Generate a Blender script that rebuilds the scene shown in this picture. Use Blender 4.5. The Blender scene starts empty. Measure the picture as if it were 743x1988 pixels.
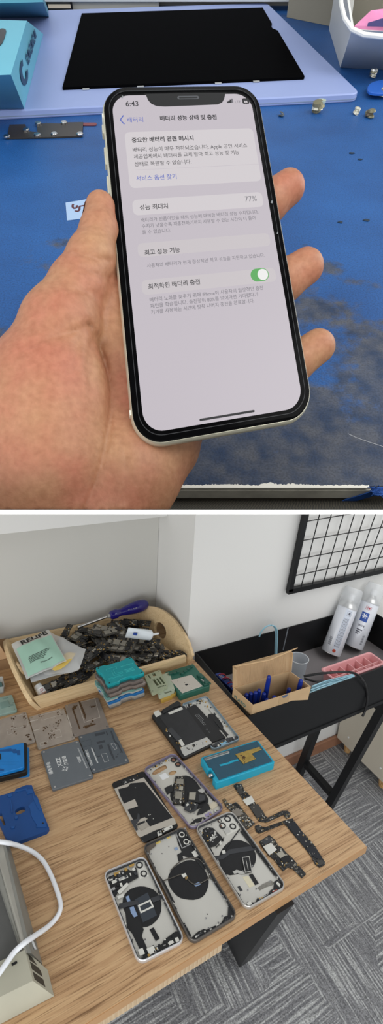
import bpy, math, random
import numpy as np
from mathutils import Matrix, Vector, geometry
random.seed(7)
SC = bpy.context.scene
COL = SC.collection
PI = math.pi
# ------------------------------------------------------------------ camera
F, CX, CY = 860.0, 371.5, 994.0
R = np.array([[0.885341615, -0.461248355, 0.0584823016],
              [-0.094336209, -0.301376396, -0.948827143],
              [0.455270144, 0.834519157, -0.310333486]])   # world -> camera (x right, y down, z forward)
EYE = np.array([0.0, 0.0, 1.53])
cd = bpy.data.cameras.new('camera'); cam = bpy.data.objects.new('camera', cd); COL.objects.link(cam)
cd.sensor_fit = 'VERTICAL'; cd.sensor_height = 24.0; cd.lens = 24.0 * F / 1988.0
cd.clip_start = 0.02; cd.clip_end = 30
m = Matrix.Identity(4)
for i in range(3):
    m[i][0] = R[0, i]; m[i][1] = -R[1, i]; m[i][2] = -R[2, i]; m[i][3] = EYE[i]
cam.matrix_world = m
SC.camera = cam

def cw(x, y, z):            # camera coordinates (x right, y down, z forward) -> world
    return R.T @ np.array([x, y, z], float) + EYE
def ray(px, py):
    return R.T @ np.array([(px - CX) / F, (py - CY) / F, 1.0])

class Frame:
    """affine frame: columns of X are the axes, last column the origin"""
    def __init__(s, o, a, b, c):
        s.X = np.eye(4); s.X[:3, 0] = a; s.X[:3, 1] = b; s.X[:3, 2] = c; s.X[:3, 3] = o
        s.I = np.linalg.inv(s.X)
    def px(s, x, y, h=0.0):                 # where the sight line meets the frame's plane z = h
        o = (s.I @ np.append(EYE, 1))[:3]; d = s.I[:3, :3] @ ray(x, y)
        return o + d * ((h - o[2]) / d[2])
    def tr(s, Z, pts, h=0.0):
        return [tuple(s.px(Z[0] + a * Z[2], Z[1] + b * Z[2], h)[:2]) for a, b in pts]
    def w(s, p):
        return s.X[:3, :3] @ np.array(p, float) + s.X[:3, 3]

F0 = Frame((0, 0, 0), (1, 0, 0), (0, 1, 0), (0, 0, 1))
def VY(px, py, Y):
    w = ray(px, py); return w * ((Y - EYE[1]) / w[1]) + EYE
def VX(px, py, X):
    w = ray(px, py); return w * ((X - EYE[0]) / w[0]) + EYE
def DK(px, py, z): return F0.px(px, py, z)
def zm(Z, pts): return [(Z[0] + a * Z[2], Z[1] + b * Z[2]) for a, b in pts]

def quad(px4, base, h, W=None, L=None, mm=True):
    """frame in millimetres from the pixel corners TL TR BR BL of the top face of a flat thing"""
    p = [DK(x, y, base + h) for x, y in px4]
    c = sum(p) / 4; a = (p[1] - p[0] + p[2] - p[3]) / 2; b = (p[0] - p[3] + p[1] - p[2]) / 2
    W = W or np.linalg.norm(a) * 1000; L = L or np.linalg.norm(b) * 1000
    o = c - a / 2 - b / 2; o[2] = base
    f = Frame(o, a / W, b / L, (0, 0, .001)); f.W = W; f.L = L
    f.c = np.array([c[0], c[1], base])
    return f

# ------------------------------------------------------------------ materials
def lin(c):
    return tuple((v / 255 / 12.92) if v / 255 <= .04045 else ((v / 255 + .055) / 1.055) ** 2.4 for v in c)
MATS = {}
def mat(name, col=(128, 128, 128), rough=.5, metal=0.0, var=0.0, vs=60, bump=0.0, bs=200, trans=0.0, alpha=1.0,
        emit=0.0, spec=.5, ior=1.45, sss=0, coat=0):
    if name in MATS: return MATS[name]
    m = bpy.data.materials.new(name); m.use_nodes = True; MATS[name] = m
    n = m.node_tree.nodes; l = m.node_tree.links; b = n['Principled BSDF']
    c = lin(col) + (1,)
    b.inputs['Base Color'].default_value = c; b.inputs['Roughness'].default_value = rough
    b.inputs['Metallic'].default_value = metal; b.inputs['Specular IOR Level'].default_value = spec
    b.inputs['IOR'].default_value = ior
    if trans: b.inputs['Transmission Weight'].default_value = trans
    if alpha < 1: b.inputs['Alpha'].default_value = alpha
    if coat: b.inputs['Coat Weight'].default_value = coat
    if emit:
        b.inputs['Emission Color'].default_value = c; b.inputs['Emission Strength'].default_value = emit
    if sss:
        b.inputs['Subsurface Weight'].default_value = sss; b.inputs['Subsurface Radius'].default_value = (1, .35, .2)
        b.inputs['Subsurface Scale'].default_value = .004
    tc = None
    if var or bump: tc = n.new('ShaderNodeTexCoord')
    if var:
        t = n.new('ShaderNodeTexNoise'); t.inputs['Scale'].default_value = vs; t.inputs['Detail'].default_value = 5
        l.new(tc.outputs['Object'], t.inputs['Vector'])
        r = n.new('ShaderNodeValToRGB'); r.color_ramp.elements[0].position = .3; r.color_ramp.elements[1].position = .7
        r.color_ramp.elements[0].color = tuple(x * (1 - var) for x in c[:3]) + (1,)
        r.color_ramp.elements[1].color = tuple(min(1, x * (1 + var)) for x in c[:3]) + (1,)
        l.new(t.outputs['Fac'], r.inputs['Fac']); l.new(r.outputs['Color'], b.inputs['Base Color'])
    if bump:
        t = n.new('ShaderNodeTexNoise'); t.inputs['Scale'].default_value = bs; t.inputs['Detail'].default_value = 4
        l.new(tc.outputs['Object'], t.inputs['Vector'])
        u = n.new('ShaderNodeBump'); u.inputs['Strength'].default_value = bump; u.inputs['Distance'].default_value = .001
        l.new(t.outputs['Fac'], u.inputs['Height']); l.new(u.outputs['Normal'], b.inputs['Normal'])
    return m

def ramp(n, stops, const=False):
    r = n.new('ShaderNodeValToRGB'); cr = r.color_ramp
    if const: cr.interpolation = 'CONSTANT'
    while len(cr.elements) < len(stops): cr.elements.new(.5)
    for e, (p, c) in zip(cr.elements, stops):
        e.position = p; e.color = lin(c) + (1,)
    return r

def wood(name, dark, mid, light, scale=1.0, axis=0, pores=.8):
    if name in MATS: return MATS[name]
    m = mat(name, mid, .45, bump=0); n = m.node_tree.nodes; l = m.node_tree.links; b = n['Principled BSDF']
    tc = n.new('ShaderNodeTexCoord'); mp = n.new('ShaderNodeMapping'); l.new(tc.outputs['Object'], mp.inputs['Vector'])
    s = [150 * scale] * 3; s[axis] = 5.5 * scale; mp.inputs['Scale'].default_value = s
    w = n.new('ShaderNodeTexNoise'); w.inputs['Scale'].default_value = 6.0 * scale; w.inputs['Detail'].default_value = 2
    l.new(tc.outputs['Object'], w.inputs['Vector'])
    ad = n.new('ShaderNodeVectorMath'); ad.operation = 'MULTIPLY_ADD'
    l.new(w.outputs['Color'], ad.inputs[0]); ad.inputs[1].default_value = (2.6, 2.6, 2.6); l.new(mp.outputs['Vector'], ad.inputs[2])
    t = n.new('ShaderNodeTexNoise'); t.inputs['Scale'].default_value = 1.0; t.inputs['Detail'].default_value = 6; t.inputs['Roughness'].default_value = .65
    l.new(ad.outputs[0], t.inputs['Vector'])
    r = ramp(n, [(.30, dark), (.43, mid), (.58, light), (.78, mid)]); l.new(t.outputs['Fac'], r.inputs['Fac'])
    # thin dark pores
    mp2 = n.new('ShaderNodeMapping'); l.new(tc.outputs['Object'], mp2.inputs['Vector'])
    s2 = [560 * scale] * 3; s2[axis] = 13 * scale; mp2.inputs['Scale'].default_value = s2
    t2 = n.new('ShaderNodeTexNoise'); t2.inputs['Scale'].default_value = 1.0; t2.inputs['Detail'].default_value = 2
    l.new(mp2.outputs['Vector'], t2.inputs['Vector'])
    r2 = ramp(n, [(.34, (140, 120, 100)), (.46, (255, 255, 255))]); l.new(t2.outputs['Fac'], r2.inputs['Fac'])
    mx = n.new('ShaderNodeMixRGB'); mx.blend_type = 'MULTIPLY'; mx.inputs[0].default_value = pores
    l.new(r.outputs['Color'], mx.inputs[1]); l.new(r2.outputs['Color'], mx.inputs[2]); l.new(mx.outputs[0], b.inputs['Base Color'])
    u = n.new('ShaderNodeBump'); u.inputs['Strength'].default_value = .25; u.inputs['Distance'].default_value = .0006
    l.new(t2.outputs['Fac'], u.inputs['Height']); l.new(u.outputs['Normal'], b.inputs['Normal'])
    return m

def pcb(name, tint=(34, 34, 34), scale=260, bright=.5):
    """a circuit board crowded with tiny dark, grey, silver and gold components"""
    if name in MATS: return MATS[name]
    m = mat(name, tint, .45); n = m.node_tree.nodes; l = m.node_tree.links; b = n['Principled BSDF']
    tc = n.new('ShaderNodeTexCoord'); v = n.new('ShaderNodeTexVoronoi'); v.distance = 'CHEBYCHEV'
    v.inputs['Scale'].default_value = scale; l.new(tc.outputs['Object'], v.inputs['Vector'])
    sp = n.new('ShaderNodeSeparateColor'); l.new(v.outputs['Color'], sp.inputs[0])
    r = ramp(n, [(0, tint), (.40, tuple(v + 16 for v in tint)), (.62, tuple(max(0, v - 10) for v in tint)), (.78, (92, 90, 84)), (.85, tint),
                 (.91, (138, 134, 124)), (.945, tint), (.97, (160, 138, 86))], True)
    l.new(sp.outputs[0], r.inputs['Fac'])
    r2 = ramp(n, [(.55, (255, 255, 255)), (.75, (70, 70, 70))]); 
    ml = n.new('ShaderNodeMath'); ml.operation = 'MULTIPLY'; ml.inputs[1].default_value = 1.6
    l.new(v.outputs['Distance'], ml.inputs[0]); l.new(ml.outputs[0], r2.inputs['Fac'])
    mx = n.new('ShaderNodeMixRGB'); mx.blend_type = 'MULTIPLY'; mx.inputs[0].default_value = .8
    l.new(r.outputs['Color'], mx.inputs[1]); l.new(r2.outputs['Color'], mx.inputs[2]); l.new(mx.outputs[0], b.inputs['Base Color'])
    u = n.new('ShaderNodeBump'); u.inputs['Strength'].default_value = .6; u.inputs['Distance'].default_value = .0008
    l.new(sp.outputs[1], u.inputs['Height']); l.new(u.outputs['Normal'], b.inputs['Normal'])
    return m

# ------------------------------------------------------------------ mesh builder
def rrect(x0, y0, x1, y1, r, n=6):
    out = []
    r = max(1e-6, min(r, (x1 - x0) / 2, (y1 - y0) / 2))
    for cx, cy, a0 in ((x1 - r, y0 + r, -90), (x1 - r, y1 - r, 0), (x0 + r, y1 - r, 90), (x0 + r, y0 + r, 180)):
        for i in range(n + 1):
            a = math.radians(a0 + 90 * i / n); out.append((cx + r * math.cos(a), cy + r * math.sin(a)))
    return out
def ell(cx, cy, rx, ry=None, n=28):
    ry = ry or rx
    return [(cx + rx * math.cos(2 * PI * i / n), cy + ry * math.sin(2 * PI * i / n)) for i in range(n)]
def ccw(p):
    a = sum(p[i][0] * p[(i + 1) % len(p)][1] - p[(i + 1) % len(p)][0] * p[i][1] for i in range(len(p)))
    return list(p) if a > 0 else list(p)[::-1]
def inset(p, d):
    p = ccw(p); n = len(p); out = []
    for i in range(n):
        a = Vector(p[i - 1]); b = Vector(p[i]); c = Vector(p[(i + 1) % n])
        e1 = (b - a); e2 = (c - b)
        if e1.length < 1e-9 or e2.length < 1e-9: out.append(tuple(b)); continue
        e1.normalize(); e2.normalize()
        n1 = Vector((-e1.y, e1.x)); n2 = Vector((-e2.y, e2.x)); k = n1 + n2
        q = k.dot(k)
        if q < .2: k = n1; s = 1
        else: s = 2 / q
        out.append((b.x + k.x * d * s, b.y + k.y * d * s))
    return out
def smooth(pts, it=2, closed=True):
    p = [np.array(q, float) for q in pts]
    for _ in range(it):
        o = []
        n = len(p)
        rng = range(n) if closed else range(n - 1)
        if not closed: o.append(p[0])
        for i in rng:
            a, b = p[i], p[(i + 1) % n]; o += [a * .75 + b * .25, a * .25 + b * .75]
        if not closed: o.append(p[-1])
        p = o
    return [tuple(q) for q in p]
def spline(pts, n=8):
    p = [np.array(q, float) for q in pts]; p = [2 * p[0] - p[1]] + p + [2 * p[-1] - p[-2]]; out = []
    for i in range(1, len(p) - 2):
        for k in range(n):
            t = k / n; a, b, c, d = p[i - 1:i + 3]
            out.append(.5 * (2 * b + (c - a) * t + (2 * a - 5 * b + 4 * c - d) * t * t + (-a + 3 * b - 3 * c + d) * t ** 3))
    out.append(p[-2]); return out

ROOT = {}
class MB:
    def __init__(s, fr=None):
        s.v = []; s.f = []; s.mi = []; s.X = fr.X if fr is not None else np.eye(4)
    def add(s, vs, fs, m=0):
        k = len(s.v); s.v += [tuple(float(c) for c in v) for v in vs]
        for f in fs: s.f.append([k + i for i in f]); s.mi.append(m)
        return s
    def loft(s, rings, m=0, cap0=True, cap1=True, closed=True):
        n = len(rings[0]); vs = [p for r in rings for p in r]; fs = []
        for j in range(len(rings) - 1):
            for i in range(n if closed else n - 1):
                k = (i + 1) % n; fs.append([j * n + i, j * n + k, (j + 1) * n + k, (j + 1) * n + i])
        if cap0: fs.append(list(range(n))[::-1])
        if cap1: fs.append([(len(rings) - 1) * n + i for i in range(n)])
        return s.add(vs, fs, m)
    def prism(s, poly, z0, z1, m=0, bev=0.0, bz=None, bot=0.0):
        p = ccw(poly); rings = []
        z = lambda q, h: [(x, y, h) for x, y in q]
        if bot: rings += [z(inset(p, bot), z0), z(p, z0 + (bz or bot))]
        else: rings.append(z(p, z0))
        if bev: rings += [z(p, z1 - (bz or bev)), z(inset(p, bev), z1)]
        else: rings.append(z(p, z1))
        return s.loft(rings, m)
    def rloft(s, x0, y0, x1, y1, r, prof, m=0, n=6, cap0=True, cap1=True):
        return s.loft([[(x, y, z) for x, y in rrect(x0 + d, y0 + d, x1 - d, y1 - d, max(.0001, r - d), n)] for d, z in prof], m, cap0, cap1)
    def ring(s, outer, inner, z0, z1, m=0, bev=0):
        o, i = ccw(outer), ccw(inner); z = lambda q, h: [(x, y, h) for x, y in q]
        rs = [z(i, z0), z(o, z0)] + ([z(o, z1 - bev), z(inset(o, bev), z1)] if bev else [z(o, z1)]) + [z(i, z1), z(i, z0)]
        return s.loft(rs, m, False, False)
    def holed(s, outer, holes, z0, z1, m=0):
        """flat plate with real holes (constrained triangulation)"""
        loops = [ccw(outer)] + [ccw(h)[::-1] for h in holes]
        sc = max(abs(c) for p in loops[0] for c in p) or 1
        pts = []; edges = []
        for lp in loops:
            k = len(pts); pts += [Vector((x / sc, y / sc)) for x, y in lp]; edges += [(k + i, k + (i + 1) % len(lp)) for i in range(len(lp))]
        v, e, f, *_ = geometry.delaunay_2d_cdt(pts, edges, [], 0, 1e-9)
        def inside(x, y, lp):
            c = False
            for i in range(len(lp)):
                (x1, y1), (x2, y2) = lp[i - 1], lp[i]
                if (y1 > y) != (y2 > y) and x < (x2 - x1) * (y - y1) / (y2 - y1) + x1: c = not c
            return c
        keep = []
        for t in f:
            cx = sum(v[i].x for i in t) / len(t) * sc; cy = sum(v[i].y for i in t) / len(t) * sc
            if inside(cx, cy, loops[0]) and not any(inside(cx, cy, h) for h in loops[1:]): keep.append(list(t))
        s.add([(q.x * sc, q.y * sc, z1) for q in v], keep, m)
        s.add([(q.x * sc, q.y * sc, z0) for q in v], [t[::-1] for t in keep], m)
        for lp in loops:
            n = len(lp); vs = [(x, y, z0) for x, y in lp] + [(x, y, z1) for x, y in lp]
            s.add(vs, [[i, (i + 1) % n, n + (i + 1) % n, n + i] for i in range(n)], m)
        return s
    def box(s, x0, y0, z0, x1, y1, z1, m=0, bev=0.0):
        return s.prism([(x0, y0), (x1, y0), (x1, y1), (x0, y1)], z0, z1, m, bev)
    def hexa(s, b4, t4, m=0):          # four bottom, four top points (ccw seen from above)
        return s.loft([list(map(tuple, b4)), list(map(tuple, t4))], m)
    def cyl(s, c, r, z0, z1, m=0, n=20, r1=None, bev=0):
        r1 = r if r1 is None else r1
        prof = [(r, z0), (r1, z1)] if not bev else [(r, z0), (r1, z1 - bev), (r1 - bev, z1)]
        return s.loft([[(c[0] + q * math.cos(2 * PI * i / n), c[1] + q * math.sin(2 * PI * i / n), z) for i in range(n)] for q, z in prof], m)
    def lathe(s, prof, o, ax, m=0, n=24, cap0=True, cap1=True):
        ax = Vector(ax).normalized(); u = ax.orthogonal().normalized(); w = ax.cross(u); o = Vector(o)
        rings = [[tuple(o + ax * z + (u * math.cos(2 * PI * i / n) + w * math.sin(2 * PI * i / n)) * r) for i in range(n)] for r, z in prof]
        return s.loft(rings, m, cap0, cap1)
    def tube(s, pts, r, m=0, n=10, cap=True):
        p = [Vector(q) for q in pts]; rings = []; u = None
        rr = r if isinstance(r, (list, tuple)) else [r] * len(p)
        for i, q in enumerate(p):
            t = (p[min(i + 1, len(p) - 1)] - p[max(i - 1, 0)]).normalized()
            u = t.orthogonal().normalized() if u is None else (u - t * u.dot(t)).normalized()
            w = t.cross(u)
            rings.append([tuple(q + (u * math.cos(2 * PI * k / n) + w * math.sin(2 * PI * k / n)) * rr[i]) for k in range(n)])
        return s.loft(rings, m, cap, cap)
    def bar(s, a, b, wdt, hgt, up=(0, 0, 1), m=0):
        a, b = Vector(a), Vector(b); t = (b - a).normalized(); u = Vector(up); u = (u - t * u.dot(t)).normalized(); w = t.cross(u)
        r = lambda q: [tuple(q + w * i * wdt / 2 + u * j * hgt / 2) for i, j in ((-1, -1), (1, -1), (1, 1), (-1, 1))]
        return s.loft([r(a), r(b)], m)
    def strip(s, pts, wdt, z0, z1, m=0):      # flat ribbon along a path in the frame's plane
        p = [Vector(q[:2]) for q in pts]; lft = []; rgt = []
        for i in range(len(p)):
            t = (p[min(i + 1, len(p) - 1)] - p[max(i - 1, 0)]).normalized(); nn = Vector((-t.y, t.x)) * wdt / 2
            lft.append(tuple(p[i] + nn)); rgt.append(tuple(p[i] - nn))
        for i in range(len(p) - 1):
            s.prism([rgt[i], rgt[i + 1], lft[i + 1], lft[i]], z0, z1, m)
        return s
    def grid(s, fn, nu, nv, m=0):
        vs = [fn(i / nu, j / nv) for j in range(nv + 1) for i in range(nu + 1)]
        fs = [[j * (nu + 1) + i, j * (nu + 1) + i + 1, (j + 1) * (nu + 1) + i + 1, (j + 1) * (nu + 1) + i] for j in range(nv) for i in range(nu)]
        return s.add(vs, fs, m)
    def build(s, name, mats, parent=None, angle=35, label=None):
        v = np.array(s.v); v = v @ s.X[:3, :3].T + s.X[:3, 3]
        f = s.f
        if np.linalg.det(s.X[:3, :3]) < 0: f = [q[::-1] for q in f]
        if parent is None:
            lo, hi = v.min(0), v.max(0); o = np.array([(lo[0] + hi[0]) / 2, (lo[1] + hi[1]) / 2, lo[2]])
            M = np.eye(4); M[:3, 3] = o
        else: M = ROOT[parent.name]
        I = np.linalg.inv(M); v = v @ I[:3, :3].T + I[:3, 3]
        me = bpy.data.meshes.new(name); me.from_pydata(v.tolist(), [], f); me.update()
        if not isinstance(mats, (list, tuple)): mats = [mats]
        for q in mats: me.materials.append(q)
        me.polygons.foreach_set('material_index', s.mi)
        if angle:
            me.polygons.foreach_set('use_smooth', [True] * len(me.polygons)); me.set_sharp_from_angle(angle=math.radians(angle))
        ob = bpy.data.objects.new(name, me); COL.objects.link(ob); ROOT[ob.name] = M
        if parent is None: ob.matrix_world = Matrix(M.tolist())
        else: ob.parent = parent
        if label: ob['label'] = label
        return ob

def tag(o, label, cat, group=None, kind=None):
    o['label'] = label; o['category'] = cat
    if group: o['group'] = group
    if kind: o['kind'] = kind
    return o
def thing(name, label, cat, M, group=None):
    """an Empty at the thing's base; M a 3-vector or a 4x4 matrix"""
    o = bpy.data.objects.new(name, None); COL.objects.link(o); o.empty_display_size = .02
    A = np.eye(4)
    if np.shape(M) == (3,): A[:3, 3] = M
    else: A = np.array(M, float)
    o.matrix_world = Matrix(A.tolist()); ROOT[o.name] = A
    return tag(o, label, cat, group)
def structure(name, mb, mats, parent=None):
    o = mb.build(name, mats, parent)
    o['kind'] = 'structure'
    return o
def copy_tree(o, parent=None):
    c = o.copy(); COL.objects.link(c)
    if parent is not None: c.parent = parent
    for ch in [q for q in bpy.data.objects if q.parent == o and q != c]: copy_tree(ch, c)
    return c

def text_mesh(s, bold=0.0):
    cu = bpy.data.curves.new('writing', 'FONT'); cu.body = s; cu.offset = bold; cu.resolution_u = 3
    o = bpy.data.objects.new('writing', cu); me = bpy.data.meshes.new_from_object(o)
    v = np.array([q.co[:] for q in me.vertices]).reshape(-1, 3); f = [list(p.vertices) for p in me.polygons]
    bpy.data.objects.remove(o); bpy.data.curves.remove(cu); bpy.data.meshes.remove(me)
    return v, f
def put_text(mb, s, pl, pr, z, m=0, bold=0.0, hscale=1.0):
    """lay the words s in the builder's plane from baseline point pl to baseline point pr"""
    v, f = text_mesh(s, bold)
    if not len(v): return
    x0, x1 = v[:, 0].min(), v[:, 0].max(); a = np.array(pl[:2], float); d = np.array(pr[:2], float) - a
    k = np.linalg.norm(d) / (x1 - x0); u = d / np.linalg.norm(d); w = np.array([-u[1], u[0]])
    mb.add([tuple(a + u * (q[0] - x0) * k + w * q[1] * k * hscale) + (z,) for q in v], f, m)
def clutter(mb, poly, n, z0, zr, size, ms, rot=0.0, rnd=random):
    """small chips and connectors strewn inside a polygon"""
    xs = [p[0] for p in poly]; ys = [p[1] for p in poly]; k = 0; t = 0
    while k < n and t < n * 30:
        t += 1; x = rnd.uniform(min(xs), max(xs)); y = rnd.uniform(min(ys), max(ys)); c = False
        for i in range(len(poly)):
            (x1, y1), (x2, y2) = poly[i - 1], poly[i]
            if (y1 > y) != (y2 > y) and x < (x2 - x1) * (y - y1) / (y2 - y1) + x1: c = not c
        if not c: continue
        a = rnd.uniform(*size) / 2; b = rnd.uniform(*size) / 2; cs, sn = math.cos(rot), math.sin(rot)
        q = [(x + i * a * cs - j * b * sn, y + i * a * sn + j * b * cs) for i, j in ((-1, -1), (1, -1), (1, 1), (-1, 1))]
        mb.prism(q, z0, z0 + rnd.uniform(*zr), rnd.choice(ms)); k += 1
    return mb
DESK = .75
# ================================================================== the lower room: setting
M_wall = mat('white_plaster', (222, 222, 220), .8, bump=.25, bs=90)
M_black = mat('black_metal', (22, 23, 25), .42, spec=.4)
M_blackp = mat('black_plastic', (17, 18, 20), .5)
M_white = mat('white_plastic', (226, 228, 230), .4)
M_silver = mat('silver_metal', (196, 196, 192), .34, .55)
M_steel = mat('polished_steel', (185, 185, 185), .22, 1.0)
M_oak = wood('oak_laminate', (138, 106, 75), (175, 140, 103), (194, 161, 122), 1.0, 0, .65)
M_ply = wood('pale_plywood', (206, 176, 132), (218, 190, 147), (224, 198, 156), .8, 0, .25)

def carpet():
    m = mat('striped_carpet', (120, 120, 122), .95); n = m.node_tree.nodes; l = m.node_tree.links; b = n['Principled BSDF']
    tc = n.new('ShaderNodeTexCoord'); mp = n.new('ShaderNodeMapping'); l.new(tc.outputs['Object'], mp.inputs['Vector'])
    mp.inputs['Location'].default_value = (.05, .1, 0)
    ch = n.new('ShaderNodeTexChecker'); ch.inputs['Scale'].default_value = 6.0; l.new(mp.outputs['Vector'], ch.inputs['Vector'])
    ch2 = n.new('ShaderNodeTexVoronoi'); ch2.distance = 'CHEBYCHEV'; ch2.inputs['Scale'].default_value = 5.5; ch2.inputs['Randomness'].default_value = .75
    l.new(mp.outputs['Vector'], ch2.inputs['Vector'])
    s2 = n.new('ShaderNodeSeparateColor'); l.new(ch2.outputs['Color'], s2.inputs[0])
    gt = n.new('ShaderNodeMath'); gt.operation = 'GREATER_THAN'; gt.inputs[1].default_value = .5; l.new(s2.outputs[0], gt.inputs[0])
    cols = []
    for sc in ((12, 330, 1), (330, 12, 1)):
        q = n.new('ShaderNodeMapping'); q.inputs['Scale'].default_value = sc; l.new(tc.outputs['Object'], q.inputs['Vector'])
        t = n.new('ShaderNodeTexNoise'); t.inputs['Scale'].default_value = .55; t.inputs['Detail'].default_value = 1.5
        l.new(q.outputs['Vector'], t.inputs['Vector']); cols.append(t)
    mx = n.new('ShaderNodeMixRGB'); l.new(gt.outputs[0], mx.inputs[0]); l.new(cols[0].outputs['Fac'], mx.inputs[1]); l.new(cols[1].outputs['Fac'], mx.inputs[2])
    r = ramp(n, [(.38, (126, 127, 131)), (.52, (146, 147, 150)), (.62, (192, 194, 194))]); l.new(mx.outputs[0], r.inputs['Fac'])
    f = n.new('ShaderNodeTexNoise'); f.inputs['Scale'].default_value = 330; f.inputs['Detail'].default_value = 2; l.new(tc.outputs['Object'], f.inputs['Vector'])
    r2 = ramp(n, [(.3, (140, 140, 140)), (.66, (255, 255, 255))]); l.new(f.outputs['Fac'], r2.inputs['Fac'])
    m2 = n.new('ShaderNodeMixRGB'); m2.blend_type = 'MULTIPLY'; m2.inputs[0].default_value = .8
    l.new(r.outputs['Color'], m2.inputs[1]); l.new(r2.outputs['Color'], m2.inputs[2]); l.new(m2.outputs[0], b.inputs['Base Color'])
    u = n.new('ShaderNodeBump'); u.inputs['Strength'].default_value = .6; u.inputs['Distance'].default_value = .004
    l.new(f.outputs['Fac'], u.inputs['Height']); l.new(u.outputs['Normal'], b.inputs['Normal'])
    return m
YW, YN, XC = .942, 1.168, .527          # main wall, niche back wall, column side
structure('floor', MB().box(-2.2, -1.6, -.05, 3.0, 1.4, 0), carpet())
YL = 1.03                                # below the trough the wall stands a little further back
structure('wall_back', MB().loft([[(x, y, z) for y, z in ((YW, 1.52), (YW, .5), (YL, .47), (YL, 0), (1.4, 0), (1.4, 1.52))] for x in (3.0, XC)]), M_wall)
structure('wall_niche', MB().box(-2.2, YN, 0, XC - .001, 1.4, 1.52), mat('shaded_white_plaster', (196, 195, 190), .8, bump=.25, bs=90))  # same white as the other walls, with the niche's shade put into the colour
so = VY(292, 1004, YN - .06)[2]; so0 = VY(0, 1039, YN - .06)[2]
structure('trim_soffit', MB().prism([(-2.2, YN - .06), (XC - .001, YN - .06), (XC - .001, YN - .0005), (-2.2, YN - .0005)], (so + so0) / 2, 1.52), M_wall)
bz = .05
structure('baseboard_back', MB().box(.58, YL - .014, 0, 3.0, YL - .001, bz, 0, .003), mat('brown_baseboard', (150, 108, 84), .6, var=.12, vs=20))

# ------------------------------------------------------------------ desk
C1 = DK(711, 1643, DESK); C2 = DK(371, 1275, DESK); C3 = DK(178, 1979, DESK)
e = (C2 - C1) / (C2[1] - C1[1]); yb = YW - .004; P2 = C1 + e * (yb - C1[1])
g = (C3 - C1) / (C3[0] - C1[0]); P0 = C1 + g * (-.62 - C1[0])
top = [tuple(P0[:2]), tuple(C1[:2]), tuple(P2[:2]), (XC - .004, yb), (XC - .004, YN - .004), (-.62, YN - .004)]
desk = thing('desk', 'oak-look desk with black metal legs and a tray and phone parts on top', 'desk', (0.05, .75, 0))
MB().prism(top, DESK - .0145, DESK, 0).build('tabletop', M_oak, desk)
band = mat('edge_band', (176, 138, 98), .4, var=.06, vs=8)
nb = np.array([-g[1], g[0]]) / np.hypot(g[0], g[1])
MB().prism([tuple(P0[:2] - nb * .0012), tuple(C1[:2] - nb * .0012), tuple(C1[:2]), tuple(P0[:2])], DESK - .0147, DESK - .0008, 0).build('edge_band', band, desk, label='lighter front edge band')
# splayed flat steel legs
def leg(a, b, w, t):
    return MB().loft([[(q[0], q[1], q[2]), (q[0] + t, q[1], q[2]), (q[0] + t, q[1] + w, q[2]), (q[0], q[1] + w, q[2])] for q in (a, b)])
f1 = DK(464, 1879, 0.0); t1 = DK(538, 1776, DESK - .015)
v = (t1 - f1) / (t1[2] - f1[2])
leg(f1, (t1[0], t1[1] , DESK - .0149), .11, .034).build('leg', M_black, desk)
leg((f1[0] - .02, .80, 0), (t1[0] - .02, .78, DESK - .0149), .09, .03).build('leg', M_black, desk)
MB().bar((-.6, .62, DESK - .04), (t1[0], t1[1] + .06, DESK - .04), .03, .05).build('rail', M_black, desk)

zc_ = .668
bx = DK(429, 1846, zc_); by = DK(340, 1896, zc_)
crd = mat('corrugated_card', (190, 168, 138), .85, var=.06, vs=30)
b = thing('cardboard_box', 'flat corrugated cardboard box tucked beneath the desk top behind its front edge', 'box', (bx[0] - .2, bx[1] + .1, zc_))
mb = MB(); mb.box(bx[0] - .36, bx[1], zc_, bx[0], bx[1] + .2, DESK - .0235)
for k in range(51): mb.box(bx[0] - .358 + k * .007, bx[1] - .0012, zc_ + .002, bx[0] - .3545 + k * .007, bx[1] + .0005, DESK - .026)
mb.build('body', crd, b)
MB().box(bx[0] - .355, bx[1] + .002, DESK - .0233, bx[0] - .005, bx[1] + .10, DESK - .0197).build('flap', mat('card_light', (206, 190, 164), .85), b)

# ------------------------------------------------------------------ black trough table (rack) beside the desk
yf = DK(478, 1393, DESK)[1]; zb = .624; x0 = .5455 + .03; x1 = 1.245
x0 = max(C1[0], C2[0]) + .006
x0 = .552
def edge_x(y): return (C1 + e * (y - C1[1]))[0]
rk = thing('trough_table', 'black metal trough table with thin trestle legs beside the oak desk', 'table', (.9, .8, 0))
xl = edge_x(yf) + .0045
MB().hexa([(xl, yf, zb), (x1, yf, zb), (x1, yf + .003, zb), (xl, yf + .003, zb)], [(xl, yf, DESK), (x1, yf, DESK), (x1, yf + .003, DESK), (xl, yf + .003, DESK)]).build('front_panel', M_black, rk)
MB().box(xl, yf - .0025, zb - .012, x1, yf + .02, zb - .0005).build('lower_lip', M_black, rk)
MB().hexa([(xl, YW - .005, zb), (x1, YW - .005, zb), (x1, YW - .002, zb), (xl, YW - .002, zb)], [(xl, YW - .005, DESK), (x1, YW - .005, DESK), (x1, YW - .002, DESK), (xl, YW - .002, DESK)]).build('back_panel', M_black, rk)
MB().box(xl, yf + .0035, zb, xl + .003, YW - .0055, DESK).build('end_panel', M_black, rk)
MB().box(x1 - .003, yf + .0035, zb, x1, YW - .0055, DESK).build('end_panel', M_black, rk)
MB().box(xl + .0035, yf + .0035, zb, x1 - .0035, YW - .0055, zb + .012).build('shelf', mat('grey_laminate', (126, 122, 124), .5), rk)
XL = 1.085; ztop = zb - .0125
a = VX(738, 1385, XL); c = VX(638, 1565, XL); 
a2 = VX(590, 1427, XL); c2 = VX(561, 1485, XL); b1 = VX(572, 1466, XL); b2 = VX(647, 1536, XL)
s = (a - c) / (a[2] - c[2]); s2 = (a2 - c2) / (a2[2] - c2[2])
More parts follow.
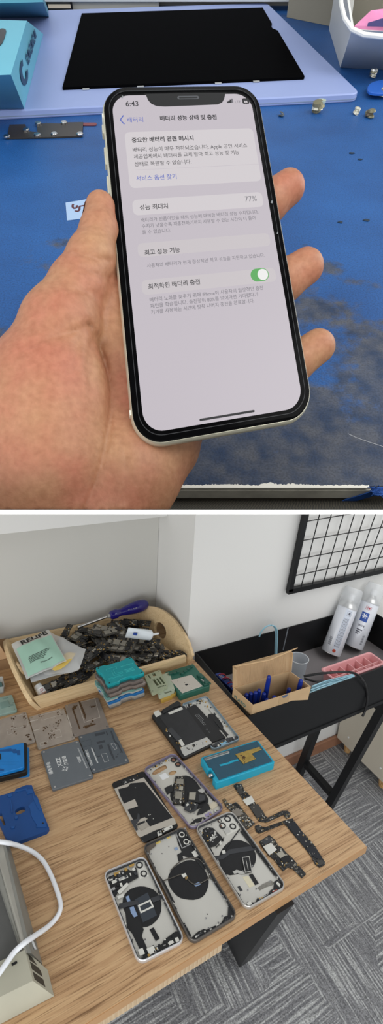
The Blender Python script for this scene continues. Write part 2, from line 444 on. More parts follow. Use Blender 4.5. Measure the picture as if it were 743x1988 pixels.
c2y = min(.90, (c2 - s2 * c2[2])[1])
def post(y1, y0): 
    return MB().loft([[(XL + i * .013, y + j * .013, z) for i, j in ((-1, -1), (1, -1), (1, 1), (-1, 1))] for y, z in ((y0, 0), (y1, ztop))])
ya1, ya0 = (c + s * (ztop - c[2]))[1], (c - s * c[2])[1]
yb1, yb0 = (c2 + s2 * (ztop - c2[2]))[1], (c2 - s2 * c2[2])[1]
yb1, yb0 = min(yb1, .91), min(yb0, .965)
post(ya1, ya0).build('leg', M_black, rk)
post(yb1, yb0).build('leg', M_black, rk)
for zc in ((b1[2] + b2[2]) / 2, ztop - .045):
    y_a = ya0 + (ya1 - ya0) * zc / ztop + .0135; y_b = yb0 + (yb1 - yb0) * zc / ztop - .0135
    MB().bar((XL, y_a, zc), (XL, y_b, zc), .022, .022).build('crossbar', M_black, rk)
print('RACK', x0, xl, yf, ya1, ya0, yb1, yb0)

# ------------------------------------------------------------------ cream cabinet beyond the trestle
XB = 1.335
k0 = VX(644, 1420, XB); k1 = VX(736, 1505, XB); zc = .05
M_cream = mat('cream_laminate', (200, 192, 176), .5)
cb = thing('low_cabinet', 'cream low cabinet on tapered wooden feet beyond the black trestle legs', 'cabinet', (XB + .22, .8, 0))
ylo, yhi = min(k1[1], .74), min(k0[1], YL - .016)
MB().box(XB, ylo, zc, XB + .45, yhi, .585, 0, .003).build('body', M_cream, cb)
wf = wood('beech_feet', (176, 132, 84), (200, 156, 104), (212, 172, 120), 1.5, 2)
for fx, fy in ((XB + .03, yhi - .04), (XB + .03, ylo + .05), (XB + .40, yhi - .04), (XB + .40, ylo + .05)):
    MB().cyl((fx, fy), .013, 0, zc - .0005, 0, 18, .021).build('foot', wf, cb)
for i in (.2, .8): MB().lathe([(.004, 0), (.004, .0015), (.002, .002)], (XB - .0001, ylo + (yhi - ylo) * i, zc + .05), (-1, 0, 0), n=10).build('cap', M_white, cb)
print('CAB', k0, k1)
# ------------------------------------------------------------------ wire grid on the wall
yg = YW - .016
gr = thing('wire_grid', 'black framed wire grid panel hanging on the white wall', 'wire grid', (1.1, yg, .9))
Zg = (540, 990, .2732); gp = lambda a, b: VY(Zg[0] + a * Zg[2], Zg[1] + b * Zg[2], yg)
def ext(p, q, k): return q + (q - p) * k
L0, L1 = gp(78, 575), gp(192, 30); L1 = ext(L0, L1, .6)
B1 = gp(743, 428); B1 = ext(L0, B1, .5)
MB().bar(L0, L1, .0165, .014, (0, 1, 0)).build('frame_side', M_black, gr)
MB().bar(L0 - (B1 - L0) * .012, B1, .0165, .014, (0, 1, 0)).build('frame_side', M_black, gr)
R1 = B1 + (L1 - L0); MB().bar(B1, R1, .0165, .014, (0, 1, 0)).build('frame_side', M_black, gr)
MB().bar(L1, R1, .0165, .014, (0, 1, 0)).build('frame_side', M_black, gr)
vt = [(293, 30, 160, 552), (377, 30, 240, 533), (463, 30, 320, 515), (540, 30, 395, 497), (615, 30, 465, 478), (690, 30, 540, 460), (762, 30, 607, 443), (836, 30, 680, 425), (908, 30, 750, 410)]
for t, u, q, w in vt:
    p, r_ = gp(q, w), gp(t, u); MB().tube([p, ext(p, r_, .6)], .0018, n=6).build('wire', M_black, gr)
for xa, ya, xb, yb_ in ((208, 80, 743, -12), (178, 216, 743, 122), (146, 347, 743, 237), (113, 468, 743, 333)):
    p, q = gp(xa, ya), gp(xb, yb_); MB().tube([p, ext(p, q, .55)], .0018, n=6).build('wire', M_black, gr)
p, q = gp(178, 216), gp(743, 122); dv = gp(178, 216) - gp(146, 347)
for kk in (2, ): MB().tube([p + dv * kk, ext(p, q, .5) + dv * kk], .0018, n=6).build('wire', M_black, gr)
# ================================================================== wooden tray and what lies in it
tzf, tzb = DESK + .036, DESK + .05
ZT = (0, 1150, .2692); ZU = (180, 1150, .2961)
bf = [np.array([.118, .889]), np.array([.503, .898]), np.array([.446, 1.125]), np.array([.098, 1.135])]    # FL FR BR BL at desk level
tfl = DK(66, 1358, tzf); tfr = DK(361, 1274, tzf + .004)
tbl = VY(12, 1241, 1.155); tbr = VY(277, 1186, 1.155)
print('TRAY', tfl, tfr, tbl, tbr)
tray = thing('wooden_tray', 'pale wooden serving tray heaped with circuit boards on the desk', 'tray', (.3, 1.02, DESK))
zt = DESK + .0005
MB().prism([tuple(q) for q in bf], zt, DESK + .007).build('base', M_ply, tray)
def wall_mb(p0, p1, q0, q1, t, nrm):      # outer bottom edge p0-p1, outer top edge q0-q1, thickness t inward
    n = np.array(nrm) * t
    return MB().hexa([p0, p1, p1 + n, p0 + n], [q0, q1, q1 + n, q0 + n])
A3 = lambda q, z: np.array([q[0], q[1], z])
wall_mb(A3(bf[0], zt), A3(bf[1], zt), tfl, tfr, .009, (0, 1, 0)).build('front_wall', M_ply, tray)
wall_mb(A3(bf[2], zt), A3(bf[3], zt), tbr, tbl, .009, (0, -1, 0)).build('back_wall', M_ply, tray)
# handle ends: arched profile with an oval grip hole, built in the plane of the wall
def end_wall(pf, pb, tf, tb, bulge, hole, t, name):
    o = A3(pf, zt); a = A3(pb, zt) - o; up = ((tf - A3(pf, zt)) + (tb - A3(pb, zt))) / 2
    n = np.cross(a, up); n = n / np.linalg.norm(n) * t
    fr = Frame(o, a, up, n)
    # solve coords of the top corners in the plane
    I = np.linalg.pinv(np.stack([a, up], 1)); f0 = I @ (tf - o); b0 = I @ (tb - o)
    prof = [(0, 0)] + [(1, 0)] + [tuple(b0)]
    for k in range(1, 12):
        s_ = k / 12; x = b0[0] + (f0[0] - b0[0]) * s_; y = b0[1] + (f0[1] - b0[1]) * s_ + bulge * math.sin(PI * s_) ** .65
        prof.append((x, y))
    prof.append(tuple(f0))
    mb = MB(fr)
    if hole: mb.holed(prof, [ell(*hole, n=20)], 0, 1)
    else: mb.holed(prof, [], 0, 1)
    mb.build(name, M_ply, tray)
end_wall(bf[1], bf[2], tfr, tbr, 1.45, (.55, .95, .12, .56), .009, 'end_wall')
end_wall(bf[0], bf[3], tfl, tbl, .8, (.5, .9, .10, .36), -.009, 'end_wall')

# --- the heap of logic boards
M_p1 = pcb('circuit_board_dark', (56, 55, 53), 460); M_p2 = pcb('circuit_board_grey', (94, 91, 84), 520); M_p3 = pcb('circuit_board_black', (40, 41, 43), 380)
M_sh = mat('shield_grey', (150, 146, 136), .35, .5, var=.1, vs=80); M_sh2 = mat('shield_dark', (66, 65, 63), .4, .3); M_chip = mat('chip_black', (20, 21, 24), .35)
M_tan = mat('kapton_tan', (150, 120, 66), .4)
M_pad = mat('pad_silver', (176, 172, 160), .3, .6)
def board_proto(kind):
    L, W, pm = ((.088, .021, M_p1), (.068, .028, M_p2), (.080, .017, M_p3), (.055, .038, M_p1))[kind]
    b = thing('logic_board', '', 'circuit board', (0, 0, 0), 'logic boards heaped in the wooden tray')
    mb = MB()
    out = [(-L / 2, -W / 2), (L * .22, -W / 2), (L * .24, -W * .36), (L / 2, -W * .36), (L / 2, W / 2), (-L * .15, W / 2), (-L * .17, W * .42), (-L / 2, W * .42)]
    mb.prism(out, 0, .0022); mb.build('board', pm, b)
    mb = MB(); rnd = random.Random(kind)
    for _ in range(26):
        x = rnd.uniform(-L * .45, L * .4); y = rnd.uniform(-W * .34, W * .34); d = rnd.uniform(.0014, .0045); mb.box(x, y, .0023, x + d, y + d * .7, .0023 + rnd.uniform(.0006, .0016), rnd.randrange(3))
    mb.build('components', [M_pad, M_chip, M_tan], b)
    x = -L * .4
    for i, (w_, m_) in enumerate(((.018, M_sh2 if kind != 1 else M_sh), (.013, M_chip if kind == 2 else M_sh), (.011, M_chip if kind != 3 else M_pad))):
        MB().prism(rrect(x, -W * .32, x + w_, W * .3, .0008, 2), .0023, .0044, 0, .0004).build('shield', m_, b); x += w_ + .004
    return b
protos = [board_proto(k) for k in range(4)]
heap = [(130, 1222), (150, 1238), (170, 1215), (190, 1240), (205, 1222), (225, 1208), (240, 1222), (215, 1250), (180, 1262), (160, 1255), (245, 1250), (262, 1238),
        (235, 1268), (200, 1275), (280, 1255), (295, 1262), (310, 1268), (290, 1280), (318, 1285), (265, 1278), (245, 1290), (150, 1275), (140, 1265), (330, 1276), (225, 1280),
        (120, 1240), (175, 1236), (255, 1215), (268, 1268), (300, 1290), (325, 1290), (280, 1295), (190, 1288), (210, 1262), (165, 1282), (185, 1225), (215, 1236), (233, 1238), (250, 1262), (305, 1278)]
heap2 = [(110, 1325), (125, 1318), (140, 1310), (155, 1302), (120, 1332), (98, 1330), (150, 1316), (165, 1310), (90, 1340), (105, 1340), (135, 1326), (160, 1320)]
rb = random.Random(11)
def tilt(rz, rx, ry, p):
    return Matrix.Translation(Vector(p)) @ Matrix.Rotation(rz, 4, 'Z') @ Matrix.Rotation(rx, 4, 'X') @ Matrix.Rotation(ry, 4, 'Y')
lab_h = 'dark phone logic board lying in the heap inside the wooden tray'
lab_l = 'dark phone logic board beside the small vial in the tray corner'
bp = []
lay = 0
for (px, py) in heap + [(x + rb.uniform(-14, 14), y + rb.uniform(-10, 8)) for x, y in heap]:
    bp.append((px, py, 0))
for px, py in heap2: bp.append((px, py, 1))
used = [False] * 4
for i, (px, py, low) in enumerate(bp):
    p = DK(px, py, DESK + .03)
    q = np.array([min(max(p[0], .155), .428 + .06 * (1.085 - min(max(p[1], .935), 1.085)) / .15), min(max(p[1], .935), 1.085)])
    hump = .010 + .034 * max(0, 1 - ((q[0] - .33) / .22) ** 2) * max(.15, min(1, (q[1] - .88) / .12)) if not low else .010
    z = DESK + .012 + hump * (.35 + .65 * ((i * 7) % 11) / 10)
    k = (i * 5 + i // 7) % 4 if not low else (0, 2)[i % 2]
    ang = (rb.gauss(-.62, .2) if px > 225 else rb.uniform(-1.3, 1.0)) if not low else rb.gauss(.35, .12)
    o = protos[k] if not used[k] else copy_tree(protos[k]); used[k] = True
    o.matrix_world = tilt(ang, rb.gauss(.16, .26), rb.gauss(0, .16), (q[0], q[1], z))
    o['label'] = lab_l if low else lab_h
    if low: o['group'] = 'logic boards in the tray corner'

# --- zip bags
M_zip = mat('frosted_zip_bag', (230, 234, 233), .35, alpha=.5, bump=.3, bs=60)
M_green = mat('mint_sheet', (164, 204, 186), .5)
M_ink = mat('black_print', (20, 21, 22), .6)
M_yel = mat('yellow_film', (236, 204, 104), .45)
def bag_mb(px4, zs, thick, puff=1.0, nu=14, nv=14):
    c = [DK(x, y, z) for (x, y), z in zip(px4, zs)]    # TL TR BR BL
    rnd = random.Random(int(px4[0][0]))
    ph = [rnd.uniform(0, 6) for _ in range(4)]
    def surf(u, v):
        p = (c[3] * (1 - u) + c[2] * u) * (1 - v) + (c[0] * (1 - u) + c[1] * u) * v
        w = .0018 * math.sin(9 * u + ph[0]) * math.sin(7 * v + ph[1]) + .001 * math.sin(17 * u + 6 * v + ph[2])
        return p + np.array([0, 0, w])
    def topf(u, v):
        return surf(u, v) + np.array([0, 0, thick * (16 * u * (1 - u) * v * (1 - v)) ** .5])
    mb = MB(); mb.grid(topf, nu, nv); mb.grid(lambda u, v: surf(1 - u, v) + np.array([0, 0, -.0006]), nu, nv)
    return mb, topf
zt4 = lambda pts: zm(ZT, pts)
Mbag = thing('zip_bag', 'frosted zip bag with a mint green sheet and black printing in the tray', 'bag', DK(75, 1290, DESK + .03))
qb = zt4([(82, 372), (352, 270), (480, 495), (192, 628)]); zbag = (DESK + .064, DESK + .073, DESK + .062, DESK + .050)
mb, tf = bag_mb(qb, zbag, .010); mb.build('bag_film', M_zip, Mbag)
mg = MB(); mg.grid(lambda u, v: tf(.05 + .92 * u, .02 + .76 * v) + np.array([0, 0, .0005]), 12, 12); mg.build('green_sheet', M_green, Mbag, label='mint green sheet inside the bag')
mi = MB()
def on_bag(txt, u0, v0, u1, v1, bold=0, hs=1.0):
    v, f = text_mesh(txt, bold); x0, x1 = v[:, 0].min(), v[:, 0].max(); du, dv = u1 - u0, v1 - v0
    asp = .85
    pts = []
    for q in v:
        s_ = (q[0] - x0) / (x1 - x0); h = q[1] / (x1 - x0) * asp * hs
        pts.append(tuple(tf(u0 + du * s_ - dv * h, v0 + dv * s_ + du * h) + np.array([0, 0, .0011])))
    mi.add(pts, f)
on_bag('RELIFE', .20, .80, .90, .83, .03, .85)
for k, (u0, u1) in enumerate(((.22, .78), (.2, .72), (.2, .66), (.2, .62), (.2, .55))):
    v = .40 - .035 * k
    for j in range(26):
        a = u0 + (u1 - u0) * j / 26; b_ = a + (u1 - u0) / 26 * (.5 + .4 * ((j * 7 + k) % 3) / 2)
        mi.add([tuple(tf(q, w) + np.array([0, 0, .0011])) for q, w in ((a, v), (b_, v), (b_, v + .017), (a, v + .017))], [[0, 1, 2, 3]])
on_bag('MADE IN CHINA', .42, .16, .72, .17, .02)
mi.build('printing', M_ink, Mbag)
B2 = thing('zip_bag', 'clear zip bag holding a yellow film tucked beneath the printed zip bag', 'bag', DK(125, 1290, DESK + .02))
qb = zt4([(362, 285), (618, 412), (570, 560), (222, 640)])
mb, tf2 = bag_mb(qb, (DESK + .064, DESK + .058, DESK + .048, DESK + .040), .006)
mb.build('bag_film', mat('clear_zip_film', (232, 234, 234), .3, alpha=.45), B2)
yl = [DK(*zm(ZT, [q])[0], DESK + .0575) for q in ((470, 440), (500, 430), (545, 440), (520, 480), (470, 530), (430, 556), (395, 562), (375, 555))]
MB().prism([tuple(q[:2]) for q in yl], DESK + .0568, DESK + .0575).build('yellow_film', M_yel, B2, label='yellow film')
st = [DK(*zm(ZT, [q])[0], DESK + .046) for q in ((215, 610), (560, 500), (580, 545), (225, 650))]
MB().prism([tuple(q[:2]) for q in st], DESK + .0455, DESK + .0465).build('zip_strip', mat('zip_silver', (200, 204, 206), .3, alpha=.8), B2)

# --- vial, screwdriver, glue tube
pv0, pv1 = DK(*zm(ZT, [(312, 738)])[0], DESK + .019), DK(*zm(ZT, [(270, 672)])[0], DESK + .032)
d = pv1 - pv0; Lv = np.linalg.norm(d); d /= Lv
vi = thing('vial', 'small vial with white label and frosted cap lying in the tray corner', 'vial', pv0 - [0, 0, .01])
MB().lathe([(.0085, 0), (.0095, .001), (.0095, Lv * .12)], pv0, d).build('body', mat('vial_pink', (190, 160, 150), .3), vi)
MB().lathe([(.0098, Lv * .12), (.0098, Lv * .62)], pv0, d).build('label_band', M_white, vi)
MB().lathe([(.009, Lv * .62), (.009, Lv * .97), (.0078, Lv * 1.05)], pv0, d).build('cap', mat('frosted_cap', (196, 198, 198), .45), vi)
mk = MB()
for k in range(3): mk.tube([pv0 + d * Lv * (.25 + .11 * k) + np.array([-.003, -.0070, .0072]), pv0 + d * Lv * (.25 + .11 * k) + np.array([.004, -.0035, .0095])], .0006, n=5)
mk.build('printing', mat('red_print', (150, 60, 60), .6), vi)
yS = 1.12
s0 = VY(150, 1218, yS - .02); s1 = VY(207, 1197.5, yS); s2_ = VY(213, 1195.5, yS); s3 = VY(286, 1171.5, yS + .005)
sd = thing('screwdriver', 'screwdriver with translucent purple-blue handle lying across the tray rim', 'screwdriver', s1 - [0, 0, .02])
MB().tube([s0, s1], .0042, n=12).build('shaft', M_steel, sd)
ax = s3 - s2_; Lh = np.linalg.norm(ax)
M_hd = mat('purple_handle', (42, 34, 128), .12, trans=.25, coat=.5)
MB().lathe([(.009, 0), (.0135, .004), (.0145, Lh * .16), (.0115, Lh * .22), (.0112, Lh * .3), (.0145, Lh * .42), (.0185, Lh * .62), (.0195, Lh * .8), (.0165, Lh * .94), (.010, Lh), (0.001, Lh * 1.015)], s2_, ax, n=28).build('handle', M_hd, sd)
MB().lathe([(.0062, -.007), (.0065, .001)], s2_, ax).build('collar', M_silver, sd)
mk = MB(); axn = ax / Lh
for k in range(4): mk.tube([s2_ + axn * Lh * (.44 + .06 * k) + np.array([0, -.0135 - .001 * k, .0085]), s2_ + axn * Lh * (.47 + .06 * k) + np.array([0, -.0140 - .001 * k, .0088])], .0008, n=5)
mk.build('printing', M_pad, sd)
g0 = VY(246, 1228, .985); g1 = VY(291, 1233, .975); g2 = VY(297, 1231, .974); g3 = VY(310, 1229.5, .972)
gl = thing('glue_tube', 'white plastic glue tube with a blue mark lying on the heap', 'tube', g1 - [0, 0, .02])
ax = (g1 - g0); Lg = np.linalg.norm(ax); axn = ax / Lg
sx = np.array([0, 0, 1.0]); sx -= axn * sx.dot(axn); sx /= np.linalg.norm(sx); sy = np.cross(axn, sx)
rings = []
for t, rx, ry in ((0, .016, .002), (.3, .0155, .007), (.7, .015, .0125), (1.0, .0145, .0145), (1.06, .012, .012)):
    rings.append([tuple(g0 + ax * t + sx * rx * math.cos(2 * PI * k / 20) + sy * ry * math.sin(2 * PI * k / 20)) for k in range(20)])
MB().loft(rings).build('body', mat('tube_white', (214, 222, 228), .35), gl)
MB().lathe([(.007, 0), (.007, .006), (.0035, .008), (.0022, Lg * .38)], g1, g3 - g1).build('nozzle', M_white, gl)
nr = -np.array(ray(270, 1230)); nr /= np.linalg.norm(nr)
lb = [tuple(g0 + ax * t + sx * h + nr * .0150) for t, h in ((.28, -.005), (.45, -.006), (.45, .002), (.28, .002))]
MB().add(lb + [tuple(np.array(q) - nr * .004) for q in lb], [[0, 1, 2, 3], [7, 6, 5, 4], [0, 4, 5, 1], [1, 5, 6, 2], [2, 6, 7, 3], [3, 7, 4, 0]]).build('blue_mark', mat('label_blue', (40, 70, 150), .5), gl)
# ================================================================== repair plates and fixtures on the desk
Zv = (170, 1260, .3365); Z5a = (0, 990, .5007); ZA = (60, 1360, .2692); ZB = (0, 1420, .17497); ZC = (0, 1630, .2019); ZL = (0, 1280, .2557)
M_taupe = mat('taupe_plate', (158, 148, 138), .5, .15, var=.10, vs=45)
M_taupe2 = mat('dark_taupe_plate', (132, 122, 114), .5, .15, var=.08, vs=40)
M_burn = mat('burnt_flux', (74, 50, 24), .5, var=.4, vs=200)
M_groove = mat('groove_shadow_grey', (92, 86, 80), .55)
M_ridge = mat('ridge_pale', (186, 178, 168), .45)
def corner_pins(q, root, r=2.0, ins=5.5, m=None, h=None, n='corner_magnet'):
    for x, y in ((ins, ins), (q.W - ins, ins), (ins, q.L - ins), (q.W - ins, q.L - ins)):
        MB(q).cyl((x, y), r, h, h + .35, 0, 16).build(n, m or M_steel, root)
def burns(q, Z, spots, h, seed):
    """spatters of burnt flux: irregular little blobs"""
    rnd = random.Random(seed); mb = MB(q)
    for a, b_, r in spots:
        for k in range(9):
            x, y = q.tr(Z, [(a + rnd.gauss(0, r), b_ + rnd.gauss(0, r))], h)[0]; s_ = rnd.uniform(.7, 2.4)
            mb.prism([(x + s_ * rnd.uniform(.5, 1.2) * math.cos(t), y + s_ * rnd.uniform(.5, 1.2) * math.sin(t)) for t in [i * PI / 4 for i in range(8)]], h, h + rnd.uniform(.12, .3))
    return mb
def flat_plate(name, label, px4, h, m, group, r=4):
    q = quad(px4, DESK, h / 1000); t = thing(name, label, 'plate', q.c, group)
    MB(q).rloft(0, 0, q.W, q.L, r, [(.4, 0), (0, .4), (0, h - .5), (.5, h)]).build('plate', m, t)
    return q, t
# three taupe soldering plates
GP = 'taupe soldering plates'
q, t = flat_plate('soldering_plate', 'taupe soldering plate nearest the stack of jigs, with a long burnt groove', zm(Z5a, [(247, 757), (384, 726), (421, 846), (289, 880)]), 4, M_taupe2, GP)
mb = MB(q)
for p in ([(595, 320), (608, 318), (650, 420), (650, 460), (640, 440)], [(545, 375), (560, 380), (610, 528), (600, 530)], [(640, 505), (725, 488), (728, 494), (645, 524)], [(545, 370), (585, 345), (588, 352), (556, 385)], [(690, 360), (725, 350), (727, 356), (700, 365)]):
    mb.prism(q.tr(ZL, p, 4), 4, 4.35)
mb.build('groove', M_burn, t)
mb = MB(q)
for p in ([(590, 330), (720, 295), (760, 440), (640, 480)], ): 
    o = q.tr(ZL, p, 4); mb.ring(o, inset(o, .8), 4, 4.3)
mb.prism(q.tr(ZL, [(505, 420), (511, 418), (545, 520), (538, 522)], 4), 4, 4.25)
mb.build('ridge', M_ridge, t); burns(q, ZL, [(560, 365, 8), (700, 470, 10), (690, 360, 8), (645, 515, 6)], 4, 1).build('burnt_flux', M_burn, t); corner_pins(q, t, 1.6, 5, M_steel, 4)
q, t = flat_plate('soldering_plate', 'taupe soldering plate in the middle of the row, heavily spattered with burnt flux', zm(Z5a, [(114, 801), (245, 768), (293, 885), (147, 930)]), 4, M_taupe, GP)
mb = MB(q)
for p in ([(375, 560), (455, 530), (470, 585), (385, 610)], [(300, 425), (450, 385), (470, 420), (315, 465)], [(300, 635), (360, 618), (366, 640), (308, 660)]):
    o = q.tr(ZL, p, 4); mb.ring(o, inset(o, .7), 4, 4.35)
mb.prism(q.tr(ZL, [(225, 470), (285, 455), (287, 460), (228, 476)], 4), 4, 4.3); mb.prism(q.tr(ZL, [(255, 540), (300, 527), (302, 532), (257, 545)], 4), 4, 4.3)
mb.build('ridge', M_ridge, t)
burns(q, ZL, [(305, 435, 10), (450, 410, 14), (440, 480, 12), (400, 560, 18), (345, 640, 8), (330, 520, 12), (420, 500, 20), (385, 590, 10)], 4, 2).build('burnt_flux', M_burn, t); corner_pins(q, t, 1.8, 5, M_steel, 4)
q, t = flat_plate('soldering_plate', 'taupe soldering plate cut by the frame edge beside the bright blue jig', [(-30, 1406), (52, 1381), (67, 1440), (-14, 1468)], 4, M_taupe, GP)
mb = MB(q)
for p in ([(50, 535), (95, 522), (105, 560), (60, 575)], [(90, 440), (195, 410), (215, 500), (110, 530)]):
    o = q.tr(ZL, p, 4); mb.ring(o, inset(o, .7), 4, 4.35)
mb.build('ridge', M_ridge, t)
burns(q, ZL, [(95, 455, 10), (190, 440, 10), (110, 540, 14), (185, 510, 8), (215, 580, 8), (235, 610, 5)], 4, 3).build('burnt_flux', M_burn, t); corner_pins(q, t, 1.8, 5, M_steel, 4)
# pale teal plate
q = quad(zm(ZL, [(-60, 298), (92, 268), (132, 385), (-25, 430)]), DESK, .006); t = thing('jig_plate', 'pale teal jig plate lying beside the wooden tray corner', 'plate', q.c)
M_pteal = mat('pale_teal', (140, 166, 158), .5, var=.12, vs=50)
MB(q).rloft(0, 0, q.W, q.L, 4, [(0, 0), (0, 5), (.8, 6)]).build('plate', M_pteal, t)
mb = MB(q)
for p in ([(0, 330), (60, 312), (75, 345), (100, 340), (102, 350), (10, 375)], [(20, 300), (60, 290), (62, 296), (22, 306)]): mb.prism(q.tr(ZL, p, 6), 6, 6.6)
mb.build('relief', mat('pale_teal_relief', (120, 150, 144), .5), t)
mb = MB(q)
for a, b_ in ((70, 360), (112, 378), (52, 275), (100, 330)): mb.cyl(q.tr(ZL, [(a, b_)], 6)[0], 1, 6, 6.15, 0, 10)
mb.build('pin_hole', M_chip, t)
# grey plates
M_slate = mat('slate_plate', (106, 112, 118), .42, .3, var=.03); M_slate2 = mat('slate_plate_dark', (88, 95, 102), .42, .3, var=.03)
M_wprint = mat('white_print', (214, 216, 216), .5); M_cut = mat('recess_dark', (58, 62, 68), .5)
q, t = flat_plate('grey_plate', 'smooth grey metal plate printed with a white star emblem and letters', zm(ZA, [(68, 365), (345, 283), (450, 552), (158, 645)]), 5, M_slate, 'grey printed plates', 3.5)
mb = MB(q); T = lambda p: q.tr(ZA, p, 5)
put_text(mb, 'XZZ', T([(228, 472)])[0], T([(206, 408)])[0], 5.06, 0, .02, 1.0)
put_text(mb, '鑫智造', T([(268, 462)])[0], T([(245, 396)])[0], 5.06, 0, .03)
put_text(mb, '通用平台', T([(158, 528)])[0], T([(132, 442)])[0], 5.06, 0, .02)
c = T([(248, 492)])[0]
for k in range(4):
    a = k * PI / 2 + .25; b_ = a + .35; c_ = a - .35
    mb.prism([(c[0] + 8.5 * math.cos(a), c[1] + 8.5 * math.sin(a)), (c[0] + 2.6 * math.cos(b_), c[1] + 2.6 * math.sin(b_)), (c[0] + 1.6 * math.cos(a), c[1] + 1.6 * math.sin(a)), (c[0] + 2.6 * math.cos(c_), c[1] + 2.6 * math.sin(c_))], 5, 5.07)
mb.ring(ell(c[0], c[1], 5.0), ell(c[0], c[1], 4.4), 5, 5.07)
A, B = T([(340, 345)])[0], T([(402, 485)])[0]
for k in range(30):
    x, y = A[0] + (B[0] - A[0]) * k / 29, A[1] + (B[1] - A[1]) * k / 29; mb.prism([(x - 1.2, y - .35), (x + 1.2, y - .35), (x + 1.2, y + .35), (x - 1.2, y + .35)], 5, 5.07)
A = T([(352, 440)])[0]; o = [(A[0] + 3.4 * math.cos(.3 + k * 2.094), A[1] + 3.4 * math.sin(.3 + k * 2.094)) for k in range(3)]; mb.ring(o, inset(o, .6), 5, 5.07)
for k in range(3): mb.prism(T([(330 + k * 8, 405), (334 + k * 8, 404), (345 + k * 8, 432), (341 + k * 8, 433)]), 5, 5.07)
mb.build('printing', M_wprint, t, angle=0); corner_pins(q, t, 2.3, 5.5, M_steel, 5)
q, t = flat_plate('grey_plate', 'darker grey metal plate with recessed board outlines and a printed word', zm(ZA, [(340, 258), (588, 190), (710, 438), (443, 520)]), 5, M_slate2, 'grey printed plates', 3.5)
mb = MB(q); T = lambda p: q.tr(ZA, p, 5)
for p in ([(458, 240), (530, 225), (536, 240), (466, 258)], [(540, 225), (548, 222), (556, 248), (548, 250)], [(572, 222), (582, 218), (608, 290), (630, 310), (664, 375), (655, 380), (622, 318), (598, 298)],
          [(472, 300), (530, 285), (536, 300), (478, 314)], [(486, 325), (512, 318), (520, 345), (495, 352)], [(550, 318), (562, 316), (606, 425), (598, 432), (570, 380)], [(440, 340), (446, 338), (462, 370), (456, 372)], [(478, 402), (500, 396), (502, 402), (482, 410)],
          [(608, 405), (622, 400), (625, 408), (612, 412)], [(620, 385), (632, 382), (634, 388), (622, 392)], [(640, 370), (650, 367), (652, 374), (642, 378)]): mb.prism(T(p), 5, 5.12)
mb.build('recess', M_cut, t)
mb = MB(q)
put_text(mb, 'LTE22-15系列模块', T([(447, 466)])[0], T([(404, 352)])[0], 5.06, 0, .03)
for p in ([(505, 385), (545, 380), (562, 435), (530, 445)], [(575, 312), (600, 305), (622, 345), (605, 355)]):
    o = T(p); mb.ring(o, inset(o, .4), 5, 5.06)
for k in range(24): 
    x, y = 432 + k * 1.9, 342 + k * 4.6; mb.prism(T([(x, y), (x + 9, y - 3), (x + 10, y), (x + 1, y + 3)]), 5, 5.06)
mb.build('printing', M_wprint, t, angle=0); 
mb = MB(q)
o = T([(358, 300), (430, 280), (440, 320), (372, 340)]); mb.ring(o, inset(o, .35), 5, 5.1); mb.build('groove_line', M_cut, t)
corner_pins(q, t, 2.3, 5.5, M_steel, 5)
# bright blue jig block, stacked layers
M_blue = mat('bright_blue_block', (16, 120, 196), .45, var=.05); M_blued = mat('deep_blue_block', (14, 66, 128), .5, var=.06, vs=40); M_bl2 = mat('blue_relief_dark', (8, 78, 140), .5)
hb = .024
q = quad([(-52, 1466), (46, 1440), (47.5, 1490), (-58, 1516)], DESK, hb); q0 = quad(zm(ZB, [(-300, 215), (330, 185), (322, 465), (-330, 560)]), DESK, .006)
t = thing('jig_block', 'bright blue layered jig block with a black middle cut by the frame edge', 'jig', q0.c)
MB(q0).rloft(0, 0, q0.W, q0.L, 3, [(0, 0), (0, 5.5), (.5, 6)]).build('lower_plate', M_blue, t)
qm = quad([(-52, 1464), (52, 1440), (53, 1498), (-60, 1524)], DESK, .017)
MB(qm).rloft(0, 0, qm.W, qm.L, 5, [(0, 6.1), (0, 16), (1, 17)]).build('middle_plate', M_blackp, t)
MB(q).rloft(0, 0, q.W, q.L, 4, [(0, 17.1), (0, 23), (.8, 24)]).build('upper_plate', M_blue, t)
mb = MB(q)
for p in ([(0, 205), (125, 190), (130, 200), (180, 195), (182, 212), (222, 208), (225, 262), (190, 262), (188, 240), (150, 242), (130, 222), (0, 226)], [(0, 412), (45, 420), (42, 440), (0, 440)]): mb.prism(q.tr(ZB, p, 24), 24, 24.3)
mb.build('recess', M_bl2, t)
mb = MB(q); mb.prism(q.tr(ZB, [(-20, 250), (10, 246), (12, 308), (-20, 312)], 24), 24, 24.35); 
for k in range(40): mb.cyl(q.tr(ZB, [(10 + (k % 14) * 15, 335 + (k // 14) * 16)], 24)[0], .3, 24, 24.2, 0, 6)
mb.build('slot', M_chip, t)
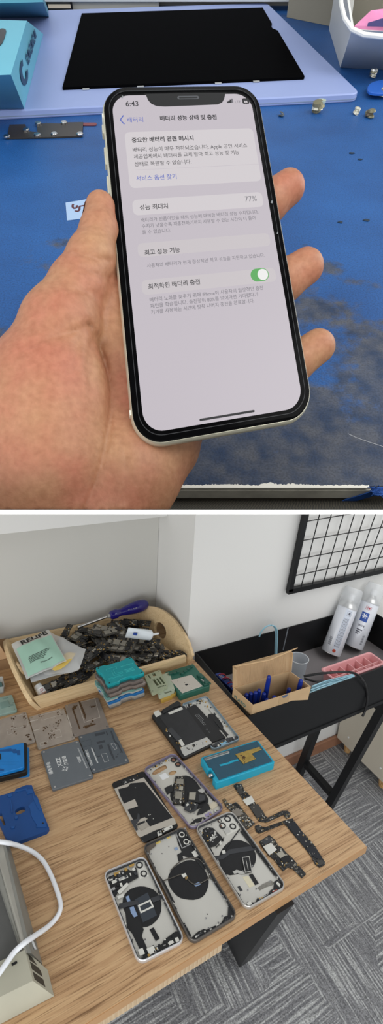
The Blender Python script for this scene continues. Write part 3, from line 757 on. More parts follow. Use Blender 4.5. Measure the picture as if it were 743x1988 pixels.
# deep blue plate with a real oval hole
q = quad(zm(ZB, [(-115, 742), (352, 588), (545, 1072), (80, 1238)]), DESK, .009); t = thing('jig_plate', 'deep blue jig plate with an oval hole lying by the grey metal tray', 'plate', q.c)
o = q.tr(ZB, [(-115, 742), (165, 660), (172, 636), (290, 590), (352, 590), (392, 700), (415, 725), (470, 880), (545, 1065), (520, 1098), (150, 1238), (90, 1222), (-30, 960), (-10, 940), (40, 1040), (62, 1030), (20, 900), (-30, 900)], 9)
hl = q.tr(ZB, [(172, 862), (238, 826), (272, 830), (286, 860), (272, 888), (205, 920), (180, 918), (165, 890)], 9)
MB(q).holed(ccw(o), [smooth(hl, 2)], 0, 8).build('plate', M_blued, t)
rz_ = 0
mb = MB(q)
for p in ([(165, 660), (300, 628), (310, 665), (292, 668), (285, 645), (200, 670), (172, 680)], [(300, 700), (358, 682), (375, 770), (340, 800), (312, 830), (330, 850), (350, 940), (372, 980), (410, 1040), (400, 1065), (520, 1060), (470, 880), (415, 725), (385, 740), (360, 640), (310, 640)],
          [(80, 700), (130, 690), (135, 720), (95, 735)], [(115, 765), (124, 762), (140, 905), (130, 908)], [(120, 1060), (165, 1050), (160, 1075), (130, 1080)], [(380, 770), (410, 735), (465, 870), (440, 880), (415, 850)], [(165, 950), (200, 940), (195, 970), (170, 975)]):
    rz_ += .17; mb.prism(q.tr(ZB, p, 8.6), 8.02, 8.4 + rz_)
mb.build('relief', mat('deep_blue_relief', (18, 76, 142), .45), t)
mb = MB(q); mb.cyl(q.tr(ZB, [(475, 1018)], 9)[0], 1.6, 8.9, 9.1, 0, 14); mb.build('pin_hole', M_chip, t)

# plastic box and card box cut by the frame edge
p = zm(ZL, [(-120, 150), (20, 128), (36, 205), (-110, 235)]); q = quad(p, DESK, .02); t = thing('plastic_box', 'small clear plastic box cut by the frame edge beside the tray', 'box', q.c)
M_clear = mat('clear_plastic', (206, 212, 212), .15, alpha=.45)
MB(q).loft([[(x, y, z) for x, y in rrect(d, d, q.W - d, q.L - d, 4)] for d, z in ((2, 0), (0, 20), (1.5, 20), (3.2, 1.5))], 0, True, True).build('tub', M_clear, t)
MB(q).rloft(4, 4, q.W - 4, q.L - 4, 3, [(0, 1.7), (0, 6)]).build('contents', mat('teal_contents', (92, 130, 130), .6, var=.3, vs=200), t)
kb = [DK(*a, DESK) for a in ((20, 1297), (-60, 1318))]
t = thing('cardboard_box', 'open brown cardboard box cut by the frame edge behind the tray', 'box', kb[0])
MB().box(kb[0][0] - .10, kb[0][1], DESK, kb[0][0], kb[0][1] + .14, DESK + .030).build('body', mat('brown_card', (146, 116, 84), .85, var=.06, vs=20), t)
pA = VY(0, 1216, kb[0][1] + .06); pB = VY(12, 1268, kb[0][1] + .005)
MB().hexa([(kb[0][0] - .1, kb[0][1] + .002, DESK + .0305), (kb[0][0] - .004, kb[0][1] + .002, DESK + .0305), (kb[0][0] - .004, kb[0][1] + .006, DESK + .0305), (kb[0][0] - .1, kb[0][1] + .006, DESK + .0305)],
          [(kb[0][0] - .12, kb[0][1] + .03, DESK + .10), (kb[0][0] - .030, kb[0][1] + .03, DESK + .085), (kb[0][0] - .030, kb[0][1] + .034, DESK + .085), (kb[0][0] - .12, kb[0][1] + .034, DESK + .10)]).build('flap', mat('brown_card_light', (186, 152, 116), .85), t)

# ------------------------------------------------------------------ stack of waisted jigs, six of them
def waisted(q, s=0):
    W, L = q.W, q.L
    return [(2, 0), (W * .30, 0), (W * .36, L * .07), (W * .64, L * .07), (W * .70, 0), (W - 2, 0), (W, 2), (W, L * .25), (W - 3, L * .31), (W - 3, L * .66), (W, L * .72), (W, L - 2), (W - 2, L), (W * .82, L), (W * .78, L * .95), (W * .28, L * .95), (W * .24, L), (2, L), (0, L - 2), (0, L * .72), (3, L * .66), (3, L * .31), (0, L * .25), (0, 2)]
stack = [('lowest jig of the six-high stack, bare grey metal', 'grey', (150, 146, 140)), ('bright blue and white jig, second from the bottom of the stack', 'blue', (24, 104, 168)),
         ('light teal jig with a white underside, third from the bottom of the stack', 'lteal', (104, 152, 148)), ('taupe jig with a dull underside, fourth from the bottom of the stack', 'tp', (128, 118, 112)),
         ('taupe jig directly beneath the top teal jig of the stack', 'tp2', (112, 104, 100)), ('turquoise jig on top of the stack, engraved with board outlines', 'teal', (18, 150, 158))]
base4 = zm(Zv, [(45, 105), (250, 45), (328, 135), (120, 208)]); H = 13.0
qt = quad(base4, DESK, .078)
sh = [(6, 5), (2, 1), (-3, 2), (3, -3), (-4, -4), (0, 0)]
for k, (lb_, nm, c) in enumerate(stack):
    f = Frame(qt.w((sh[k][0], sh[k][1], k * H)), qt.X[:3, 0], qt.X[:3, 1], qt.X[:3, 2]); f.W, f.L = qt.W, qt.L
    t = thing('jig', lb_, 'jig', f.w((f.W / 2, f.L / 2, 0)), 'stacked jigs beside the tray')
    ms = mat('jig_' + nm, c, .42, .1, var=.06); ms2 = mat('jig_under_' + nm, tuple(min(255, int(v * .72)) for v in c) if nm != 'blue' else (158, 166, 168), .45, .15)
    p = waisted(f)
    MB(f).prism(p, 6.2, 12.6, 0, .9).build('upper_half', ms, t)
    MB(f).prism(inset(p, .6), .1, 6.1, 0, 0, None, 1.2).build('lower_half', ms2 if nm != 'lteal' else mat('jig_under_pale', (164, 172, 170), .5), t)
    for x, y in ((5, 5), (f.W - 5, 5), (5, f.L - 5), (f.W - 5, f.L - 5)): MB(f).cyl((x, y), 1.6, 12.6, 12.95, 0, 12).build('pin', M_blackp if nm == 'teal' else M_pad, t)
    if nm == 'teal':
        mb = MB(f); T = lambda p: f.tr(Zv, p, 12.6)
        for p in ([(105, 118), (165, 100), (170, 112), (150, 120), (160, 140), (200, 130), (205, 138), (150, 155), (138, 128), (110, 128)], [(120, 170), (200, 148), (204, 153), (124, 176)]):
            o = T(p); mb.ring(o, inset(o, .8), 12.6, 12.9)
        for k2 in range(9): mb.prism(T([(190 + k2 * 8, 100 - k2 * 2.4), (195 + k2 * 8, 98.5 - k2 * 2.4), (197 + k2 * 8, 103 - k2 * 2.4), (192 + k2 * 8, 104.5 - k2 * 2.4)]), 12.6, 12.8)
        for k2 in range(3): mb.prism(T([(212 + k2 * 5, 120 + k2 * 6), (262 + k2 * 5, 106 + k2 * 6), (263 + k2 * 5, 109 + k2 * 6), (213 + k2 * 5, 123 + k2 * 6)]), 12.6, 12.8)
        mb.build('engraving', mat('teal_engraving', (60, 184, 186), .4), t)

# sage frames with cut-outs and the green fixture
M_sage = mat('sage_plate', (156, 164, 138), .5, var=.08, vs=60)
def frame_jig(px4, z0, h, lb_, m, holes):
    q = quad(px4, DESK + z0 / 1000, h / 1000); t = thing('frame_jig', lb_, 'jig', q.c, 'thin frame jigs beside the stack')
    o = [(0, 3), (3, 0), (q.W * .7, 0), (q.W * .74, 3), (q.W - 3, 3), (q.W, 6), (q.W, q.L - 3), (q.W - 3, q.L), (3, q.L), (0, q.L - 3)]
    MB(q).holed(o, [q.tr(Zv, hh, h) for hh in holes], 0, h).build('frame', m, t)
    mb = MB(q)
    for x, y in ((4, 7), (q.W - 5, 8), (5, q.L - 5), (q.W - 5, q.L - 5)): mb.cyl((x, y), 1.0, h, h + .2, 0, 10)
    mb.build('pin_hole', M_chip, t); return q
frame_jig(zm(Zv, [(395, 190), (480, 160), (515, 262), (425, 300)]), 0, 8, 'yellow frame jig lying lowest under the sage frames', mat('ochre_plate', (190, 156, 74), .5), [])
frame_jig(zm(Zv, [(400, 158), (452, 138), (525, 236), (392, 282)]), 8.2, 8, 'sage frame jig in the middle, between the ochre one and the slotted one', mat('sage_pale', (168, 178, 158), .5), [[(440, 250), (480, 238), (486, 246), (446, 258)]])
frame_jig(zm(Zv, [(330, 148), (412, 124), (470, 212), (368, 262)]), 16.4, 8, 'slotted sage frame jig lying on top of two other frames', M_sage,
          [[(345, 150), (352, 148), (366, 168), (359, 170)], [(368, 142), (386, 137), (398, 152), (380, 158)], [(372, 176), (385, 172), (412, 208), (398, 212)], [(392, 170), (402, 167), (430, 203), (420, 206)], [(410, 164), (420, 160), (448, 198), (437, 201)], [(400, 220), (440, 207), (444, 212), (405, 226)]])
q = quad(zm(Zv, [(452, 130), (602, 88), (714, 208), (526, 272)]), DESK, .016); t = thing('board_fixture', 'dark green board fixture with clamps and a pale metal plate', 'fixture', q.c)
M_dg = mat('dark_green_block', (40, 96, 82), .45, var=.06); M_dg2 = mat('dark_green_clamp', (34, 84, 72), .4)
MB(q).rloft(0, 0, q.W, q.L, 3, [(0, 0), (0, 15), (1, 16)]).build('block', M_dg, t)
MB(q).prism(q.tr(Zv, [(478, 182), (598, 150), (662, 215), (545, 256)], 16), 16.05, 17.2, 0, .3).build('pale_plate', mat('pale_metal', (196, 190, 180), .4, .3), t, label='pale metal plate')
mb = MB(q)
for a, b_ in ((520, 185), (560, 195), (585, 205), (600, 225), (548, 225)): mb.cyl(q.tr(Zv, [(a, b_)], 17)[0], .9, 17.2, 17.3, 0, 10)
o = q.tr(Zv, [(560, 205), (574, 201), (580, 208), (566, 212)], 17); mb.prism(o, 17.2, 17.4)
mb.build('pin_hole', M_chip, t)
for pts in (((475, 140), (500, 135), (520, 128)), ((545, 138), (560, 126), (580, 112), (598, 98))):
    mb = MB(q); c = [q.tr(Zv, [p], 20)[0] for p in pts]
    for i, p in enumerate(c):
        mb.cyl(p, 4.2, 16.1, 21, 0, 16, bev=.6)
    mb.strip(c, 4.5, 16.1, 19); mb.build('clamp_arm', M_dg2, t)
mb = MB(q); mb.prism(q.tr(Zv, [(630, 150), (655, 142), (712, 200), (672, 212)], 18), 16.1, 20, 0, .6)
mb.prism(q.tr(Zv, [(640, 155), (660, 150), (672, 164), (655, 170)], 22), 16.1, 24, 0, .6); mb.prism(q.tr(Zv, [(668, 185), (692, 178), (704, 192), (680, 200)], 22), 16.1, 23, 0, .6); mb.build('clamp_jaw', M_dg2, t)
a = q.tr(Zv, [(655, 172)], 22)[0]; bb = q.tr(Zv, [(672, 186)], 22)[0]
MB(q).tube([(a[0], a[1], 20.2), (bb[0], bb[1], 20.2)], 2.2, 0, 14).build('spring', M_steel, t)

# ------------------------------------------------------------------ teal fixture with brass piece
Zt = (380, 1430, .2423); q = quad(zm(Zt, [(38, 168), (492, 22), (640, 212), (163, 368)]), DESK, .018); t = thing('pcb_fixture', 'bright teal fixture with dark inlay and a brass block by the desk edge', 'fixture', q.c)
M_teal = mat('bright_teal', (22, 158, 190), .4); M_navy = mat('dark_inlay', (38, 78, 98), .5, var=.08, vs=50)
h = 18
kn = q.tr(Zt, [(95, 285)], 9)[0]
W, L = q.W, q.L
out = [(2, 0), (W * .72, 0), (W * .74, 1.2), (W - 3, 1.2), (W, 4), (W, L - 3), (W - 3, L), (3, L), (0, L - 3), (0, L * .52), (6, L * .50), (6, L * .24), (0, L * .20), (0, 2)]
MB(q).prism(out, 0, h, 0, 1.2).build('body', M_teal, t)
MB(q).prism([(8, 3.5), (W - 5, 5), (W - 4, L - 4), (4, L - 4), (4, L * .55), (8, L * .52)], h + .05, h + 1.4, 0, .3).build('inlay', M_navy, t)
T = lambda p: q.tr(Zt, p, h + 1.5)
MB(q).prism(T([(315, 145), (508, 86), (526, 106), (445, 140), (478, 180), (380, 222)]), h + 1.42, h + 3.2, 0, .4).build('brass_block', mat('brass', (176, 150, 84), .35, .75, var=.15, vs=120), t, label='worn brass block')
mb = MB(q)
for a, b_ in ((385, 130), (478, 96), (515, 100), (466, 178), (390, 210)): mb.cyl(T([(a, b_)])[0], 1.1, h + 3.2, h + 3.3, 0, 10)
mb.build('screw_hole', M_chip, t)
burns(q, Zt, [(385, 165, 16), (375, 175, 10)], h + 3.2, 8).build('burnt_flux', M_burn, t)
MB(q).prism(T([(186, 226), (268, 204), (274, 196), (335, 180), (345, 190), (284, 210), (278, 216), (198, 238)]), h + 1.42, h + 1.7).build('groove', M_teal, t)
lb4 = T([(62, 178), (262, 112), (270, 128), (80, 194)])
cx0, cx1 = (lb4[0][0] + lb4[3][0]) / 2, (lb4[1][0] + lb4[2][0]) / 2; cy0 = sum(p[1] for p in lb4) / 4
MB(q).rloft(cx0, cy0 - 3.2, cx1, cy0 + 3.2, 3.1, [(0, h + 1.42), (0, h + 1.9), (.3, h + 2.1)]).build('name_plate', mat('grey_badge', (150, 156, 156), .4, .3), t)
mb = MB(q); rnd = random.Random(3); x = cx0 + 5
mb.ring(ell(cx0 + 3, cy0, 1.5, n=14), ell(cx0 + 3, cy0, .9, n=14), h + 2.1, h + 2.2)
while x < cx1 - 4:
    w_ = rnd.uniform(.8, 1.6); mb.box(x, cy0 - 1.1, h + 2.1, x + w_, cy0 + rnd.uniform(.4, 1.2), h + 2.2); x += w_ + .7
mb.build('printing', M_cut, t)
mb = MB(q)
for a, b_ in ((355, 100), (450, 225)):
    c = T([(a, b_)])[0]; mb.ring(ell(c[0], c[1], 5), ell(c[0], c[1], 4.4), h + 1.41, h + 1.55)
mb.build('thumb_recess', mat('inlay_groove', (28, 60, 78), .5), t)
mb = MB(q); mb.lathe([(4.6, -1.5), (4.8, -1), (4.8, 7.5), (4.0, 8.2)], (5.6, L * .37, 9.5), (-1, 0, 0), n=28); mb.lathe([(3, 7), (3, 9)], (5.6, L * .37, 9.5), (-1, 0, 0), 0, 20); 
mb.build('screw_knob', M_steel, t)
print('FIX', W, L)

# ------------------------------------------------------------------ grey metal heating tray (bottom corner) and the white cable
hm = .034
t = thing('heating_station', 'dirty grey metal heating tray with a beige end block at the desk corner', 'machine', DK(40, 1850, DESK))
M_ind = mat('worn_grey_metal', (132, 132, 126), .5, .25, var=.10, vs=25); M_ind2 = mat('dark_plate_grey', (96, 97, 96), .55, .1, var=.08, vs=30); M_beige = mat('beige_block', (168, 166, 150), .55, var=.06, vs=18)
P = lambda a, b_, z: DK(ZC[0] + a * ZC[2], ZC[1] + b_ * ZC[2], DESK + z)
def sweep(profile, name, m):      # profile: list of ((far px),(near px), z)
    rf = [tuple(P(*a, z)) for a, b_, z in profile]; rn = [tuple(P(*b_, z)) for a, b_, z in profile]
    MB().loft([rn, rf]).build(name, m, t)
sweep([((78, 0), (408, 1200), .0005), ((40, 0), (300, 1090), hm), ((15, 0), (262, 1090), hm), ((50, 0), (375, 1200), .0005)], 'side_wall', M_ind)
sweep([((14.5, 0), (261, 1090), hm), ((-70, 0), (238, 1090), hm - .001), ((-75, 0), (225, 1090), hm - .004), ((10, 0), (258, 1090), hm - .003)], 'rim', mat('rim_grey', (158, 156, 148), .45, .3, var=.08, vs=30))
sweep([((-130, 80), (205, 1090), .014), ((-900, 300), (-900, 1500), .014), ((-900, 300), (-900, 1500), .010), ((-130, 80), (205, 1090), .010)], 'heating_plate', M_ind2)
sweep([((-72, 0), (222, 1090), hm - .0045), ((-131, 80), (204, 1090), .0145), ((-134, 80), (200, 1090), .0145), ((-80, 0), (215, 1090), hm - .0045)], 'inner_slope', M_ind)
# end block
tb = [P(0 - 500, 1400 , hm), P(238, 1058, hm), P(316, 1358, hm), P(-500, 1758, hm)]
bb = [P(-380, 1720, .0005), P(458, 1252, .0005), P(520, 1505, .0005), P(-380, 1975, .0005)]
MB().hexa([bb[3], bb[2], bb[1], bb[0]], [tb[3], tb[2], tb[1], tb[0]]).build('end_block', M_beige, t, label='beige end block')
fc = Frame(tb[2], tb[1] - tb[2], bb[2] - tb[2], np.cross(tb[1] - tb[2], bb[2] - tb[2]) / np.linalg.norm(np.cross(tb[1] - tb[2], bb[2] - tb[2])) * -.001)
s_ = 1 if fc.X[:3, 2] @ (EYE - tb[2]) > 0 else -1
for x0_, x1_ in ((.10, .34), (.42, .66), (.72, .90)):
    MB(fc).add([(x0_, .12, s_ * .25), (x1_, .12, s_ * .25), (x1_, .62, s_ * .25), (x0_, .62, s_ * .25), (x0_, .12, -.2), (x1_, .12, -.2), (x1_, .62, -.2), (x0_, .62, -.2)],
               [[0, 1, 2, 3], [7, 6, 5, 4], [0, 4, 5, 1], [1, 5, 6, 2], [2, 6, 7, 3], [3, 7, 4, 0]]).build('socket', mat('socket_dark', (58, 54, 46), .6), t)
MB().prism([tuple(P(a, b_, hm)[:2]) for a, b_ in ((110, 1195), (160, 1170), (168, 1190), (118, 1218))], DESK + hm + .0003, DESK + hm + .001).build('slot', M_chip, t)
sp = MB(); c0 = P(300, 930, hm * .55); 
MB().prism([tuple(P(a, b_, hm * .6)[:2]) for a, b_ in ((288, 905), (305, 930), (350, 1050), (330, 1050), (295, 970))], DESK + hm * .55, DESK + hm * .62).build('paper_scrap', M_white, t)
ctr = [(-60, 18, .040), (60, 30, .038), (180, 60, .020), (300, 110, .006), (400, 190, .0036), (470, 300, .0036), (530, 440, .0036), (575, 580, .0036), (582, 660, .0036), (550, 740, .0036), (470, 830, .008), (350, 915, .026), (240, 990, .040), (140, 1080, .041), (60, 1190, .042), (-40, 1330, .042)]
w = MB().tube(spline([P(a, b_, z) for a, b_, z in ctr], 6), .0034, n=14).build('cable', mat('white_cable', (228, 232, 238), .35))
tag(w, 'white cable looping from the grey heating tray over the desk', 'cable')
# ================================================================== phone housings, screens and loose boards
Z6 = (190, 1480, .37685); Z7 = (370, 1500, .37685); Z5 = (280, 1330, .37685)
M_alu = mat('bare_aluminium', (202, 201, 195), .38, .35, var=.03, vs=20); M_coil = mat('coil_black', (24, 25, 28), .45, var=.15, vs=120)
M_flex = mat('flex_black', (30, 31, 33), .4); M_flex2 = mat('flex_grey', (56, 58, 62), .4); M_bit = mat('white_part', (206, 206, 200), .4)
M_blueb = mat('pale_blue_part', (130, 152, 186), .45); M_gold = mat('gold_part', (196, 160, 92), .35, .7); M_red = mat('red_part', (176, 74, 60), .4); M_cop = mat('copper_lens', (150, 110, 92), .35, .5)
def P7(mb, q, Z, pts, z0, z1, m=0, sm=0):
    p = q.tr(Z, pts, z1)
    if getattr(q, 'cl', 0): p = [(min(max(x, q.cl), q.W - q.cl), min(max(y, q.cl), q.L - q.cl)) for x, y in p]
    if sm: p = smooth(p, sm)
    return mb.prism(p, z0, z1, m)
def part(root, q, Z, name, m, pts_list, z0, z1, sm=0, label=None, mats=None):
    for p in pts_list: P7(mb := MB(q), q, Z, p, z0, z1, 0, sm).build(name, m, root, label=label)
def housing(name, label, Z, corners, frame_m, r=11, h=7.6, wall=2.1, plate=M_alu, holes=None, group='opened phone back housings'):
    q = quad(zm(Z, corners), DESK, h / 1000); W, L = q.W, q.L
    t = thing(name, label, 'phone housing', q.c, group); q.cl = 2.3
    o = rrect(0, 0, W, L, r, 8)
    mb = MB(q)
    rr = lambda d, z: [(x, y, z) for x, y in rrect(d, d, W - d, L - d, max(1, r - d), 8)]
    mb.loft([rr(wall + .4, .9), rr(1.2, .0), rr(.3, 1.0), rr(0, 2.6), rr(0, 5.4), rr(.35, 6.9), rr(.9, h), rr(wall - .3, h), rr(wall, h - .5), rr(wall, 1.0)], 0, False, False)
    mb.build('frame', frame_m, t)
    if holes: MB(q).holed(rrect(wall - .2, wall - .2, W - wall + .2, L - wall + .2, r - wall, 8), holes(q), .95, 1.9).build('back_plate', plate, t)
    else: MB(q).rloft(wall - .2, wall - .2, W - wall + .2, L - wall + .2, r - wall, [(0, .95), (0, 1.9)], 0, 8).build('back_plate', plate, t)
    return q, t
def lens(root, q, Z, c, rp, z=3.4, m=None, nm='camera_ring'):
    x, y = q.tr(Z, [c], z)[0]; x2, y2 = q.tr(Z, [(c[0] + rp, c[1])], z)[0]; r = math.hypot(x2 - x, y2 - y)
    MB(q).ring(ell(x, y, r), ell(x, y, r * .66), 1.95, z, 0, .2).build(nm, m or M_flex, root)
    MB(q).cyl((x, y), r * .64, 1.92, 2.4, 0, 20).build('lens_hole', M_cop, root)
def screws(root, q, Z, pts, z=3.0):
    mb = MB(q)
    for p in pts:
        c = q.tr(Z, [p], z)[0]; mb.cyl(c, 1.25, 1.92, z, 0, 12, bev=.2); mb.cyl(c, .5, z, z + .08, 1, 8)
    mb.build('screw_posts', [M_steel, M_chip], root)
def rails(root, q, seed, ends=(True, True), n=46, m=None, wall=2.1):
    """dark gasket rail with tiny contacts running round the inside of the frame"""
    W, L = q.W, q.L; rnd = random.Random(seed)
    o = rrect(wall + .05, wall + .05, W - wall - .05, L - wall - .05, 8, 8); i = rrect(wall + 1.5, wall + 1.5, W - wall - 1.5, L - wall - 1.5, 7, 8)
    MB(q).ring(o, i, 1.92, 5.0).build('gasket_rail', m or M_flex2, root)
    mb = MB(q)
    for k in range(n):
        s_ = k % 2; y = rnd.uniform(10, L - 10); x = wall + rnd.uniform(.6, 2.6) if s_ else W - wall - rnd.uniform(.6, 2.6)
        a = rnd.uniform(.5, 1.2); b = rnd.uniform(.6, 3.4); mb.box(x - a / 2, y - b / 2, 2.0, x + a / 2, y + b / 2, rnd.uniform(4.6, 5.7), rnd.randrange(4))
    mb.build('edge_contacts', [M_flex, M_bit, M_steel, M_flex2], root)
def bits(root, q, Z, poly, n, seed, size=(1.2, 4.0), zr=(.4, 1.6), z0=2.6, nm='small_components', ms=None):
    mb = clutter(MB(q), [(min(max(x, 4), q.W - 4), min(max(y, 4), q.L - 4)) for x, y in q.tr(Z, poly, 3.5)], n, z0, zr, size, range(6), 0, random.Random(seed))
    mb.build(nm, ms or [M_flex, M_bit, M_steel, M_flex2, M_gold, M_coil], root)

# ---- A: white-framed housing nearest the desk's front edge
q, t = housing('phone_housing', 'opened phone housing with bright silver frame, at the desk edge beside the white cable', Z6, [(19, 560), (244, 477), (448, 912), (214, 1042)], mat('bright_frame', (214, 214, 216), .28, .6))
rails(t, q, 1)
part(t, q, Z6, 'charging_coil', M_coil, [[(130, 690), (160, 655), (205, 638), (250, 640), (300, 662), (328, 715), (325, 780), (290, 830), (240, 852), (190, 838), (150, 795), (125, 740)]], 1.92, 2.5, 1)
part(t, q, Z6, 'coil_cover', mat('dark_tape', (52, 58, 66), .25), [[(188, 708), (256, 670), (304, 788), (232, 825)]], 2.5, 2.75)
mb = MB(q); o = q.tr(Z6, [(205, 737), (270, 706), (288, 745), (220, 778)], 3); mb.ring(o, inset(o, 2.2), 2.75, 3.2); mb.build('sensor_frame', M_bit, t)
part(t, q, Z6, 'light_blue_tape', M_blueb, [[(143, 692), (158, 686), (168, 716), (152, 722)], [(163, 748), (184, 742), (204, 790), (186, 798), (170, 775)]], 2.5, 2.8)
part(t, q, Z6, 'flex_cable', M_flex2, [[(108, 728), (165, 716), (205, 712), (210, 730), (165, 740), (112, 755)], [(270, 700), (322, 682), (326, 706), (284, 722)]], 2.8, 3.2)
part(t, q, Z6, 'flex_cable', M_flex, [[(140, 760), (162, 750), (172, 800), (205, 800), (236, 860), (226, 895), (268, 990), (236, 1004), (176, 880), (150, 850)]], 1.92, 2.7)
part(t, q, Z6, 'foam_pad', M_coil, [[(266, 860), (286, 850), (318, 906), (298, 920)]], 1.92, 2.9)
part(t, q, Z6, 'speaker_assembly', M_flex, [[(240, 985), (268, 965), (330, 935), (340, 915), (396, 872), (420, 870), (434, 902), (420, 930), (330, 968), (262, 1012), (225, 1015)]], 1.92, 4.6)
part(t, q, Z6, 'metal_bracket', M_bit, [[(250, 960), (285, 945), (300, 975), (265, 992)], [(205, 965), (230, 955), (242, 985), (216, 996)], [(360, 930), (385, 915), (392, 928), (368, 942)], [(395, 905), (412, 900), (420, 920), (402, 928)]], 4.6, 5.2)
part(t, q, Z6, 'earpiece_assembly', M_flex, [[(36, 610), (58, 588), (108, 570), (150, 548), (172, 560), (196, 540), (208, 590), (150, 622), (110, 650), (85, 700), (80, 760), (62, 740), (48, 660)]], 1.92, 4.2)
bits(t, q, Z6, [(40, 605), (150, 548), (196, 545), (206, 592), (110, 650), (70, 660)], 26, 2, (1.5, 5), (.5, 1.6), 4.2)
bits(t, q, Z6, [(230, 985), (400, 880), (428, 905), (330, 965), (260, 1010)], 16, 4, (1.2, 4), (.3, 1.0), 4.6)
part(t, q, Z6, 'metal_clip', M_bit, [[(70, 612), (150, 580), (156, 592), (75, 626)], [(100, 665), (150, 618), (158, 630), (112, 680)], [(98, 690), (130, 675), (135, 690), (104, 703)]], 4.2, 4.8)
part(t, q, Z6, 'orange_tape', M_gold, [[(80, 572), (120, 556), (124, 566), (84, 582)], [(160, 530), (185, 520), (190, 530), (164, 541)]], 4.3, 4.5)
part(t, q, Z6, 'camera_plate', M_bit, [[(192, 508), (232, 492), (262, 580), (215, 600)]], 1.92, 2.6); lens(t, q, Z6, (214, 528), 18); lens(t, q, Z6, (236, 572), 17)
screws(t, q, Z6, [(243, 912), (130, 832), (70, 640), (345, 915), (300, 968), (420, 905), (60, 590), (225, 1005)])
# ---- B: dark grey housing
q, t = housing('phone_housing', 'opened phone housing with worn dark grey frame and a thin wire over its black coil', Z6, [(227, 428), (440, 321), (728, 792), (480, 930)], mat('graphite_frame', (96, 92, 88), .35, .5, var=.12, vs=60))
rails(t, q, 5)
part(t, q, Z6, 'charging_coil', M_coil, [[(358, 590), (382, 550), (420, 520), (470, 500), (515, 512), (552, 555), (572, 605), (566, 650), (545, 690), (505, 708), (455, 706), (415, 695), (385, 665), (365, 630)]], 1.92, 2.5, 1)
part(t, q, Z6, 'camera_flex', M_flex, [[(402, 362), (452, 335), (476, 372), (510, 440), (566, 545), (540, 552), (500, 500), (435, 478), (440, 500), (415, 508), (408, 475), (432, 462), (410, 410)]], 1.92, 2.9)
mb = MB(q); o = q.tr(Z6, [(398, 362), (450, 336), (485, 420), (432, 446)], 3.4); mb.ring(o, inset(o, 1.5), 2.9, 3.8); mb.build('camera_bracket', M_steel, t)
lens(t, q, Z6, (432, 371), 15, 3.6, M_bit); lens(t, q, Z6, (455, 408), 15, 3.6, M_bit)
part(t, q, Z6, 'white_part', M_bit, [[(482, 462), (505, 450), (520, 480), (498, 490)]], 2.9, 3.3)
mb = MB(q)
for pts in ([(330, 612), (380, 595), (430, 576), (445, 585), (480, 620), (510, 628), (548, 612), (575, 590), (562, 555), (530, 505), (490, 492), (440, 500), (400, 530), (372, 560)], [(575, 592), (610, 630), (650, 690), (668, 720)], [(330, 612), (310, 622)]):
    mb.tube(spline([tuple(p) + (3.2,) for p in q.tr(Z6, pts, 3.2)], 4), .75, n=8)
mb.build('antenna_wire', mat('thin_wire', (84, 80, 74), .4, .3), t)
part(t, q, Z6, 'wire_connector', M_bit, [[(430, 578), (450, 570), (458, 585), (440, 592)]], 2.6, 4); part(t, q, Z6, 'gold_tab', M_gold, [[(448, 592), (460, 588), (464, 600), (452, 603)]], 2.6, 3.4)
part(t, q, Z6, 'light_blue_tape', M_blueb, [[(494, 628), (520, 616), (530, 628), (504, 640)], [(392, 440), (408, 436), (412, 448), (396, 452)]], 2.5, 2.8)
part(t, q, Z6, 'side_rail', M_flex, [[(283, 560), (296, 556), (345, 620), (395, 720), (385, 730)], [(430, 830), (445, 825), (480, 890), (462, 905)], [(462, 385), (476, 378), (520, 450), (506, 455)], [(600, 620), (612, 612), (705, 745), (690, 752)]], 1.92, 4.6)
part(t, q, Z6, 'bottom_assembly', M_flex, [[(480, 905), (515, 872), (545, 858), (560, 862), (600, 842), (612, 848), (640, 820), (650, 795), (668, 790), (672, 735), (690, 725), (718, 770), (690, 815), (505, 915)]], 1.92, 4.4)
bits(t, q, Z6, [(490, 900), (600, 850), (690, 790), (700, 800), (510, 908)], 22, 6, (1, 3.4), (.2, .9), 4.4)
part(t, q, Z6, 'corner_assembly', mat('worn_brown_part', (92, 84, 76), .5, var=.2, vs=80), [[(238, 440), (290, 410), (300, 425), (268, 450), (262, 490), (250, 480)]], 1.92, 4.2)
part(t, q, Z6, 'yellow_label', mat('yellow_tape', (214, 190, 110), .5), [[(296, 412), (320, 402), (324, 412), (300, 422)], [(352, 385), (370, 377), (374, 386), (356, 394)]], 2, 2.4)
part(t, q, Z6, 'grey_label', mat('grey_label', (176, 178, 178), .4), [[(575, 598), (586, 592), (660, 700), (650, 712)]], 1.92, 2.2)
screws(t, q, Z6, [(556, 802), (275, 470), (585, 572), (470, 885), (570, 852), (620, 825), (672, 740), (640, 790), (520, 880)])
mb = MB(q); [mb.cyl(q.tr(Z6, [p], 2)[0], .8, 1.92, 2.1, 0, 10) for p in ((563, 782), (365, 435), (330, 470))]; mb.build('pin_hole', M_chip, t)
# ---- C: silver three-lens housing
q, t = housing('phone_housing', 'opened phone housing with silver frame and three camera holes beside the loose boards', Z7, [(17, 276), (213, 190), (497, 584), (287, 706)], mat('silver_frame', (190, 188, 184), .3, .6), wall=2.0)
rails(t, q, 9)
part(t, q, Z7, 'charging_coil', M_coil, [[(140, 440), (165, 385), (205, 350), (250, 345), (300, 365), (332, 405), (338, 450), (320, 490), (280, 512), (240, 522), (190, 530), (160, 495)]], 1.92, 2.5, 1)
part(t, q, Z7, 'flex_cable', M_flex2, [[(105, 405), (125, 430), (160, 425), (200, 395), (325, 376), (336, 398), (205, 418), (165, 446), (125, 452), (98, 425)]], 2.5, 2.9)
part(t, q, Z7, 'camera_plate', M_bit, [[(140, 238), (200, 202), (256, 290), (186, 322)]], 1.92, 2.7)
lens(t, q, Z7, (190, 238), 17); lens(t, q, Z7, (164, 272), 17); lens(t, q, Z7, (217, 276), 17); lens(t, q, Z7, (149, 247), 10, 3.2)
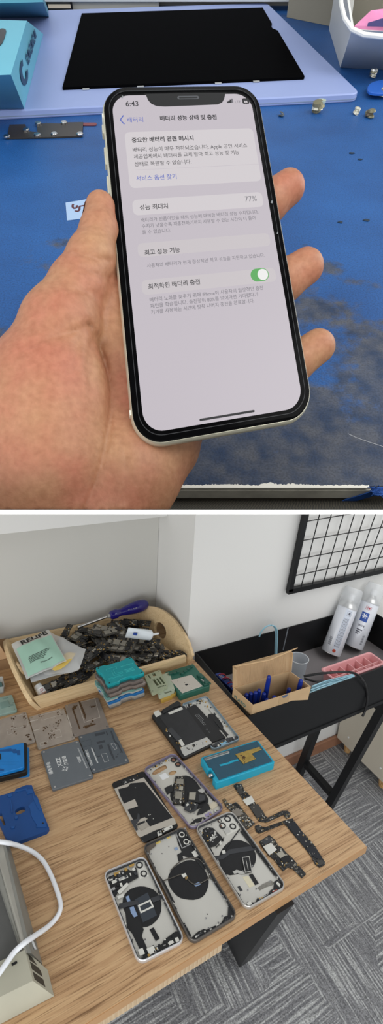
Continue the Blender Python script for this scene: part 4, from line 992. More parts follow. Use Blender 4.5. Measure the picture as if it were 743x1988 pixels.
part(t, q, Z7, 'silver_cover', M_silver, [[(168, 292), (192, 280), (206, 304), (182, 316)]], 2.7, 3.5)
part(t, q, Z7, 'earpiece_assembly', M_flex, [[(62, 292), (85, 280), (115, 285), (135, 305), (160, 330), (170, 350), (150, 350), (130, 375), (95, 385), (72, 340)]], 1.92, 3.6)
part(t, q, Z7, 'silver_strip', M_silver, [[(95, 345), (135, 318), (140, 326), (102, 354)], [(120, 298), (132, 302), (130, 330), (120, 326)]], 3.6, 4.2)
mb = MB(q)
mb.strip(q.tr(Z7, [(172, 402), (215, 340), (254, 288)], 4), 1.6, 3.0, 3.6); mb.strip(q.tr(Z7, [(130, 385), (165, 345), (172, 330)], 4), 1.2, 3.0, 3.6)
mb.build('flex_cable', M_flex, t)
part(t, q, Z7, 'wire_connector', M_bit, [[(160, 402), (176, 398), (180, 412), (164, 416)], [(146, 358), (156, 350), (160, 366), (150, 372)]], 3, 4.6)
o7 = [(264, 436), (302, 430), (316, 508), (280, 516)]
part(t, q, Z7, 'vibration_motor', M_flex, [o7], 2.5, 5.0); mb = MB(q); o = q.tr(Z7, o7, 5.1); mb.ring(o, inset(o, 1.0), 5.0, 5.3); mb.strip(q.tr(Z7, [(285, 450), (296, 500)], 5.1), .8, 5.0, 5.2); mb.build('motor_edge', M_silver, t)
part(t, q, Z7, 'beige_tape', mat('beige_tape', (206, 200, 176), .6), [[(266, 538), (295, 530), (330, 582), (302, 592)]], 1.95, 2.2)
part(t, q, Z7, 'foam_pad', M_coil, [[(300, 526), (318, 520), (350, 570), (332, 578)]], 1.95, 2.8)
part(t, q, Z7, 'grey_gasket', mat('grey_gasket', (124, 122, 116), .7, var=.2, vs=300), [[(344, 592), (370, 574), (412, 554), (428, 566), (420, 578), (384, 590), (356, 606)]], 1.95, 2.6)
part(t, q, Z7, 'grey_label', M_flex2, [[(240, 588), (252, 582), (268, 606), (255, 612)]], 1.95, 2.2)
part(t, q, Z7, 'bottom_assembly', M_flex, [[(300, 690), (310, 668), (335, 668), (342, 645), (362, 650), (398, 628), (410, 605), (425, 600), (430, 560), (446, 552), (482, 592), (470, 604), (330, 692)]], 1.92, 4.4)
part(t, q, Z7, 'red_tab', M_red, [[(420, 612), (446, 600), (452, 610), (426, 622)]], 4.4, 4.8)
part(t, q, Z7, 'white_bracket', M_bit, [[(288, 672), (308, 660), (318, 682), (298, 692)], [(444, 560), (462, 575), (458, 590), (440, 572)]], 2, 4.6)
part(t, q, Z7, 'side_rail', M_flex, [[(255, 300), (268, 296), (335, 380), (325, 388)], [(335, 400), (346, 396), (440, 520), (430, 526)], [(60, 330), (70, 326), (120, 420), (112, 426)]], 1.92, 4.4)
part(t, q, Z7, 'torn_film', mat('torn_film', (178, 178, 174), .35), [[(215, 510), (235, 500), (268, 508), (285, 520), (262, 524), (240, 516), (225, 522)]], 2.6, 3.0)
bits(t, q, Z7, [(60, 292), (110, 282), (150, 330), (100, 380)], 16, 7, (1, 4), (.4, 1.4), 3.6); bits(t, q, Z7, [(310, 690), (430, 600), (470, 595), (340, 685)], 14, 8, (1, 3), (.2, .8), 4.4)
bits(t, q, Z7, [(35, 285), (60, 265), (75, 330), (60, 335)], 10, 18, (1, 3), (.4, 1.4), 2)
screws(t, q, Z7, [(198, 542), (256, 628), (294, 605), (338, 598), (228, 612), (318, 478), (295, 668), (408, 560), (70, 300), (108, 268), (268, 506)])
# ---- D: lilac housing with small boards on it; two real cut-outs show the desk
hD = lambda q: [smooth(q.tr(Z5, [(36, 448), (104, 406), (120, 424), (112, 432), (46, 470)], 1.9), 2), smooth(q.tr(Z5, [(119, 452), (155, 436), (171, 450), (136, 470)], 1.9), 2)]
q, t = housing('phone_housing', 'opened phone housing with lilac frame and small boards lying on it', Z5, [(-9, 432), (152, 341), (418, 634), (244, 739)], mat('lilac_frame', (136, 128, 152), .35, .45, var=.08, vs=60), holes=hD, plate=mat('pale_plate', (200, 198, 190), .4, .25, var=.04, vs=30))
rails(t, q, 12, m=mat('lilac_rail', (104, 100, 116), .4))
part(t, q, Z5, 'charging_coil', M_coil, [[(130, 560), (150, 505), (185, 468), (225, 465), (262, 490), (285, 525), (330, 580), (330, 610), (285, 640), (230, 640), (180, 615), (140, 600)]], 1.92, 2.4, 1)
lens(t, q, Z5, (150, 384), 15, 3.4); lens(t, q, Z5, (173, 407), 15, 3.4)
part(t, q, Z5, 'white_label', mat('paper_white', (222, 224, 226), .6), [[(76, 466), (108, 450), (128, 474), (94, 490)]], 1.95, 2.2)
part(t, q, Z5, 'bottom_assembly', M_flex, [[(270, 668), (282, 640), (300, 632), (306, 612), (330, 610), (340, 636), (300, 660)], [(310, 545), (330, 530), (380, 585), (362, 600)], [(235, 715), (262, 690), (300, 680), (292, 700)]], 1.95, 3.8)
part(t, q, Z5, 'beige_pad', mat('beige_pad', (200, 192, 172), .5), [[(328, 622), (362, 596), (384, 616), (350, 642)]], 1.95, 3)
part(t, q, Z5, 'lilac_tape', mat('lilac_tape', (150, 140, 176), .5), [[(310, 668), (342, 650), (348, 662), (318, 680)], [(350, 545), (368, 560), (364, 568), (346, 552)], [(6, 420), (28, 408), (34, 420), (12, 434)]], 1.98, 2.4)
part(t, q, Z5, 'metal_plate', M_silver, [[(275, 540), (312, 525), (322, 545), (290, 560)]], 2.4, 2.9)
part(t, q, Z5, 'sim_cage', M_flex, [[(104, 530), (140, 512), (150, 545), (118, 562)]], 1.95, 3.4)
bits(t, q, Z5, [(260, 700), (400, 630), (408, 640), (262, 725)], 18, 21, (1, 4), (.4, 1.6), 2.2); bits(t, q, Z5, [(20, 410), (110, 365), (130, 385), (30, 440)], 14, 22, (1, 4), (.3, 1.2), 2)
screws(t, q, Z5, [(258, 660), (330, 520), (395, 625), (20, 440), (250, 690), (300, 575)])
GL = 'loose circuit boards on the desk'
def loose(name, label, Z, outline, z0, h, m, feats, group=GL, cat='circuit board', n=0, seed=0):
    zt_ = z0 + h; p = [DK(x, y, DESK + zt_ / 1000) for x, y in zm(Z, outline)]
    c = np.mean(p, 0); o = np.array([c[0], c[1], DESK]); f = Frame(o, (.001, 0, 0), (0, .001, 0), (0, 0, .001))
    t = thing(name, label, cat, o + [0, 0, z0 / 1000], group)
    P7(MB(f), f, Z, outline, z0, zt_).build('board', m, t)
    for nm, mm, hh, polys in feats:
        for pl in polys: MB(f).prism(f.tr(Z, pl, zt_ + hh), zt_ + .02, zt_ + hh, 0, min(.25, hh / 3)).build(nm, mm, t)
    if n:
        mb = clutter(MB(f), inset(f.tr(Z, outline, zt_), 1.0), int(n * 1.8), zt_, (.3, 1.0), (.8, 2.8), range(7), .9, random.Random(seed)); mb.build('components', [M_chip, M_pad, M_flex2, M_bit, M_tan, M_sh, M_sh], t)
    return f, t
loose('logic_board', 'long narrow logic board lying on the black coil of the lilac phone housing', Z5, [(160, 468), (208, 471), (206, 604), (188, 612), (146, 608)], 2.6, 3.2, pcb('circuit_board_fine', (58, 56, 54), 420),
      [('shield', M_sh, 1.0, [[(160, 545), (196, 547), (194, 585), (157, 583)], [(166, 482), (202, 484), (201, 508), (164, 506)]]), ('chip', M_pad, .9, [[(180, 520), (200, 521), (199, 540), (178, 539)]])], 'small parts on the lilac phone housing', n=26, seed=3)
loose('camera_module', 'black module with a silver square on the lilac phone housing', Z5, [(228, 545), (262, 545), (318, 562), (318, 592), (285, 605), (226, 598)], 2.6, 3.0, M_flex, [('cover', M_pad, .9, [[(232, 552), (266, 552), (262, 590), (229, 588)]]), ('cover', M_flex2, .6, [[(280, 562), (312, 566), (312, 590), (282, 598)]])], 'small parts on the lilac phone housing', 'module')
loose('camera_module', 'small dark camera module under the black one on the lilac housing', Z5, [(212, 606), (232, 598), (278, 612), (268, 640), (240, 652), (206, 636)], 2.6, 3.4, M_flex2, [('cover', M_flex, .9, [[(238, 610), (264, 616), (256, 638), (236, 632)]]), ('contact', M_bit, .7, [[(214, 614), (226, 608), (230, 616), (218, 622)]])], 'small parts on the lilac phone housing', 'module', n=8, seed=5)
# ---- E: black screen assembly, back side up
q = quad(zm(Z6, [(66, 104), (238, 41), (417, 330), (236, 418)]), DESK, .0035); t = thing('phone_screen', 'black phone screen lying back side up with a silver plate, beside the lilac housing', 'phone screen', q.c)
MB(q).rloft(0, 0, q.W, q.L, 7, [(.6, 0), (0, .8), (0, 2.2), (.8, 3)], 0, 8).build('glass', mat('screen_black', (18, 19, 21), .2), t)
part(t, q, Z6, 'metal_plate', mat('screen_plate', (190, 184, 174), .4, .35), [[(84, 136), (150, 108), (236, 78), (246, 92), (398, 298), (402, 318), (300, 348), (218, 386), (206, 378)]], 3.02, 3.3)
part(t, q, Z6, 'black_sheet', M_coil, [[(104, 138), (154, 126), (168, 108), (240, 102), (384, 284), (268, 330), (245, 298), (258, 290), (240, 282), (214, 292), (200, 318), (182, 296), (152, 244), (206, 226), (190, 188), (134, 212), (112, 168)]], 3.32, 3.6)
part(t, q, Z6, 'flex_cable', M_flex2, [[(168, 298), (200, 292), (205, 262), (214, 268), (216, 292), (196, 318), (206, 345), (196, 350), (178, 320)]], 3.62, 4.6)
part(t, q, Z6, 'shield_cover', mat('warm_silver', (176, 170, 160), .35, .5), [[(196, 318), (238, 300), (262, 328), (224, 350)]], 3.62, 4.2); part(t, q, Z6, 'contact', M_flex, [[(200, 316), (240, 300), (244, 308), (206, 326)]], 4.2, 4.4)
part(t, q, Z6, 'earpiece_assembly', M_flex, [[(120, 100), (190, 68), (206, 70), (212, 84), (128, 116)]], 3.02, 4.4); bits(t, q, Z6, [(122, 102), (200, 70), (208, 82), (130, 114)], 14, 31, (1, 3), (.3, .9), 4.4)
part(t, q, Z6, 'bottom_bracket', M_bit, [[(330, 345), (380, 322), (386, 336), (338, 360)], [(305, 360), (325, 350), (330, 372), (310, 380)]], 3.32, 4.4); bits(t, q, Z6, [(310, 355), (382, 325), (392, 338), (320, 375)], 12, 32, (1, 3), (.3, 1), 4.0)
mb = MB(q); [mb.cyl(q.tr(Z6, [p], 4)[0], .7, 3.3, 3.75, 0, 10) for p in ((192, 130), (270, 268), (285, 290), (262, 270), (150, 236))]; mb.build('speckles', M_bit, t)
# ---- F: opened phone: housing with battery and its screen plate
q = quad(zm(Z5, [(192, 92), (318, 55), (500, 272), (350, 336)]), DESK, .0075); W, L = q.W, q.L
t = thing('phone_housing', 'opened phone housing with blue-silver frame and black battery behind the teal fixture', 'phone housing', q.c, 'opened phone back housings')
MB(q).loft([[(x, y, z) for x, y in rrect(d, d, W - d, L - d, 9 - d, 8)] for d, z in ((2.2, 1), (1, 0), (.2, 1.2), (0, 3), (.2, 6.6), (.9, 7.4), (1.9, 7.4), (2.2, 1))], 0, False, False).build('frame', mat('steel_blue_frame', (142, 162, 176), .32, .5), t)
MB(q).rloft(1.6, 1.6, W - 1.6, L - 1.6, 7, [(0, .9), (0, 1.9)], 0, 8).build('back_plate', M_alu, t)
part(t, q, Z5, 'battery', mat('battery_black', (26, 27, 29), .4), [[(214, 122), (262, 98), (418, 268), (352, 294), (330, 282)]], 1.95, 5.6, label='black battery')
mb = MB(q)
for k, (a, b_) in enumerate((((270, 150), (318, 205)), ((262, 152), (310, 207)), ((278, 148), (305, 178)))):
    for j in range(7):
        u = j / 7; x, y = a[0] + (b_[0] - a[0]) * u, a[1] + (b_[1] - a[1]) * u; mb.prism(q.tr(Z5, [(x, y), (x + 5, y + 5), (x + 3, y + 7), (x - 2, y + 2)], 5.7), 5.62, 5.7)
for c_ in ((322, 228), (335, 240)):
    c = q.tr(Z5, [c_], 5.7)[0]; mb.ring(ell(c[0], c[1], 2.0, n=14), ell(c[0], c[1], 1.5, n=14), 5.62, 5.72)
mb.build('printing', mat('grey_print', (128, 130, 132), .6), t, angle=0)
part(t, q, Z5, 'charging_coil', M_coil, [[(325, 150), (352, 146), (378, 168), (405, 205), (408, 225), (395, 235), (360, 215), (330, 180)]], 1.95, 2.6, 1)
part(t, q, Z5, 'flex_cable', M_flex, [[(358, 182), (370, 180), (420, 240), (440, 262), (425, 266)]], 2.6, 3.4)
part(t, q, Z5, 'logic_cover', M_silver, [[(290, 66), (312, 60), (330, 78), (306, 88)], [(330, 120), (345, 118), (365, 140), (350, 146)], [(425, 262), (448, 252), (466, 272), (440, 284)]], 1.95, 4.4)
part(t, q, Z5, 'blue_tape', mat('sky_blue_part', (130, 180, 206), .4), [[(388, 300), (424, 288), (430, 298), (396, 312)]], 5, 5.8)
part(t, q, Z5, 'bottom_assembly', M_flex2, [[(350, 310), (385, 285), (430, 272), (478, 262), (484, 274), (400, 312), (356, 328)]], 1.95, 5.0)
bits(t, q, Z5, [(205, 96), (310, 62), (335, 95), (262, 96), (220, 118)], 34, 41, (1, 4), (.6, 2.4), 2.2); bits(t, q, Z5, [(350, 318), (475, 262), (484, 272), (360, 328)], 18, 42, (1, 4), (.3, 1.2), 5); bits(t, q, Z5, [(300, 100), (340, 110), (470, 245), (455, 250), (395, 180)], 16, 43, (1, 3.4), (.5, 2), 2.2)
q2 = quad(zm(Z5, [(32, 150), (186, 97), (354, 299), (204, 382)]), DESK, .0085); t = thing('phone_screen', 'black phone screen plate folded open against the blue-silver housing', 'phone screen', q2.c)
W, L = q2.W, q2.L
MB(q2).rloft(0, 0, W - .6, L, 6, [(.8, 0), (0, 1), (0, 7.2), (.8, 8)], 0, 8).build('panel', mat('panel_black', (24, 25, 27), .35), t)
part(t, q2, Z5, 'black_sheet', mat('sheet_black', (38, 39, 42), .4, var=.1, vs=80), [[(70, 152), (118, 132), (205, 106), (322, 268), (205, 318), (178, 300)]], 8.02, 8.3)
part(t, q2, Z5, 'metal_plate', M_silver, [[(184, 322), (322, 268), (350, 298), (208, 366), (196, 350)]], 8.02, 8.5); part(t, q2, Z5, 'metal_plate', M_bit, [[(46, 140), (72, 128), (90, 150), (60, 165)], [(122, 142), (192, 112), (200, 124), (130, 152)]], 8.02, 8.6)
part(t, q2, Z5, 'flex_cable', M_flex, [[(92, 128), (170, 80), (188, 92), (186, 104), (150, 116), (98, 146)]], 8.6, 10.4); part(t, q2, Z5, 'shield_cover', M_flex2, [[(118, 230), (138, 216), (190, 272), (168, 288)]], 8.35, 9.6)
part(t, q2, Z5, 'white_label', M_bit, [[(175, 285), (190, 278), (208, 308), (192, 316)]], 8.4, 8.8)
mb = MB(q2); mb.prism(q2.tr(Z5, [(246, 308), (258, 303), (264, 314), (252, 320)], 8.7), 8.52, 8.7); o = q2.tr(Z5, [(246, 308), (258, 303), (264, 314), (252, 320)], 8.7); mb.build('connector', M_flex, t)
bits(t, q2, Z5, [(100, 220), (180, 290), (200, 340), (196, 350), (120, 260)], 22, 45, (1, 4), (.3, 1.2), 8.1); bits(t, q2, Z5, [(205, 340), (340, 285), (345, 296), (214, 358)], 14, 46, (1, 3), (.2, .8), 8.5)
# ---- loose boards by the desk edge
PB = pcb('board_blackish', (46, 47, 48), 420); PB2 = pcb('board_greyish', (82, 79, 73), 480)
loose('logic_board', 'long L-shaped logic board with a silver card slot in front of the teal fixture', Z7, [(220, 66), (236, 56), (262, 60), (272, 78), (275, 92), (290, 102), (330, 150), (345, 182), (384, 222), (396, 232), (450, 206), (472, 196), (500, 196), (516, 214), (508, 228), (492, 236), (478, 216), (402, 250), (392, 256), (352, 250), (330, 220), (300, 172), (268, 136), (238, 94)], .4, 1.4, PB,
      [('card_slot', M_bit, 1.2, [[(268, 140), (312, 118), (330, 148), (290, 168)]]), ('shield', M_sh2, .9, [[(234, 76), (256, 70), (272, 104), (250, 112)], [(302, 172), (346, 160), (382, 214), (342, 234)]]), ('chip', M_chip, .8, [[(258, 112), (285, 104), (296, 118), (270, 130)]])], n=40, seed=7)
loose('logic_board', 'T-shaped logic board with a black covered strip nearest the desk corner', Z7, [(330, 274), (350, 268), (372, 280), (392, 278), (500, 240), (526, 236), (530, 246), (560, 290), (592, 322), (632, 368), (640, 378), (692, 462), (690, 474), (664, 488), (640, 470), (622, 434), (588, 388), (540, 330), (500, 282), (482, 262), (402, 294), (352, 312), (336, 302)], .4, 1.4, PB,
      [('black_cover', mat('board_cover', (26, 29, 36), .3), .8, [[(492, 262), (536, 250), (592, 328), (622, 372), (584, 384), (540, 326)], [(592, 388), (632, 376), (682, 448), (648, 440), (630, 430)]]), ('shield', M_sh2, 1.2, [[(335, 282), (352, 274), (362, 292), (345, 302)], [(648, 452), (676, 446), (688, 464), (662, 480)]])], n=34, seed=8)
loose('logic_board', 'short logic board with a grey shield tucked beside the three-lens housing', Z7, [(164, 138), (176, 132), (190, 154), (212, 162), (232, 150), (252, 168), (272, 196), (300, 230), (332, 262), (290, 292), (262, 262), (230, 224), (205, 196), (182, 172)], .4, 1.4, PB2,
      [('shield', mat('grey_shield', (138, 132, 124), .4, .4), 1.2, [[(210, 196), (246, 182), (272, 210), (236, 226)]]), ('chip', M_chip, .8, [[(240, 232), (286, 214), (320, 256), (284, 276)]][:0] + [[(215, 160), (232, 154), (262, 184), (250, 186)]])], n=44, seed=9)
loose('logic_board', 'stepped logic board with a white card slot in front of the T-shaped one', Z7, [(352, 356), (404, 320), (432, 344), (452, 376), (470, 384), (492, 412), (522, 438), (560, 482), (594, 522), (572, 542), (528, 496), (500, 486), (476, 506), (456, 484), (430, 448), (400, 424), (378, 396)], .4, 1.5, PB,
      [('card_slot', M_bit, 1.2, [[(372, 380), (414, 360), (444, 396), (404, 424)]]), ('shield', M_pad, 1.0, [[(440, 416), (468, 402), (490, 424), (462, 440)]]), ('chip', M_chip, 1.0, [[(460, 442), (500, 424), (520, 446), (482, 468)], [(432, 436), (452, 430), (474, 478), (466, 484)]]), ('cover', M_flex2, .5, [[(362, 350), (402, 330), (424, 350), (382, 372)]])], n=40, seed=10)
mb = MB(); c = DK(*zm(Z7, [(350, 358)])[0], DESK + .002)
# ================================================================== what stands in the black trough
ZR = (430, 1230, .2557); ZS = (590, 1110, .2059)
zs = zb + .0125
R3 = lambda a, b_, z: DK(ZR[0] + a * ZR[2], ZR[1] + b_ * ZR[2], z)
# open card box of pliers
zr = .779
c = [R3(92, 412, zr), R3(512, 282, zr), R3(682, 402, zr), R3(232, 545, zr)]          # rear-left, rear-right, front-right, front-left
print('BOX', c)
ux = ((c[1] - c[0]) + (c[2] - c[3])) / 2; uy = ((c[0] - c[3]) + (c[1] - c[2])) / 2; o = sum(c) / 4 - ux / 2 - uy / 2
WB, DB = np.linalg.norm(ux), np.linalg.norm(uy); o[2] = zs
lean = np.array([.007, .013, 0]); fb = Frame(o + lean, ux / WB / 1000, uy / DB / 1000, (np.array([0, 0, zr - zs]) - lean) / (zr - zs) / 1000); WB *= 1000; DB *= 1000; HB = (zr - zs) * 1000
print('BOX', WB, DB, HB)
bx_ = thing('cardboard_box', 'open kraft cardboard box of blue pliers standing in the black trough', 'box', fb.w((WB / 2, DB / 2, 0)))
M_kr = mat('kraft_card', (196, 166, 128), .85, var=.05, vs=30); M_kr2 = mat('kraft_inside', (190, 160, 124), .85, var=.06, vs=30)
mb = MB(fb); th = 2.0
o_ = [(0, 0), (WB, 0), (WB, DB), (0, DB)]
mb.ring(o_, inset(o_, th), 0, HB); mb.box(th, th, 0, WB - th, DB - th, 2)
mb.build('carton', M_kr, bx_)
lid = MB(fb); Hl = 62; tl = 9
lid.hexa([(0, DB + .3, HB - 2), (WB, DB + .3, HB - 2), (WB, DB + 2, HB - 2), (0, DB + 2, HB - 2)], [(0, DB + tl, HB + Hl), (WB, DB + tl, HB + Hl), (WB, DB + tl + 2, HB + Hl), (0, DB + tl + 2, HB + Hl)])
for k in range(40):
    x = 14 + k * (WB - 26) / 40
    lid.hexa([(x, DB - .3, HB + 2), (x + .7, DB - .3, HB + 2), (x + .7, DB + 2, HB + 2), (x, DB + 2, HB + 2)], [(x, DB + tl - 1.2, HB + Hl - 3), (x + .7, DB + tl - 1.2, HB + Hl - 3), (x + .7, DB + tl + 1, HB + Hl - 3), (x, DB + tl + 1, HB + Hl - 3)])
lid.build('lid', M_kr2, bx_)
MB(fb).hexa([(0, DB + tl - 8, HB + 2), (1.8, DB + tl - 8, HB + 2), (1.8, DB + 2, HB + 2), (0, DB + 2, HB + 2)], [(-1, DB + tl - 12, HB + Hl - 4), (.8, DB + tl - 12, HB + Hl - 4), (.8, DB + tl, HB + Hl), (-1, DB + tl, HB + Hl)]).build('lid_side', M_kr, bx_)
MB(fb).hexa([(WB - 1.8, DB - 6, HB + 2), (WB, DB - 6, HB + 2), (WB, DB + 2, HB + 2), (WB - 1.8, DB + 2, HB + 2)], [(WB - .8, DB + tl - 9, HB + Hl - 4), (WB + 1, DB + tl - 9, HB + Hl - 4), (WB + 1, DB + tl, HB + Hl), (WB - .8, DB + tl, HB + Hl)]).build('lid_side', M_kr, bx_)
MB(fb).loft([[(x, DB + tl + 2 - y, HB + Hl + z + .1) for x, y, z in q] for q in ([(-1, 2, 0), (-1, 0, 0), (WB * .5, 1, -5), (WB + 1, 0, 0), (WB + 1, 2, 0), (WB * .5, 3, -5)], [(2, 10, 4), (0, 8, 5), (WB * .5, 22, 9), (WB + 10, 12, 14), (WB + 10, 14, 13), (WB * .5, 24, 8)])]).build('tuck_flap', mat('kraft_light', (200, 168, 128), .85), bx_)
mb = MB(fb); put = MB(Frame(fb.w((-.15, DB, 0)), -fb.X[:3, 1], fb.X[:3, 2], -fb.X[:3, 0]))
put_text(put, 'PLATO', (8, HB - 26), (DB - 22, HB - 26), .1, 0, .03, 1.0); put_text(put, '170', (DB * .36, HB - 52), (DB * .72, HB - 52), .1, 0, .03)
put.build('printing', mat('teal_print', (70, 116, 112), .7), bx_)
fp_ = MB(Frame(fb.w((0, -.15, 0)), fb.X[:3, 0], fb.X[:3, 2], -fb.X[:3, 1]))
fp_.prism([(WB * .44, HB - 40), (WB * .62, HB - 40), (WB * .62, HB - .2), (WB * .44, HB - .2)], 0, .2)
fp_.build('packing_tape', mat('packing_tape', (190, 160, 120), .2, spec=.7), bx_)
fn = MB(Frame(fb.w((0, -.4, 0)), fb.X[:3, 0], fb.X[:3, 2], -fb.X[:3, 1]))
fn.prism([(WB * .535 + 9 * math.cos(a), HB + 9 * math.sin(a) - .0) for a in [PI + PI * i / 12 for i in range(13)]], 0, .3)
fn.build('thumb_notch', mat('blue_grey', (92, 104, 130), .4), bx_)
M_pl = mat('plier_blue', (20, 46, 138), .28)
Hb = zr
def plier(tips, label):
    tp = [R3(a, b_, z) for a, b_, z in tips]; c0 = np.mean(tp, 0); c0 = np.array([c0[0], c0[1], zs + .003])
    t = thing('pliers', label, 'pliers', c0, 'blue pliers in the card box')
    I = fb.I
    for p in tp:
        b0 = fb.w((min(max((I @ np.append(p, 1))[0], 14), WB - 14), min(max((I @ np.append(p, 1))[1] - 3, 12), DB - 12), 12))
        mid = b0 * .5 + p * .5 + np.array([0, .003, 0])
        path = spline([b0, mid, p], 6); MB().tube(path + [p + (p - path[-2]) * .25], [.005, .0055, .006, .0062, .0064, .0065, .0065, .0064, .0063, .0062, .006, .0057, .0052, .0025][:len(path) + 1], n=12).build('handle', M_pl, t)
    q_ = I @ np.append(c0, 1); MB(fb).prism(rrect(min(max(q_[0], 22), WB - 22) - 6, min(max(q_[1], 14), DB - 14) - 4, min(max(q_[0], 22), WB - 22) + 6, min(max(q_[1], 14), DB - 14) + 4, 2), 2.2, 11.5, 0, 1).build('jaw', M_steel, t)
plier([(190, 462, zr - .012), (223, 452, zr - .010)], 'blue pliers at the box end printed with letters, two tips side by side')
plier([(258, 446, zr - .006), (286, 430, zr - .004)], 'blue pliers standing second from the printed end of the card box')
plier([(322, 455, zr - .012), (346, 502, zr - .016)], 'blue pliers sunk lowest, in front of the tallest blue handle')
plier([(360, 328, zr + .034), (400, 480, zr - .012)], 'blue pliers with the tallest handle rising above the card box')
plier([(512, 420, zr - .016), (602, 356, zr + .012)], 'blue pliers leaning into the box corner beside the clear cup')
# blue pack with leads
pk = [R3(-10, 350, .70), R3(30, 318, .70), R3(78, 420, .70)]
bl = thing('battery_pack', 'small blue pack with red and black leads squeezed beside the card box', 'pack', DK(443, 1318, zs))
pc_ = DK(443, 1318, zs + .08); fk = Frame(np.array([max(pc_[0] - .012, xl + .012), pc_[1] - .045, zs]), fb.X[:3, 0], fb.X[:3, 1], fb.X[:3, 2]); print('PACK', pc_)
MB(fk).rloft(0, 0, 18, 82, 3, [(.6, .1), (0, 1), (0, 84), (.8, 85)]).build('case', mat('pack_blue', (30, 56, 128), .45, var=.1, vs=40), bl)
for k, (mm, y) in enumerate(((M_red, 66), (M_red, 48), (M_flex, 42), (M_red, 26), (M_red, 12))):
    MB(fk).tube(spline([(4, y + 6, 85.5), (6, y + 3, 90), (12, y, 92), (20, y - 4, 86), (20.2, y - 6, 50)], 6), 1.5, n=8).build('lead', mat('lead_red', (176, 42, 56), .4) if mm is M_red else M_flex, bl)
mb = MB(fk)
for k in range(4): mb.box(4, 58 + k * 4, 85, 13, 59.6 + k * 4, 85.15)
mb.build('printing', M_pad, bl)
# clear cup
cr, cbp = DK(582, 1290, zs), None
cup = thing('plastic_cup', 'clear plastic cup standing behind the card box in the black trough', 'cup', DK(574, 1318, zs))
oc = ROOT[cup.name][:3, 3]; oc = np.array([oc[0], min(oc[1], .87), zs]); 
Zc = np.linalg.norm(oc - EYE); rr_ = .030
print('CUP', oc)
MB().lathe([(.022, .0002), (.0275, .075), (.0285, .0755), (.0270, .0745), (.0212, .0016)], oc, (0, 0, 1), n=36, cap1=True).build('body', mat('cup_clear', (206, 214, 222), .12, alpha=.42), cup)
MB().lathe([(.0278, .0735), (.0292, .0745), (.0292, .0768), (.0274, .0768)], oc, (0, 0, 1), n=36, cap0=False, cap1=False).build('rim', mat('cup_rim', (220, 226, 232), .15, alpha=.8), cup)
